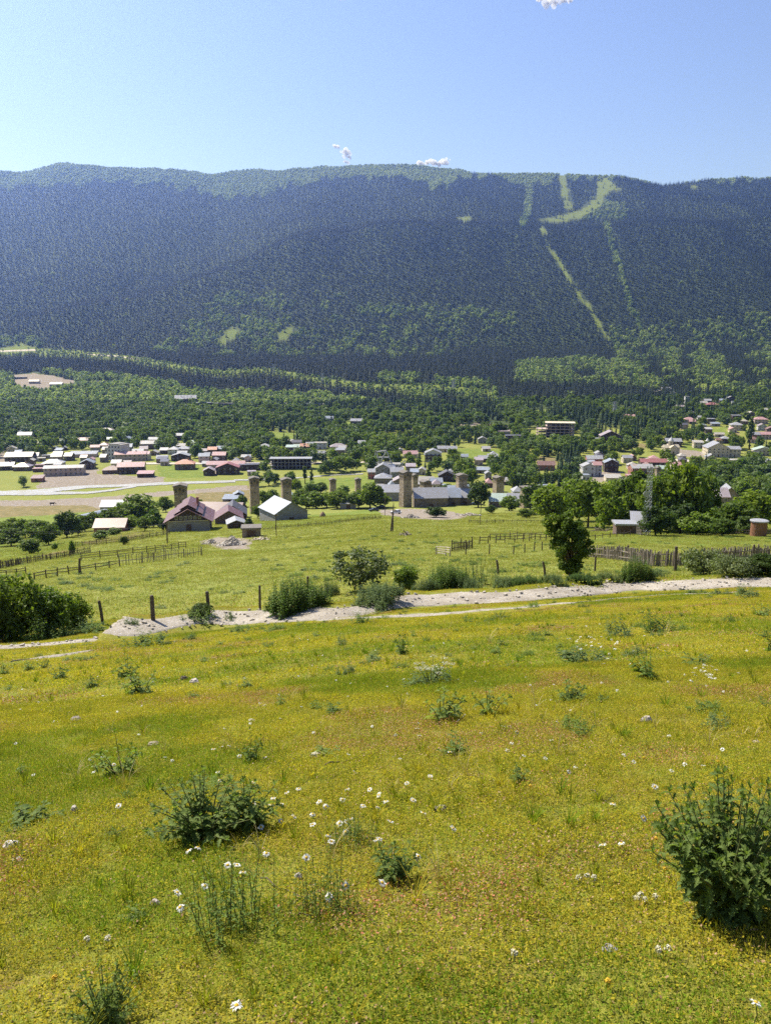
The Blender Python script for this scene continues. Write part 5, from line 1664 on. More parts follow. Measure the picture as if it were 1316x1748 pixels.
def cow(px, row, col, label, yaw=0):
    x, y, z = at(px, row)
    m = MB()
    m.tube([(-.95,0,1.15),(-.7,0,1.12),(0,0,1.05),(.6,0,1.1),(.95,0,1.2)], [.25,.36,.40,.36,.22], 9)
    m.tube([(.85,0,1.25),(1.2,0,1.1),(1.5,0,.85)], [.2,.15,.13], 7); m.tube([(1.4,0,.95),(1.75,0,.65)], [.15,.09], 7)
    for sx in (-.7,.65):
        for sy in (-.22,.22): m.tube([(sx,sy,1.0),(sx+.04,sy,.5),(sx-.02,sy,0)], [.13,.075,.06], 6)
    m.tube([(-.97,0,1.3),(-1.08,0,.9),(-1.05,0,.5)], [.04,.03,.03], 4)
    o = m.build('cow', surf('cow_hide_%d' % px, col, None, 2, .8, 0), None, smooth=True); o.location = (x, y, z); o.rotation_euler = (0,0,radians(yaw)); o.scale = (1.25,)*3
    tag(o, label, 'cow', 'cattle on the straw field' if px > 500 else None)
cow(931,792,(.10,.04,.02),'left cow of three on the straw field',20)
cow(938,793,(.12,.05,.03),'middle cow of three on the straw field',160)
cow(944,790,(.08,.04,.02),'right cow of three on the straw field',60)
cow(90,863,(.05,.035,.03),'dark cow alone on the dry flat near the river',10)

def heap(name, px, row, wpx, hgt, n, mat, label, size=.35, planks=False, dy=1.5):
    x, y, z = at(px, row); w = meters(wpx, y, z)
    r = np.random.default_rng(int(px)); m = MB()
    for _ in range(n):
        a = r.random()*6.28; q = r.random()**.6; xx = cos(a)*q*w/2; yy = sin(a)*q*dy
        bump_ = .7+.5*sin(xx*1.7+1)*cos(xx*.6)
        zz = float(H(x+xx, y+yy))-z + hgt*max(0, 1-q)*bump_
        s = size*(.4+1.0*r.random())
        if planks: m.obox((xx,yy,zz+.1), s*5, s*.5, s*.16, r.random()*3.1, r.normal()*.1, r.normal()*.35)
        else: m.obox((xx,yy,zz), s*1.3, s, s*.8, r.random()*3.1, r.normal()*.5, r.normal()*.5)
    if hgt > .5:
        k = 24; vs = [(0,0,hgt*.9)]
        for ring_, f in ((.35,.75),(.7,.35),(1.0,-.2)):
            for i in range(k): a = 2*pi*i/k; xx = cos(a)*ring_*w/2; yy = sin(a)*ring_*dy; vs.append((xx, yy, float(H(x+xx,y+yy))-z+hgt*f*(.8+.4*sin(i*2.3))))
        fs = [(0,1+i,1+(i+1) % k) for i in range(k)]
        for L in range(2): fs += [(1+L*k+i, 1+(L+1)*k+i, 1+(L+1)*k+(i+1) % k, 1+L*k+(i+1) % k) for i in range(k)]
        m.add(vs, fs)
    o = m.build(name, mat, None, loc=(x, y, z)); tag(o, label, name.replace('_',' '))
M_RUB = surf('pale_rubble', (.46,.41,.34), (.27,.24,.20), 5, .95, .02)
heap('rubble_heap', 395, 931, 50, 1.4, 260, M_RUB, 'broad heap of pale rubble below the rough stone hut', .35, dy=2.2)
heap('rubble_heap', 360, 928, 30, .7, 120, M_RUB, 'smaller low heap of rubble left of the broad one', .28)
heap('plank_pile', 444, 922, 36, .25, 45, M_PALE, 'scattered pale planks around the rough stone hut', .3, True, 1.3)
heap('plank_pile', 690, 914, 22, .4, 26, M_FENCE, 'grey jumble of sticks right of the dead trunks', .28, True, .8)
heap('rubble_heap', 700, 884, 34, 1.0, 120, M_RUB, 'pale stones on the dirt lot before the tallest tower', .5)
heap('rubble_heap', 800, 880, 46, .8, 130, M_RUB, 'long pale stones at the right end of the dirt lot', .5)
heap('plank_pile', 1022, 907, 36, .5, 30, M_FENCED, 'dark lumber and debris left of the white shed', .3, True, 1.2)
def haystack(px, row, wpx, label):
    x, y, z = at(px, row); w = meters(wpx, y, z)
    m = MB(); m.tube([(0,0,-.2),(0,0,w*.25),(0,0,w*.55),(0,0,w*.8),(0,0,w*.92)], [w*.5,w*.52,w*.38,w*.16,.04], 14)
    o = m.build('haystack', surf('old_hay', (.30,.21,.13),(.19,.13,.09),4,.95,.05), None, loc=(x,y,z)); tag(o, label, 'haystack')
haystack(551, 882, 10, 'small brown haystack right of the big grey plank barn')
# ------------------------------------------------------------------ individual trees of the valley
def tree_thing(name, meshes, x, y, z, rz, sc, label, cat='tree', group=None, parts=True):
    if parts:
        root = empty(name, (x, y, z), rz); root.scale = sc
        link('trunk', meshes[0], root); link('crown', meshes[1], root)
    else:
        root = link(name, meshes[1], None, (x, y, z), rz, sc)
    tag(root, label, cat, group)
    return root

near_bro = [broadleaf(200+i, h=10, w=8.5, base=0.10, clumps=46, per=46, size=0.55, mat=[M_LEAF, M_LEAFB, M_LEAF, M_LEAFD][i % 4], crf=.16) for i in range(8)]
bush_pro = [broadleaf(230+i, h=4, w=5, base=0.0, clumps=30, per=50, size=0.30, mat=[M_LEAFP, M_LEAF, M_LEAFD][i % 3], crf=.2) for i in range(3)]
NB = {'mid':[0,2,4,6], 'bright':[1,5], 'dark':[3,7]}
tr = np.random.default_rng(5)
TREE_XY = []
def ntree(px, base, top, wpx, kind, label, group=None, dist=None, name='broadleaf_tree'):
    x, y, z = at(px, base) if dist is None else at_y(px, dist)
    hh = float(row_tan(top))*y - z; w = meters(wpx, y, z)
    k = NB[kind][int(tr.integers(0, len(NB[kind])))]
    TREE_XY.append((x, y, w/2))
    return tree_thing(name, near_bro[k], x, y, z-.15, tr.random()*6.28, (w/7.2, w/7.2, hh/9.6), label, 'tree', group)
T = ntree
RB = 'tall trees of the right hand belt'
T(938,897,829,62,'mid','leftmost big tree of the right belt, beside the dark tower tree',RB)
T(972,890,820,58,'bright','sunlit tree behind the crown of the lone leaning tree',RB)
T(1003,900,818,56,'mid','tree directly above the gap right of the lone leaning tree',RB)
T(1030,905,828,54,'bright','bright lumpy tree left of the white shed',RB)
T(1052,893,820,52,'mid','tree rising behind the white roofed shed',RB)
T(1076,903,858,44,'bright','low bright tree close behind the two sheds',RB)
T(1090,903,806,56,'mid','tree just left of the lattice mast top',RB)
T(1122,908,812,56,'mid','tall dark fronted tree right of the lattice mast',RB)
T(1143,905,790,60,'bright','tallest tree of the right belt, crowned by a pointed top',RB)
T(1170,907,791,62,'mid','tall tree right of the tallest one in the belt',RB)
T(1195,905,812,58,'mid','last tall tree of the belt before the yellow green bushes',RB)
T(1118,914,862,50,'dark','dark low tree in front of the tall belt trees',RB)
T(1160,912,858,50,'dark','dark low tree filling the shade right of the belt centre',RB)
T(1075,893,812,46,'dark','dark tree behind the belt over the guesthouse',RB)
T(1010,880,824,50,'mid','rounded tree back in the belt left of centre',RB)
YB = 'yellow green bushes by the round hut'
for px, b, t, w, kd, lab in ((1187,913,874,54,'bright','leftmost pale yellow green bush beside the belt shade'),(1222,911,868,50,'bright','second yellow green bush from the belt'),
        (1255,909,852,60,'mid','olive bush behind the dark palisade by the round hut'),(1288,906,838,66,'mid','tallest olive bush above the round hut'),
        (1322,904,846,60,'mid','olive bush cut by the right edge above the round hut'),(1232,915,884,40,'mid','small bush at the left end of the round hut palisade'),
        (1278,911,880,44,'dark','shady bush just left of the round hut roof')):
    T(px,b,t,w,kd,lab,YB,name='tall_bush')
# between the towers
for px, b, t, w, kd, lab in (
    (816,866,820,36,'dark','dark round tree right of the fourth stone tower'),(912,878,826,46,'dark','dark tree hiding the flat topped tower'),
    (928,872,840,34,'mid','tree right of the dark tower tree'),(869,872,846,28,'bright','small bright tree before the pale green roof'),
    (837,876,862,16,'mid','small tree at the left end of the pale green roof'),(744,883,864,30,'dark','grey green round bush on the dirt lot edge'),
    (762,840,826,22,'bright','bright little tree in front of the dark gabled house'),(898,884,868,26,'mid','low tree under the flat topped tower'),
    (950,880,848,34,'mid','tree between tower tree and belt'),
    (523,868,842,28,'bright','sunlit tree right of the big grey plank barn'),(540,868,838,32,'bright','second sunlit tree right of the grey plank barn'),
    (558,866,840,30,'bright','tree at the left foot of the slim grey tower'),(576,868,838,36,'mid','wide tree under the slim grey tower'),
    (594,864,842,28,'bright','tree between the two small far towers'),(612,868,840,36,'mid','wide tree under the small dark capped tower'),
    (632,868,826,40,'mid','largest tree left of the tallest tower'),(650,866,842,26,'mid','tree touching the dark parked cars'),
    (532,846,822,26,'bright','upper sunlit tree left of the slim grey tower'),(548,842,824,22,'mid','tree above the sunlit pair left of the slim tower'),
    (516,858,834,24,'mid','tree just right of the warm brown tower'),(586,846,828,22,'bright','upper tree between the two small far towers'),
    (634,842,824,24,'bright','upper tree right of the small dark capped tower'),(502,872,848,18,'mid','small tree behind the grey plank barn ridge'),
    (456,886,858,20,'dark','dark tree between maroon barns and grey plank barn'),(440,884,862,18,'mid','tree behind the clipped dark bush'),
    (452,862,838,22,'mid','tree right of the second stone tower'),(466,858,836,20,'bright','bright tree between second and third stone towers'),
    (412,866,846,18,'mid','tree left of the second stone tower'),(474,884,864,16,'mid','small tree before the left gable of the plank barn'),
    # left group
    (239,893,845,56,'bright','big round bright tree left of the first stone tower'),(263,900,870,28,'bright','bright tree touching the left end of the farmhouse'),
    (205,896,866,34,'mid','tree left of the big round bright tree'),(186,898,868,34,'mid','tree behind the pale polytunnel'),
    (226,905,880,28,'mid','tree right of the long reddish shed'),(248,907,882,24,'mid','low tree between big bright tree and farmhouse'),
    (325,874,850,30,'mid','tree at the right foot of the first stone tower'),(284,874,848,24,'mid','tree at the left foot of the first stone tower'),
    (115,918,872,36,'dark','tall dark tree left of the pale polytunnel'),(146,908,880,30,'mid','tree in front of the pale polytunnel'),
    (163,906,874,28,'mid','slim tree right of the pale polytunnel'),(134,914,892,24,'mid','low tree under the polytunnel'),
    (172,920,904,24,'bright','low bright bush under the long reddish shed'),(66,924,888,40,'mid','wide tree above the bright green plot'),
    (84,930,896,34,'mid','tree right of the wide one above the green plot'),(20,932,902,40,'mid','tree over the white tarpaulins at far left'),
    (44,918,886,30,'mid','tree behind the white tarpaulins'),(8,915,890,34,'mid','tree cut by the left edge above the meadow'),
    (52,946,920,34,'mid','apple tree at the corner of the bright green plot'),(96,912,892,26,'mid','small tree left of the tall dark one'),
    (26,906,884,26,'mid','back tree near the left edge'),(124,948,922,9,'bright','tiny young tree on the ploughed strip, left one'),
    (94,938,926,10,'bright','tiny young tree left end of the ploughed strip'),(213,930,914,12,'dark','little dark tree at the end of the ploughed strip'),
    (280,906,884,18,'dark','dark tree against the farmhouse left wall'),(196,912,900,22,'bright','low yellowish bush in front of the reddish shed'),
    (340,868,852,20,'mid','tree behind the long maroon barn'),(505,842,818,20,'mid','tree above the warm brown tower right side')):
    T(px,b,t,w,kd,lab)
def cone_bush():
    x, y, z = at(426, 902)
    tree_thing('clipped_bush', broadleaf(400, h=3.2, w=2.6, base=0, clumps=40, per=45, size=.22, mat=M_LEAFD, egg=.5, crf=.2), x, y, z, 0, (1,1,1), 'dense dark egg shaped bush beside the white roofed shed', 'bush')
cone_bush()

# poplars and spruces that can be told apart
pop = [broadleaf(300+i, h=14, w=2.6, base=.04, clumps=34, per=20, size=.6, mat=M_LEAFD, egg=.6, crf=.3) for i in range(3)]
for i, (px, b, t, w, lab) in enumerate(((877,832,800,7,'leftmost poplar of the dark clump behind the lone tower'),(884,833,797,7,'second poplar of the dark clump'),
      (890,833,795,7,'third poplar of the dark clump'),(896,832,799,7,'rightmost poplar of the dark clump'),(732,822,788,8,'poplar left above the tall tower row'),
      (1278,768,704,9,'tall narrow poplar near the right edge above the grey roof'),(521,826,790,7,'narrow poplar before the long pavilion'),(532,826,796,6,'smaller narrow poplar right of the pavilion one'))):
    x, y, z = at(px, b); hh = float(row_tan(t))*y-z; w_ = meters(w, y, z)
    tree_thing('poplar', pop[i % 3], x, y, z, i*1.3, (w_/2.6, w_/2.6, hh/14), lab, 'tree', 'dark slender poplars'); TREE_XY.append((x, y, 3))

# filling woodland of the valley floor and slopes: candidates with density by place
VP = jitter_grid(395, 1200, -0.60, 0.60, lambda y: 7.2 if y < 640 else 8.2)
vz = H(VP[:,0], VP[:,1]); vpx, vrow = proj(VP[:,0], VP[:,1], vz)
dens = np.zeros(len(VP))
def region(poly, d, lo=0, hi=5000):
    m_ = inpoly(vpx, vrow, poly) & (VP[:,1] > lo) & (VP[:,1] < hi); dens[m_] = d
region([(-300,600),(1700,600),(1700,770),(1000,772),(880,768),(700,772),(560,770),(440,762),(380,772),(340,758),(160,752),(-300,752)], .93)
region([(-300,752),(160,752),(340,758),(380,772),(440,762),(560,770),(700,772),(880,768),(880,800),(560,792),(-300,782)], .6)
region([(-300,770),(60,765),(60,785),(-300,785)], .8)
region([(120,775),(180,780),(182,800),(150,800)], .95); region([(390,770),(460,775),(500,792),(455,800),(395,790)], .97)
region([(560,762),(680,768),(690,800),(560,792)], .95)
region([(690,800),(700,786),(880,790),(990,800),(990,832),(880,838),(790,832),(760,812)], .55)
region([(925,785),(992,780),(998,835),(925,838)], .9)
region([(700,755),(800,740),(900,745),(1010,752),(1010,790),(890,792),(860,765),(760,765)], .75)
region([(990,770),(1200,785),(1316,785),(1700,790),(1700,870),(1200,870),(1060,850),(990,835)], .42)
region([(1180,795),(1700,785),(1700,880),(1200,880),(1130,850)], .97)
region([(1000,680),(1700,680),(1700,800),(1280,790),(1180,760),(1100,770),(1020,760)], .55)
region([(1060,700),(1200,690),(1215,750),(1100,752),(1060,745)], .92)
region([(420,808),(560,800),(650,806),(650,830),(420,832)], .45)
region([(0,825),(60,815),(70,835),(0,838)], .9)
dens *= (VP[:,1] < 1160)
dens *= np.where(fbm(VP[:,0]/38, VP[:,1]/38, 3, 61) > -0.13, 1, .35)
for p in DRY+EARTH+BRIGHT+GRAVEL: dens[inpoly(vpx, vrow, p)] = 0
for poly, lo in (([(-80,838),(400,820),(640,806),(640,811),(400,827),(-80,850)],0),): dens[inpoly(vpx, vrow, poly)] = 0
for a_, b_ in (((250,791),(690,797)),((1100,784),(1260,786)),((440,704),(519,714)),((625,727),(712,732))):
    dens[line_mask([a_, b_], 3.2, vpx, vrow)] = 0
kp = rng.random(len(VP)) < dens
hs = np.array(HOUSE_SPOTS)
for (hx, hy, hr) in HOUSE_SPOTS:
    ax = hx*VP[:,1]/hy          # also keep the sight line in front of a house open
    kp &= ~((np.hypot(VP[:,0]-hx, VP[:,1]-hy) < hr+4.0) | ((np.abs(VP[:,0]-ax) < hr+1.5) & (VP[:,1] < hy) & (VP[:,1] > hy-hr-38) & (rng.random(len(VP)) < .96)))
VP = VP[kp]; vz = vz[kp]; vpx = vpx[kp]; vrow = vrow[kp]
spr = rng.random(len(VP)) < .07
for p, d_ in (([(925,780),(998,778),(998,838),(925,840)], .9), ([(880,700),(1010,700),(1080,735),(1060,760),(1010,745)], .9), ([(1060,690),(1160,690),(1200,760),(1060,750)], .6),
              ([(1020,690),(1300,665),(1316,700),(1100,720)], .5), ([(180,640),(560,660),(860,690),(860,722),(560,705),(180,665)], .75), ([(400,730),(560,722),(560,768),(470,760)], .35),
              ([(690,725),(860,740),(800,780),(700,790)], .2)):
    spr |= inpoly(vpx, vrow, p) & (rng.random(len(VP)) < d_)
inview = (vpx > -10) & (vpx < 1326)
P = np.stack([VP[:,0], VP[:,1], vz-.2], 1)
KN = ['round', 'broad', 'tall', 'dense', 'loose', 'small']
REFS = [(int(p_), int(r_), t_) for p_, r_, t_ in (
 (37,789,'the long mauve barn'),(112,812,'the long rusty block'),(143,758,'the pink roof left'),(184,740,'the highest left roof'),(197,786,'the stepped white building'),
 (226,809,'the brightest pink roof'),(255,767,'the rusty white roof'),(309,752,'the lone bright slope roof'),(317,802,'the pink hipped orchard house'),(376,789,'the tall brick house'),
 (427,803,'the dark flat block'),(453,768,'the lone white hipped roof'),(496,800,'the long pavilion'),(521,773,'the orange roof cluster'),(578,770,'the wide hipped roof'),
 (434,815,'the second stone tower'),(568,818,'the slim grey tower'),(652,803,'the white steel frame'),(700,782,'the pink slope roof'),(739,789,'the white chalet'),
 (771,775,'the grey house by the chalet'),(840,787,'the bright terrace pair'),(875,756,'the dark cube'),(950,747,'the concrete frame'),(931,803,'the brown cattle barn'),
 (851,812,'the lone tower'),(762,822,'the dark gabled house'),(888,833,'the poplar clump'),(1040,757,'the big dark chalet'),(1041,806,'the tall dark house'),(1002,813,'the white stepped house'),
 (1092,815,'the red guesthouse'),(1113,796,'the longest red roof'),(1146,776,'the domed church'),(1220,780,'the gabled hall'),(1189,792,'the brown gable'),(1300,778,'the pale green gable'),
 (1223,868,'the mauve glimpsed roofs'),(1255,735,'the wide white roof'),(1296,724,'the pink roof right'),(1175,721,'the pink hipped roof'),(1214,696,'the high red roof'),
 (1072,716,'the pink spruce wood roof'),(609,727,'the ridge house'),(480,705,'the pale slope road'),(318,692,'the dark lodge'),(45,752,'the lone white house'),(98,664,'the red earthworks'),
 (830,730,'the bare earth terrace'),(1257,791,'the broad flat roof'),(1270,830,'the right gorge'))]
def tree_label(kind, hh, px, row, used):
    d = [((px-a)**2+((row-b)*2.0)**2, a, b, t) for a, b, t in REFS]; _, a, b, t = min(d)
    dx = px-a; dr = row-b
    side = ('left of' if dx < 0 else 'right of') if abs(dx) > 1.3*abs(dr)*1.6 else ('behind' if dr < 0 else 'in front of')
    if abs(dx) > 6 and abs(dr) > 4 and side in ('behind', 'in front of'): side = side + (' and left of' if dx < 0 else ' and right of')
    base = "%s %s %s" % (kind, side, t)
    used.setdefault(base, []).append((abs(dx)+2*abs(dr), px, row)); return base
def valley_trees():
    used = {}; rec = []
    for is_s, nm, protos, limit in ((True, 'spruce', mid_con, 230), (False, 'valley_tree', mid_bro, 205)):
        sel = np.nonzero(inview & (spr == is_s))[0]
        sel = sel[np.argsort(P[sel,1])][:limit]
        for i in sel:
            k = int(rng.integers(0, len(protos)))
            hh = (.55+.45*rng.random())*(0.85 if is_s else 1.0)
            ww = hh*(.85+.35*rng.random())
            kind = ('tall' if hh > .75 else 'short')+(' dark spruce' if is_s else ' broadleaf tree')
            rec.append((nm, protos[k], tuple(P[i]), rng.random()*6.28, (ww, ww, hh), tree_label(kind, hh, vpx[i], vrow[i], used), vpx[i], vrow[i], is_s))
        rest = np.setdiff1d(np.nonzero(spr == is_s)[0], sel)
        C_ = proto_collection(nm+'_kinds', [p[1] for p in protos])
        k = len(rest); hh = .6+.5*rng.random(k)
        if is_s: hh *= .9
        ww = hh*(.9+.4*rng.random(k))
        scatter('spruce_wood' if is_s else 'broadleaf_wood', P[rest], rng.random(k)*6.28, np.stack([ww, ww, hh], 1), rng.integers(0, len(protos), k), C_)
        print(nm, len(sel), 'rest', k)
    ORD = ['nearest','second','third','fourth','fifth','sixth','seventh','eighth','ninth','tenth','eleventh','twelfth','thirteenth','fourteenth','fifteenth','sixteenth','seventeenth','eighteenth','nineteenth','twentieth']
    for (nm, pr, loc, rz, sc, base, px, row, is_s) in rec:
        L = sorted(used[base])
        if len(L) == 1: lab = base
        else:
            j = [q for q in range(len(L)) if L[q][1] == px and L[q][2] == row][0]
            w_ = base.split(' ', 1)
            lab = (ORD[j] if j < len(ORD) else 'farther') + ' ' + base
        tree_thing(nm, pr, loc[0], loc[1], loc[2], rz, sc, lab, 'tree', 'spruces of the valley' if is_s else 'broadleaf trees of the valley', parts=loc[1] < 560)
valley_trees()
# woodland beyond, between the village slope and the strip is already in the far forest
# ------------------------------------------------------------------ foreground plants
gr = np.random.default_rng(11)
M_THIS = foliage("thistle_leaves", (0.085,0.13,0.03), (0.21,0.27,0.07), trans=.45, scale=9, rough=.65, spec=.12, huev=.15)
M_WEED = foliage("weed_leaves", (0.065,0.11,0.02), (0.165,0.23,0.04), trans=.38, spec=.12, scale=9, huev=.2)
M_NETT = foliage("nettle_leaves", (0.045,0.085,0.014), (0.12,0.19,0.03), trans=.4, spec=.12, scale=4, huev=.15)
M_GREYL = foliage("grey_green_leaves", (0.07,0.11,0.035), (0.16,0.21,0.065), trans=.35, spec=.12, scale=5, huev=.1)
M_STALK = surf('plant_stalk', (.13,.15,.05), (.08,.09,.03), 20, .8, 0)
M_DSTALK = surf('dry_stalk', (.34,.27,.12), (.22,.17,.08), 20, .8, 0)

def lobed_leaf(V, Fc, base, dirv, L, wid, droop, r, lobes=5):
    """jagged curved leaf as a strip with side teeth"""
    d = Vector(dirv).normalized(); side = d.cross(Vector((0,0,1)))
    if side.length < .1: side = Vector((1,0,0))
    side.normalize(); up = side.cross(d)
    b = len(V); n = lobes*2+1; p = Vector(base)
    tilt = r.normal()*.3
    s2 = side*cos(tilt)+up*sin(tilt)
    for i in range(n+1):
        t = i/n
        c = p + d*(L*t) + Vector((0,0,-droop*L*t*t))
        w = wid*(math.sin(pi*min(1,t*.92+.06))**.8)*(1.0 if i % 2 else .38)
        if i == n: w = 0.0005
        lift = up*(w*.35)
        V += [tuple(c + s2*w + lift + d*(w*.5)), tuple(c), tuple(c - s2*w + lift + d*(w*.5))]
    for i in range(n):
        a = b+i*3
        Fc += [(a, a+3, a+4, a+1), (a+1, a+4, a+5, a+2)]

def thistle(seed, h=.5, w=.5, stems=9, per=9, leafL=.14, mat=None, spike=0):
    r = np.random.default_rng(seed); V = []; Fc = []; m = MB()
    for s in range(stems):
        a = r.random()*6.28; q = r.random()**.5; e = Vector((cos(a)*q*w*.5, sin(a)*q*w*.5, h*(.58+.36*r.random())*(1-.42*q*q)))
        if s < spike: e = Vector((r.normal()*.03, r.normal()*.03, h))
        b0 = Vector((cos(a)*.03, sin(a)*.03, 0)); mid = (b0+e)/2 + Vector((0,0,h*.08))
        m.tube([b0, mid, e], [.006*h/.5+.001,.004*h/.5+.001,.0015], 5)
        k = per if s >= spike else int(per*1.4)
        for i in range(k):
            t = (i+.3+r.random()*.5)/k
            p = b0*(1-t)**2 + mid*(2*t*(1-t)) + e*t*t
            aa = i*2.4 + r.random()
            L = leafL*(1.15-.65*t)*(.7+.6*r.random())
            if s < spike: L *= .55
            lobed_leaf(V, Fc, p, (cos(aa), sin(aa), .15+.8*t*r.random()), L, L*.24, .35+.3*r.random(), r)
        for i in range(4):
            aa = i*1.57+r.random(); lobed_leaf(V, Fc, e, (cos(aa)*.6, sin(aa)*.6, 1), leafL*.35, leafL*.09, .1, r, 3)
    for i in range(int(stems*.8)):
        aa = r.random()*6.28; L = leafL*(1+.5*r.random())
        lobed_leaf(V, Fc, (0,0,.015), (cos(aa), sin(aa), .35), min(L, w*.5), L*.22, .3, r, 6)
    return m.mesh('stems', M_STALK), np_mesh('leaves', V, Fc, mat or M_THIS)

def upright(seed, h=1.2, w=1.6, stems=50, leaf=.09, mat=None, depth=None, bend=.12, per=16, tip=0.0):
    """clump of upright leafy stems (nettles, mint, seed stalks)"""
    r = np.random.default_rng(seed); m = MB(); Pp = []; U = []; W = []
    depth = depth or w*.6
    for s in range(stems):
        x = (r.random()-.5)*w; y = (r.random()-.5)*depth
        edge = math.sqrt(max(0, 1-(2*x/w)**2*.8))
        hh = h*edge*(.65+.45*r.random()); lx, ly = r.normal(size=2)*bend*hh
        b0 = Vector((x,y,0)); e = Vector((x+lx, y+ly, hh)); m.tube([b0, (b0+e)/2+Vector((0,0,.02)), e], [.006*h+.001,.005*h,.002*h], 4, False)
        for i in range(per):
            t = .08+.92*(i+r.random())/per
            for sg in (0, 1):
                aa = i*1.57+sg*pi+r.random()*.7; L = leaf*(1.2-.75*t)*(.7+.6*r.random())
                p = b0.lerp(e, t); d = Vector((cos(aa), sin(aa), .1-.5*r.random())); d.normalize()
                sd = d.cross(Vector((0,0,1))).normalized(); sd = (sd+Vector(r.normal(size=3))*.35).normalized()
                c = p+d*L*.55; Pp.append(c); U.append(d*L*.5); W.append(sd*L*.24)
    V, Q = tri_or_quads(np.array(Pp), np.array(U), np.array(W))
    return m.mesh('stems', M_STALK), np_mesh('leaves', V, Q, mat or M_NETT)

def place_plant(px, base, top, wpx, meshes, w0, h0, name, label, cat='weed', group=None, rz=None, parts=('stems','leaves')):
    x, y, z = at(px, base); hh = max(.05, (float(row_tan(top))*y - z)); w = meters(wpx, y, z)
    root = empty(name, (x, y, z-.01), gr.random()*6.28 if rz is None else rz); root.scale = (w/w0, w/w0, hh/h0)
    for nm, me_ in zip(parts, meshes): link(nm, me_, root)
    tag(root, label, cat, group); return root

TH_S = [thistle(500+i, .5, .6, 9, 8, .15, [M_THIS, M_WEED][i % 2], spike=(1 if i in (1,3) else 0)) for i in range(5)]
WD_S = [upright(520+i, .5, .6, 22, .09, [M_WEED, M_NETT, M_GREYL][i % 3], .5, .3, 9) for i in range(4)]
TH_B = thistle(540, .7, .8, 70, 20, .11, M_THIS, spike=0)
TH_C = thistle(541, .5, .8, 42, 12, .10, M_THIS, spike=2)
TH_D = thistle(542, .5, .5, 14, 12, .12, M_THIS)
WG = 'weeds growing in the near pasture'
pp = place_plant
pp(1235,1565,1322,262,TH_B,.8,.62,'thistle','huge dark thistle bush at the right edge of the foreground','thistle')
pp(1312,1540,1290,120,TH_D,.5,.5,'thistle','thistle behind the huge one, cut by the right edge','thistle')
pp(350,1430,1318,215,TH_C,.8,.5,'thistle','broad thistle clump at centre left with daisies around it','thistle')
pp(420,1412,1296,120,TH_D,.5,.5,'thistle','taller thistle joined to the right of the broad clump','thistle')
pp(205,1325,1248,90,TH_S[1],.6,.5,'thistle','thistle with one tall spike left of centre','thistle')
pp(430,1300,1243,55,TH_S[3],.6,.5,'thistle','small spiky thistle above the broad clump','thistle')
pp(668,1500,1412,90,TH_D,.5,.5,'thistle','bluish thistle standing alone at bottom centre','thistle')
pp(180,1752,1640,140,TH_C,.78,.5,'thistle','thistle at the bottom edge, left','thistle')
pp(560,1290,1276,64,TH_S[0],.6,.5,'thistle','flat low rosette beside the fallen twig','thistle')
pp(50,1405,1375,110,TH_S[2],.6,.5,'weed','low dark patch at the left edge above the white stone','weed')
for px, b, t, w, k, lab in ((480,1205,1178,30,1,'small dark sprig between two daisies left of centre'),(886,1336,1300,52,2,'compact dark thistle right of centre'),
    (755,1232,1162,85,0,'leafy tall weed below the white umbels'),(836,1220,1158,64,4,'weed right of the leafy tall one'),(775,1287,1245,62,2,'pale weed under the leafy tall one'),
    (686,1116,1072,46,1,'spired weed alone near the upper centre'),(970,1198,1155,70,0,'dense round weed right of centre'),(1028,1200,1181,36,2,'little weed just right of the dense round one'),
    (992,1256,1224,46,4,'grey small weed under the dense round one'),(1106,1159,1108,72,3,'bright leaved weed among the far daisies'),
    (242,1186,1138,74,0,'large weed of the left pair below the road'),(218,1156,1112,52,4,'upper weed of the left pair below the road'),(158,1173,1150,36,2,'small weed left of the left pair'),
    (102,1158,1128,42,0,'third weed from the left edge'),(8,1150,1124,34,4,'weed cut by the left edge'),(50,1144,1124,30,2,'second weed from the left edge'),(77,1140,1121,24,1,'thin weed between second and third at left'),
    (332,1193,1174,30,2,'small weed above the pale stone'),(1188,1136,1110,62,4,'loose weed right of the bright leaved one'),(1302,1206,1188,40,2,'weed near the right edge above the huge thistle'),
    (1298,1051,1027,44,0,'dark weed near the right edge below the road'),(1313,1112,1056,26,3,'tall weed cut by the right edge')):
    pp(px,b,t,w,TH_S[k],.6,.5,'weed',lab,'weed',WG)
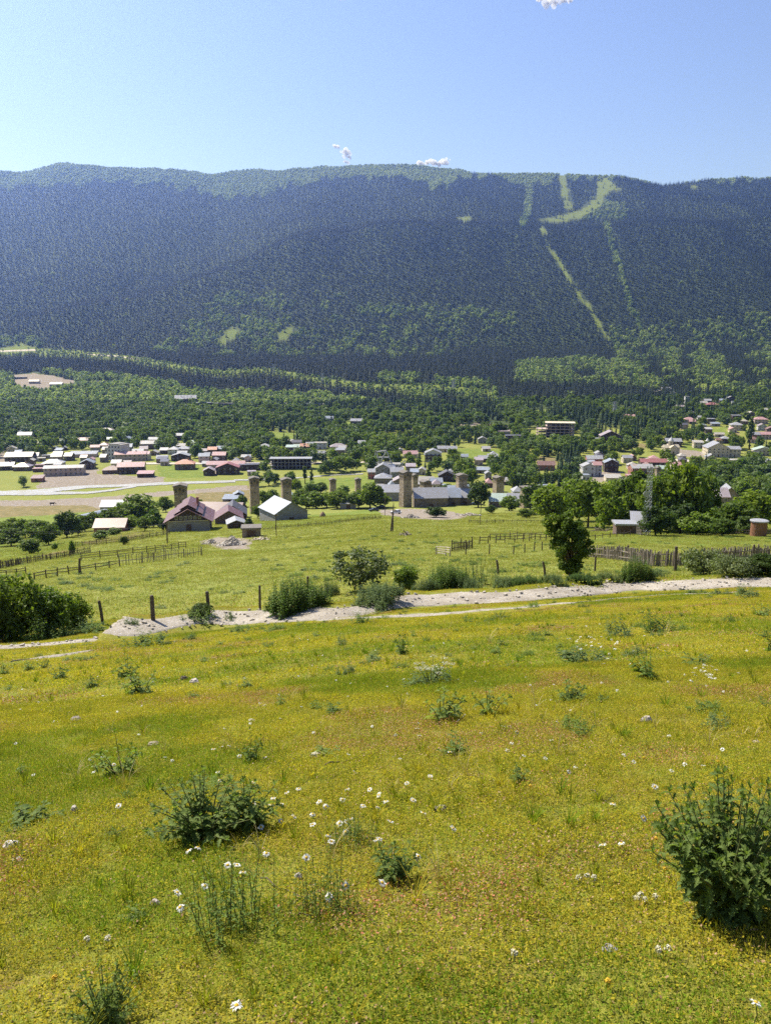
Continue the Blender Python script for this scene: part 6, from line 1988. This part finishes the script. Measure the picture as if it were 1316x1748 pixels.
for px, b, t, w, k, lab in ((252,1103,1077,58,0,'bushy weed on the road edge at left'),(326,1092,1077,22,1,'small sprig on the road edge right of the bushy one'),(418,1078,1061,34,0,'round weed at the road edge, left of a smaller one'),
    (472,1075,1062,28,3,'smaller weed at the road edge'),(616,1064,1036,34,1,'dark weed between road and wheel track'),(583,1101,1076,24,2,'slender grey weed below the wheel track'),
    (852,1056,1042,26,0,'small round weed under the wheel track'),(1122,1078,1040,54,1,'tallest weed of the upper right pasture'),(1156,1076,1060,34,0,'low companion right of the tallest upper weed'),
    (1056,1086,1050,56,2,'loose grey weed upper right'),(912,1037,1024,26,3,'scrubby tuft on the wheel track'),(995,1037,1028,20,1,'tiny dark tuft at the wheel track end'),
    (1190,1014,1000,26,2,'pale tuft on the near road edge right'),(1275,1020,994,46,2,'grassy weed on the near road edge far right'),(1232,1015,1002,30,2,'small grassy weed left of the far right one'),
    (63,1094,1045,36,1,'upright nettle in front of the left hazel bush'),(100,1088,1064,38,0,'dark tuft right of the upright nettle'),(150,1079,1058,60,1,'weeds at the foot of the leaning left post'),
    (343,1058,1028,46,0,'dark weed clump around a post by the road'),(392,1058,1040,22,2,'thin weed right of the post clump'),(222,1066,1052,26,3,'small weed between two left posts'),(1085,1118,1100,40,2,'daisy greens above the bright leaved weed'),
    (1000,1130,1098,70,2,'thin leafy stems among the upper daisies'),(590,1150,1130,34,2,'faint grey sprig at upper centre'),(1215,1215,1200,60,3,'low greener patch right')):
    pp(px,b,t,w,WD_S[k],.6,.5,'weed',lab,'weed',WG)
# daisy greens: thin upright stems
DG = upright(560, .35, .6, 40, .035, M_WEED, .5, .2, 10)
for px, b, t, w, lab in ((400,1590,1455,170,'tangle of thin green daisy stems below the broad thistle clump'),(555,1560,1450,110,'second tangle of thin stems left of the lone bluish thistle'),
                         (600,1440,1385,90,'thin stems under the middle daisies')):
    pp(px,b,t,w,DG,.6,.35,'daisy_plant',lab,'weed')

# white umbel plant
def umbels():
    r = np.random.default_rng(9); m = MB(); f = MB()
    for s in range(16):
        a = r.random()*6.28; q = r.random()**.5*.33; e = Vector((cos(a)*q, sin(a)*q, .38+.14*r.random())); m.tube([(cos(a)*.02, sin(a)*.02, 0), e*.6, e], [.005,.004,.003], 4, False)
        for k in range(26):
            aa = r.random()*6.28; qq = r.random()**.5*.055; c = e+Vector((cos(aa)*qq, sin(aa)*qq, .015-qq*.15)); f.obox(c, .009, .009, .004, aa, r.normal()*.3, r.normal()*.3)
    return m.mesh('stems', M_STALK), WD_S[2][1], f.mesh('flower_heads', M_CREAM)
M_PETAL = foliage("white_petals", (.62,.62,.58), (.78,.78,.74), trans=.25, scale=20, tcol=(1,1,.95), huev=.05)
M_CREAM = foliage('cream_umbels', (.42,.42,.28), (.58,.57,.40), trans=.25, scale=20, tcol=(1,1,.9), huev=.05)
M_YEL = surf('yellow_disc', (.62,.40,.03), (.45,.27,.02), 60, .8, 0)
pp(735,1168,1132,80,umbels(),.7,.5,'umbel_plant','plant with many creamy white umbels at upper centre','weed', parts=('stems','leaves','flower_heads'))

# ------------------------------------------------------------------ daisies
def daisy_meshes():
    out = []
    for s in range(4):
        r = np.random.default_rng(600+s); V = []; Fc = []
        n = 17
        for k in range(n):
            a = 2*pi*k/n+r.normal()*.06; L = .021*(.85+.3*r.random()); up = .0 + r.normal()*.003 - (.006 if s == 3 else 0)
            c, sn = cos(a), sin(a); b = len(V)
            V += [(c*.006, sn*.006, .002), (c*L*.6-sn*.0036, sn*L*.6+c*.0036, .004+up*.5), (c*L, sn*L, up), (c*L*.6+sn*.0036, sn*L*.6-c*.0036, .004+up*.5)]
            Fc.append((b, b+1, b+2, b+3))
        pet = np_mesh('petals', V, Fc, M_PETAL)
        m = MB(); m.tube([(0,0,.001),(0,0,.004),(0,0,.0065)], [.0075,.0068,.003], 10); out.append((pet, m.mesh('disc', M_YEL)))
    return out
DM = daisy_meshes()
stem_m = MB(); stem_m.tube([(0,0,0),(.006,.004,.5),(0,0,1)], [.0018,.0016,.0014], 5, False); STEM = stem_m.mesh('stem', M_STALK)
def daisy(px, row, hs, label, group, sc=1.0, parts=True):
    # the flower head shows at (px,row): ground point a little nearer below it
    x, y, z = at(px, row); y2 = y - hs*1.6; x2 = x*y2/y; z2 = float(H(x2, y2)); ht = max(.03, (float(row_tan(row))*y2) - z2)
    root = empty('daisy', (x2, y2, z2), gr.random()*6.28)
    hd = link('petals', DM[int(gr.integers(0,4))][0], root, (0,0,ht), 0, (sc,)*3)
    hd.rotation_euler = (gr.normal()*.35, gr.normal()*.35, gr.random()*6)
    if parts:
        dd = link('disc', DM[0][1], hd)
        st = link('stem', STEM, root); st.scale = (1,1,ht)
    tag(root, label, 'daisy', group)
NEAR = [(490,1353),(510,1347),(463,1375),(545,1369),(556,1377),(534,1390),(585,1365),(580,1406),(590,1420),(566,1437),(620,1376),(631,1348),(647,1357),(705,1366),(722,1388),(773,1414),
 (480,1402),(446,1412),(433,1373),(432,1336),(375,1333),(372,1318),(203,1376),(455,1457),(415,1490),(338,1447),(322,1452),(405,1477),(389,1477),(350,1513),(303,1524),(308,1549),
 (378,1277),(365,1281),(392,1275),(430,1281),(409,1293),(453,1295),(523,1464),(562,1531),(652,1507),(590,1512),(404,1717),(1289,1712),(1098,1397),(1117,1343),(1028,1443),(1060,1440),
 (160,1310),(195,1306),(1046,1372),(858,1242),(869,1242),(882,1252),(716,1237),(792,1224),(712,1246),(716,1258),(866,1283),(768,1286)]
def where_daisy(px, row):
    if row > 1650: return 'daisy alone at the bottom edge, ' + ('left of centre' if px < 700 else 'far right')
    if px > 1000: return 'daisy left of the huge right thistle'
    if px < 240: return 'daisy beside the thistle with one tall spike'
    if row < 1300 and px < 500: return 'daisy in the small row above the broad thistle clump'
    if row < 1300: return 'daisy around the leafy tall weed'
    if px < 470 and row < 1440: return 'daisy in front of or on the broad thistle clump'
    if row >= 1440: return 'daisy on thin stems below the broad thistle clump'
    if px > 690: return 'daisy right of the lone bluish thistle'
    return 'daisy in the loose drift right of the broad thistle clump'
DREF = [(1232,1450,'the huge right thistle'),(350,1380,'the broad thistle clump'),(205,1300,'the thistle with a tall spike'),(430,1275,'the small spiky thistle'),(668,1460,'the lone bluish thistle'),
 (180,1700,'the bottom left thistle'),(560,1285,'the flat rosette'),(480,1195,'the small dark sprig'),(886,1320,'the compact right thistle'),(755,1205,'the leafy tall weed'),(836,1195,'the weed beside the leafy one'),
 (686,1100,'the spired weed'),(970,1180,'the dense round weed'),(992,1242,'the grey small weed'),(1106,1140,'the bright leaved weed'),(242,1165,'the left weed pair'),(102,1145,'the three left edge weeds'),
 (735,1150,'the white umbels'),(1188,1125,'the loose right weed'),(1123,1062,'the tallest upper weed'),(1302,1197,'the right edge weed'),(400,1530,'the thin stem tangle'),(752,1381,'the flat grey stone'),(1103,1232,'the rounded pale stone')]
DRIFT = [(600+gr.normal()*75, 1385+gr.normal()*38, .07, 'white daisy', 'open white daisies of the near turf', .88, True) for i in range(16)]
DORD = ['nearest','second','third','fourth','fifth','sixth','seventh','eighth','ninth','tenth','eleventh','twelfth','thirteenth','fourteenth','fifteenth','sixteenth','seventeenth','eighteenth','nineteenth','twentieth']
flowers = [(px, row, .07 if row > 1300 else .05, 'white daisy', 'open white daisies of the near turf', .95, True) for px, row in NEAR] + DRIFT
flowers += [(1012+gr.normal()*34, 1100+gr.normal()*16, .1, 'tiny white daisy', 'daisies of the upper right cluster', 1.1, False) for i in range(34)]
flowers += [(1200+gr.normal()*24, 1152+gr.normal()*9, .06, 'tiny white daisy', 'daisies of the right cluster', 1.05, False) for i in range(18)]
flowers += [(gr.random()*1316, 1090+gr.random()**1.3*240, .03, 'low tiny daisy', 'scattered daisies', .75, False) for i in range(110)]
dl = []; dused = {}
for f_ in flowers:
    d_, ax_, ar_, nm_ = min(((f_[0]-a_)**2+((f_[1]-b_)*2)**2, a_, b_, c_) for a_, b_, c_ in DREF)
    dx_ = f_[0]-ax_; dr_ = (f_[1]-ar_)*2
    sd_ = ('left of' if dx_ < 0 else 'right of') if abs(dx_) > abs(dr_) else ('behind' if dr_ < 0 else 'in front of')
    bs_ = "%s %s %s" % (f_[3], sd_, nm_); dl.append((bs_, d_)); dused.setdefault(bs_, []).append(d_)
for f_, (bs_, d_) in zip(flowers, dl):
    L_ = sorted(dused[bs_]); j_ = L_.index(d_)
    daisy(f_[0], f_[1], f_[2], bs_ if len(L_) == 1 else DORD[min(j_, 19)]+' '+bs_, f_[4], f_[5], f_[6])
M_CLOV = surf('clover_flower', (.62,.58,.42), (.45,.42,.28), 90, .9, 0)
def clover(px, row, col, label, group, s=.011):
    x, y, z = at(px, row); m = MB(); r = np.random.default_rng(int(px)*3)
    for k in range(26):
        a = r.random()*6.28; e = r.random()*1.5; m.obox((cos(a)*cos(e)*s, sin(a)*cos(e)*s, .02+sin(e)*s), .004, .003, .008, a, r.normal()*.5, r.normal()*.5)
    m.tube([(0,0,-.01),(0,0,.02)], .0015, 4)
    o = m.build('clover_flower' if col is M_CLOV else 'yellow_flower', col, None, loc=(x, y, z+.01)); tag(o, label, 'flower', group)
fl2 = [(px, row, M_CLOV, 'creamy clover head', 'creamy clover heads', .011) for px, row in ((987,1510),(1013,1510),(1001,1507),(1092,1540),(1117,1543),(1100,1548),(1122,1635),(1138,1633),(1085,1546),(877,1640),(150,1616),(186,1614))]
fl2 += [(px, row, M_YEL, 'small yellow flower', 'small yellow flowers', .008) for px, row in ((95,1682),(1225,1308),(1098,1301),(1118,1442),(1123,1482),(1133,1495),(1036,1690),(905,1350),(345,1350),(443,1362))]
DREF += [(1040,1622,'the flat bottom right stone')]
c_l = []; c_u = {}
for f_ in fl2:
    d_, ax_, ar_, nm_ = min(((f_[0]-a_)**2+((f_[1]-b_)*2)**2, a_, b_, c_) for a_, b_, c_ in DREF)
    dx_ = f_[0]-ax_; dr_ = (f_[1]-ar_)*2
    bs_ = "%s %s %s" % (f_[3], ('left of' if dx_ < 0 else 'right of') if abs(dx_) > abs(dr_) else ('behind' if dr_ < 0 else 'in front of'), nm_); c_l.append((bs_, d_)); c_u.setdefault(bs_, []).append(d_)
for f_, (bs_, d_) in zip(fl2, c_l):
    L_ = sorted(c_u[bs_]); clover(f_[0], f_[1], f_[2], bs_ if len(L_) == 1 else DORD[L_.index(d_)]+' '+bs_, f_[4], f_[5])

# ------------------------------------------------------------------ stones, twig
def stone(px, row, wpx, flat, col, label):
    x, y, z = at(px, row); w = meters(wpx, y, z); r = np.random.default_rng(int(px+row))
    m = MB(); n = 10; rings = [(0,1.0),(.55,.92),(1,.5)]
    vs = []; ofs = r.random(n)*.3+.85
    for zz, s in rings:
        for k in range(n): a = 2*pi*k/n; vs.append((cos(a)*w/2*s*ofs[k], sin(a)*w/2*s*ofs[k]*.75, zz*w*flat*(.85+.3*r.random())-.004))
    fs = [(L*n+k, L*n+(k+1) % n, (L+1)*n+(k+1) % n, (L+1)*n+k) for L in range(2) for k in range(n)] + [tuple(2*n+k for k in range(n))]
    m.add(vs, fs)
    o = m.build('stone', surf('stone_%d' % px, col, None, 30, .9, .004), None, smooth=False); o.location = (x, y, z+.005); o.rotation_euler = (0,0,r.random()*.8-.4)
    tag(o, label, 'stone')
stone(752,1382,26,.28,(.33,.29,.28),'flat grey stone right of the middle daisies'); stone(1103,1233,20,.5,(.42,.36,.33),'rounded pale stone in bare turf at right')
stone(332,1166,18,.4,(.5,.44,.38),'pale chip of stone, right of a dark one'); stone(315,1161,14,.5,(.12,.09,.08),'dark stone left of the pale chip')
stone(131,1231,22,.35,(.25,.21,.18),'grey brown stone left of centre'); stone(128,1388,15,.8,(.45,.40,.33),'crumbly pale lump left of the broad thistle clump')
stone(20,1447,28,.4,(.62,.58,.52),'whitish flat stone at the left edge'); stone(265,1546,20,.5,(.5,.42,.38),'pinkish white stone below the broad clump')
stone(1040,1622,28,.25,(.35,.32,.34),'flat grey stone near the bottom right'); stone(30,1471,22,.3,(.4,.33,.27),'low brown stone below the whitish one')
stone(262,1272,22,.25,(.38,.31,.24),'thin slab above the spiked thistle'); stone(540,1291,22,.3,(.55,.5,.43),'pale stone at the left end of the flat rosette')
stone(430,1232,14,.3,(.5,.46,.4),'small pale stone above the small spiky thistle'); stone(1290,1268,14,.3,(.45,.36,.3),'small stone near the right edge')
stone(510,1500,16,.6,(.48,.42,.38),'pale lump among the thin daisy stems')
def twig(a, b, label, th=.006):
    A = at(*a); B = at(*b); m = MB(); pts = []
    for k in range(9):
        t = k/8; x = A[0]+(B[0]-A[0])*t; y = A[1]+(B[1]-A[1])*t; pts.append((x, y+.012*sin(k*1.9), float(H(x,y))+.012+.008*sin(k*1.3)))
    m.tube(pts, [th*(1-.06*k) for k in range(9)], 6); m.tube([pts[5], (pts[5][0]+.05, pts[5][1]+.04, pts[5][2]+.02)], [th*.6, th*.2], 4)
    tag(m.build('twig', M_POLE), label, 'twig')
twig((553,1309),(642,1289), 'dark fallen twig under the flat rosette'); twig((445,1503),(540,1546), 'dry straw stalk, upper of two at bottom centre', .003); twig((500,1572),(602,1551), 'dry straw stalk, lower of two at bottom centre', .003)
twig((1010,1352),(1050,1384), 'pale dry stem right of centre', .004)

# ------------------------------------------------------------------ bushes and weeds along the road
hz = [broadleaf(700+i, h=2.6, w=3.0, base=0.0, clumps=70, per=95, size=.115, mat=[M_LEAF, M_LEAFB, M_LEAFD][i], crf=.15) for i in range(3)]
def bush(px, b, t, w, me_, w0, h0, label, cat='bush', name='bush', group=None):
    return pp(px, b-(5 if b > 985 and px > 300 else 0), t, w, me_, w0, h0, name, label, cat, group, parts=('stems','leaves'))
BG = 'hazel bushes at the left road side'
bush(28,1090,985,118,hz[0],3.0,2.6,'largest hazel bush cut by the left edge',group=BG)
bush(86,1082,1003,92,hz[1],3.0,2.6,'lighter hazel bush right of the largest one',group=BG)
bush(128,1070,1016,62,hz[0],3.0,2.6,'smallest hazel bush ending near the leaning post',group=BG)
bush(-6,1096,1020,70,hz[2],3.0,2.6,'dark hazel foliage low at the left edge',group=BG)
sh = broadleaf(720, h=2.4, w=2.8, base=.10, clumps=52, per=52, size=.085, mat=M_LEAFP, crf=.11)
bush(615,1012,926,118,sh,2.8,2.4,'open airy shrub with yellowish tips behind the nettle clumps','shrub','shrub')
nt1 = upright(730, 1.3, 2.4, 170, .18, M_NETT, 1.4, .10, 17); nt2 = upright(731, 1.0, 2.8, 190, .15, M_GREYL, 1.4, .14, 14); nt3 = upright(732, 1.5, 1.6, 26, .09, M_WEED, 1.0, .12, 22)
bush(508,1046,985,98,nt1,2.4,1.25,'dense dark nettle clump left of the airy shrub','nettles','nettle_clump')
bush(646,1034,996,116,nt2,2.8,1.0,'low grey green nettle bank in front of the airy shrub','nettles','nettle_clump')
bush(562,1022,990,44,nt2,2.8,1.0,'small nettles between dark clump and airy shrub','nettles','nettle_clump')
bush(694,1010,966,46,hz[1],3.0,2.6,'bright small bush right of the airy shrub')
bush(727,1014,985,46,nt2,2.8,1.0,'grey green weeds right of the bright small bush','nettles','nettle_clump')
bush(765,1008,962,70,nt1,2.4,1.25,'tall fresh nettles right of the bright small bush','nettles','nettle_clump')
bush(812,1004,950,56,nt3,1.6,1.5,'tall dark seed stalks right of the fresh nettles','weeds','tall_weeds')
bush(842,1002,968,46,nt3,1.6,1.5,'shorter seed stalks by the leaning post','weeds','tall_weeds')
for px, b, t, w, k, lab in ((800,1010,984,60,0,'pale flowering bank under the tall seed stalks'),(858,1006,984,56,0,'hedge weeds right of the seed stalks'),(900,1004,982,54,1,'hedge weeds left of the second leaning post'),
     (945,1002,978,54,0,'hedge weeds at the foot of the lone leaning tree, left'),(996,1000,978,54,1,'hedge weeds at the foot of the lone leaning tree, right'),(1040,997,974,50,0,'hedge weeds before the slim post'),
     (1086,996,950,52,1,'taller arching weeds between slim and thickest post'),(1120,992,972,44,0,'low weeds left of the thickest post')):
    bush(px,b,t,w,(nt2,nt1)[k],(2.8,2.4)[k],(1.0,1.25)[k],lab,'weeds','hedge_weeds')
brb = broadleaf(740, h=1.8, w=3.4, base=0, clumps=64, per=60, size=.10, mat=M_LEAFP, crf=.13)
bush(1200,986,938,96,brb,3.4,1.8,'wide bramble bush right of the thickest post','bush','bramble_bush')
bush(1252,988,950,84,brb,3.4,1.8,'second bramble bush toward the right edge','bush','bramble_bush')
bush(1300,986,946,64,hz[2],3.0,2.6,'dark bush at the right edge behind the road','bush')
bush(345,1056,1030,40,hz[2],3.0,2.6,'dark low bush hugging a road post','bush')

# the lone leaning tree
def lone_tree():
    r = np.random.default_rng(77); x, y, z = at(975, 984); hh = float(row_tan(878))*y - z; sc = hh/3.4
    root = empty('leaning_tree', (x, y, z)); root.scale = (sc,)*3
    tag(root, 'lone vase shaped tree with dense dark leaves leaning left beside the road', 'tree')
    m = MB(); m.tube([(0,0,-.1),(-.02,0,.35),(-.1,0,.7),(-.2,0,1.2)], [.17,.12,.10,.07], 9)
    cs = []
    for k in range(84):
        t = r.random()**.85; a = r.random()*6.28
        zz = .22+t*2.75; rad = (.28+.92*min(1.0,t/.55))*(1 if t < .7 else (1.0-(t-.7)*1.7))*(.35+.65*r.random())
        cs.append((-.08-.10*t*2 + cos(a)*rad, sin(a)*rad, zz))
    for k in range(9):     # upright shoots
        a = r.random()*6.28; rad = .75*r.random(); cs.append((-.4+cos(a)*rad*1.3, sin(a)*rad, 2.95+.4*r.random()))
    cs += [(-1.25,0,2.75),(-1.4,.1,2.95),(.85,0,1.9),(-.9,0,2.2),(.6,.2,2.3)]
    for c in cs[::3]:
        b0 = Vector((-.05,0,.4)); e = Vector(c); mid = b0.lerp(e,.5)+Vector((0,0,.12)); m.tube([b0,mid,e], [.05,.03,.01], 5)
    link('trunk', m.mesh('trunk', M_BARK), root)
    P_, U, W = leaf_cloud(r, np.array(cs), .26*(.7+.6*r.random(len(cs))), 120, .10, elong=1.5)
    V, Q = tri_or_quads(P_, U, W); link('crown', np_mesh('crown', V, Q, M_LEAF), root)
lone_tree()

# ------------------------------------------------------------------ turf
M_T1 = foliage('turf_green', (.15,.175,.016), (.30,.30,.030), trans=.45, spec=.05, rough=.85, scale=16, huev=.25)
M_T2 = foliage('turf_yellow', (.30,.25,.022), (.47,.385,.042), trans=.45, spec=.05, rough=.85, scale=16, huev=.2)
M_T3 = foliage('turf_thatch', (.24,.14,.06), (.40,.25,.13), trans=.2, scale=16, huev=.2)
M_T4 = foliage('turf_deep_green', (.085,.15,.010), (.17,.25,.018), trans=.4, spec=.05, rough=.85, scale=16, huev=.2)
def turf_patch(seed, n, rad, leaf, mats, mix_, blades=.15, hgt=.03):
    r = np.random.default_rng(seed)
    a = r.random(n)*6.28; q = np.sqrt(r.random(n))*rad
    P_ = np.stack([cos_(a)*q, sin_(a)*q, hgt*r.random(n)**1.3*(1-.4*(q/rad)**2)], 1)
    isb = r.random(n) < blades
    nrm = np.stack([r.normal(size=n)*.55, r.normal(size=n)*.55, np.ones(n)], 1); nrm[isb,2] = .1
    nrm /= np.linalg.norm(nrm, axis=1)[:,None]
    t = np.cross(nrm, r.normal(size=(n,3))); t[isb] = np.stack([r.normal(size=isb.sum())*.35, r.normal(size=isb.sum())*.35, np.ones(isb.sum())], 1)
    t /= np.linalg.norm(t, axis=1)[:,None]; b = np.cross(nrm, t); b /= np.linalg.norm(b, axis=1)[:,None]
    L = leaf*(.6+.8*r.random(n)); Wd = L*.75; L = np.where(isb, L*2.6, L); Wd = np.where(isb, Wd*.28, Wd)
    P_[:,2] += np.where(isb, L*.3, 0)
    V, Q = tri_or_quads(P_, t*(L/2)[:,None], b*(Wd/2)[:,None])
    me_ = np_mesh('turf_patch', V, Q); 
    for mm in mats: me_.materials.append(mm)
    me_.polygons.foreach_set('material_index', r.choice(len(mats), size=n, p=mix_).astype(np.int32))
    return me_
cos_, sin_ = np.cos, np.sin
M_T5 = foliage('red_sorrel', (.32,.10,.05), (.48,.17,.09), trans=.25, scale=16, huev=.2)
MT = [M_T1, M_T2, M_T3, M_T4, M_T5]
mixes = [(.50,.36,.06,.08,0),(.38,.50,.06,.06,0),(.32,.34,.22,.10,.02),(.36,.14,.05,.45,0),(.26,.64,.06,.04,0),(.18,.26,.30,.04,.22)]
tp_a = [turf_patch(800+i, 900, .19, .0092, MT, mixes[i], [.3,.25,.25,.45,.2,.3][i], .04) for i in range(6)]
tp_b = [turf_patch(820+i, 560, .42, .019, MT, mixes[i], [.08,.06,.08,.16,.05,.1][i], .022) for i in range(6)]
M_TM = foliage('meadow_green', (.18,.19,.045), (.31,.315,.08), trans=.4, spec=.05, rough=.85, scale=2, huev=.2)
tp_c = [turf_patch(840+i, 200, 1.1, .075, [M_TM, M_T2, M_T3, M_T4, M_T5], (.78,.07,.05,.10,0), .15, .025) for i in range(3)]
def turf(name, y0, y1, step, protos, jitter=1.0, m=5.0):
    Pt = jitter_grid(y0, y1, -.60, .60, lambda y: step, m)
    Zt = H(Pt[:,0], Pt[:,1]); px_, row_ = proj(Pt[:,0], Pt[:,1], Zt)
    ry = np.interp(Pt[:,0], RX, RY); rd = Pt[:,1]-ry
    kp_ = ((rd > 1.25) | (rd < -1.5)) | ((np.abs(rd) > 1.15) & (gr.random(len(Pt)) < .25))
    for c_ in ([(540,1060),(620,1055),(700,1051),(780,1046),(860,1040),(920,1034),(985,1029)],[(20,1130),(60,1124),(110,1118),(160,1111)]):
        kp_ &= ~(line_mask(c_, 4.5, px_, row_) & (gr.random(len(Pt)) < .85))
    for p_ in EARTH+GRAVEL: kp_ &= ~inpoly(px_, row_, p_)
    n1 = fbm(Pt[:,0]*.9, Pt[:,1]*.9, 4, 51)+.5; n2 = fbm(Pt[:,0]*.45+9, Pt[:,1]*.45, 3, 71)+.5
    k = len(protos)
    ix = gr.choice([0,1,4], size=len(Pt), p=[.4,.3,.3])
    ix = np.where(n1 > .60, gr.choice([2,5], size=len(Pt), p=[.55,.45]), ix)
    ix = np.where(n2 > .60, 3, ix); ix = np.where((n2 < .40) & (n1 < .6), 4, ix)
    if k == 3: ix = gr.integers(0, 3, len(Pt))
    Pt = np.stack([Pt[:,0], Pt[:,1], Zt-.004], 1)[kp_]; ix = ix[kp_]
    s = (.8+.5*gr.random(len(Pt)))*jitter
    # follow the slope
    gx = (H(Pt[:,0]+.15, Pt[:,1])-H(Pt[:,0]-.15, Pt[:,1]))/.3; gy = (H(Pt[:,0], Pt[:,1]+.15)-H(Pt[:,0], Pt[:,1]-.15))/.3
    rz = gr.random(len(Pt))*6.28
    # euler XYZ with z spin first: rotate slope into the patch frame
    c_, s_ = np.cos(rz), np.sin(rz)
    lx = gx*c_+gy*s_; ly = -gx*s_+gy*c_
    # rotate by slope after spin: tilt given in local axes is equivalent for small angles when applied before spin
    tilt = np.stack([np.arctan(ly), -np.arctan(lx)], 1)
    scatter(name, Pt, rz, np.stack([s, s, s*(.8+.5*gr.random(len(Pt)))], 1), ix, proto_collection(name+'_patches', protos), tilt)
    print(name, len(Pt))
turf('short_grass', -1.2, 9.5, .17, tp_a)
turf('pasture_grass', 9.2, 36, .36, tp_b)
turf('meadow_grass', 34, 150, 1.25, tp_c)
turf('upper_meadow_grass', 145, 300, 2.6, tp_c, 1.9)

# taller blades, straws and seed heads standing out of the turf
def tall_tufts():
    ms = []
    for q_ in range(6):
        r = np.random.default_rng(950+q_); V = []; Fc = []; nb = [26,16,9,34,12,20][q_]
        for k in range(nb):
            a = r.random()*6.28; b0 = Vector((cos(a)*.03*r.random(), sin(a)*.03*r.random(), 0)); L = (.07+.09*r.random())*(1.5 if q_ in (2,4) else 1); out_ = L*(.25+.6*r.random()); w_ = .0022+.0016*r.random()
            d_ = Vector((cos(a), sin(a), 0)); sd = Vector((-sin(a), cos(a), 0)); b = len(V)
            for i in range(5):
                t = i/4; c = b0+d_*out_*t*t+Vector((0,0,L*(t-.25*t*t))); ww = w_*(1-t*.9); V += [tuple(c-sd*ww), tuple(c+sd*ww)]
            for i in range(4): Fc.append((b+2*i, b+2*i+1, b+2*i+3, b+2*i+2))
            if q_ in (2,4) and k % 3 == 0:
                for j in range(9):
                    p_ = c+Vector((r.normal()*.004, r.normal()*.004, -j*.005)); b = len(V); e = .0035
                    V += [tuple(p_+Vector((-e,0,0))), tuple(p_+Vector((0,0,-e*1.6))), tuple(p_+Vector((e,e,0))), tuple(p_+Vector((0,0,e*1.6)))]; Fc.append((b,b+1,b+2,b+3))
        ms.append(np_mesh('grass_tuft', V, Fc, [M_T1,M_T1,M_STRAW,M_T4,M_STRAW,M_T2][q_]))
    Pt = jitter_grid(-.8, 20, -.60, .60, lambda y: .16 if y < 7 else .3, 4.0)
    d = fbm(Pt[:,0]*1.3, Pt[:,1]*1.3, 4, 15)+.5
    Pt = Pt[(gr.random(len(Pt)) < np.clip((d-.42)*2.6, .05, .8)) & (np.abs(Pt[:,1]-np.interp(Pt[:,0], RX, RY)) > 1.2)]
    k = len(Pt); d = fbm(Pt[:,0]*.8, Pt[:,1]*.8, 3, 16)+.5
    ix = np.where(d > .55, gr.choice([0,3,1], k), gr.choice([0,1,2,4,5], k, p=[.3,.25,.08,.07,.3]))
    s_ = (.35+.75*gr.random(k))*np.where(Pt[:,1] > 7, 1.15, 1.0)
    scatter('tall_grass_tufts', np.stack([Pt[:,0], Pt[:,1], H(Pt[:,0], Pt[:,1])], 1), gr.random(k)*6.28, s_, ix, proto_collection('tall_grass_kinds', ms)); print('tufts', k)
M_STRAW = foliage('dry_straw', (.34,.27,.10), (.50,.42,.20), trans=.2, scale=9)
tall_tufts()

def pasture_weeds():
    Pt = jitter_grid(2.0, 35, -.60, .60, lambda y: .55, 4.0)
    d = fbm(Pt[:,0]*.5, Pt[:,1]*.5, 4, 25)+.5
    Pt = Pt[(gr.random(len(Pt)) < np.clip((d-.40)*1.6, .02, .5)) & (np.abs(Pt[:,1]-np.interp(Pt[:,0], RX, RY)) > 1.3)]; k = len(Pt); s_ = .10+.22*gr.random(k)**2
    scatter('pasture_weeds', np.stack([Pt[:,0], Pt[:,1], H(Pt[:,0], Pt[:,1])], 1), gr.random(k)*6.28, np.stack([s_*1.5, s_*1.5, s_], 1), gr.integers(0, 9, k), proto_collection('pasture_weed_kinds', [w_[1] for w_ in WD_S+TH_S])); print('pasture weeds', k)
pasture_weeds()

# dark weed tufts in the lower meadow: countless small ones
def meadow_weeds():
    n = 620; Pm = np.stack([gr.uniform(-.58,.58,n), np.exp(gr.uniform(math.log(38), math.log(150), n))], 1); Pm[:,0] *= Pm[:,1]
    d = fbm(Pm[:,0]/6, Pm[:,1]/6, 3, 13)
    Pm = Pm[d > .0]; zz = H(Pm[:,0], Pm[:,1]); px_, row_ = proj(Pm[:,0], Pm[:,1], zz)
    ok = (np.abs(Pm[:,1]-np.interp(Pm[:,0], RX, RY)) > 2)
    for p_ in EARTH: ok &= ~inpoly(px_, row_, p_)
    Pm = np.stack([Pm[:,0], Pm[:,1], zz], 1)[ok]; k = len(Pm); s = .5+.9*gr.random(k)
    scatter('meadow_weeds', Pm, gr.random(k)*6.28, np.stack([s*1.3, s*1.3, s*.6], 1), gr.integers(0, 4, k), proto_collection('meadow_weed_kinds', [w_[1] for w_ in WD_S]))
meadow_weeds()
# loose stones on the road
def road_stones():
    ms = []
    for s in range(4):
        r = np.random.default_rng(900+s); m = MB()
        m.obox((0,0,.02), .09, .07, .05, r.random(), r.normal()*.3, r.normal()*.3); ms.append(m.mesh('pebble', M_RUB))
    n = 1100; x = gr.uniform(-28, 30, n); o_ = gr.normal(size=n)*.5; o_ = np.where(gr.random(n) < .25, np.sign(o_)*(.75+.35*gr.random(n)), o_); y = np.interp(x, RX, RY)+o_
    s = .3+1.3*gr.random(n)**3
    scatter('road_stones', np.stack([x, y, H(x, y)+.03], 1), gr.random(n)*6.28, s, gr.integers(0,4,n), proto_collection('road_stone_kinds', ms))
road_stones()
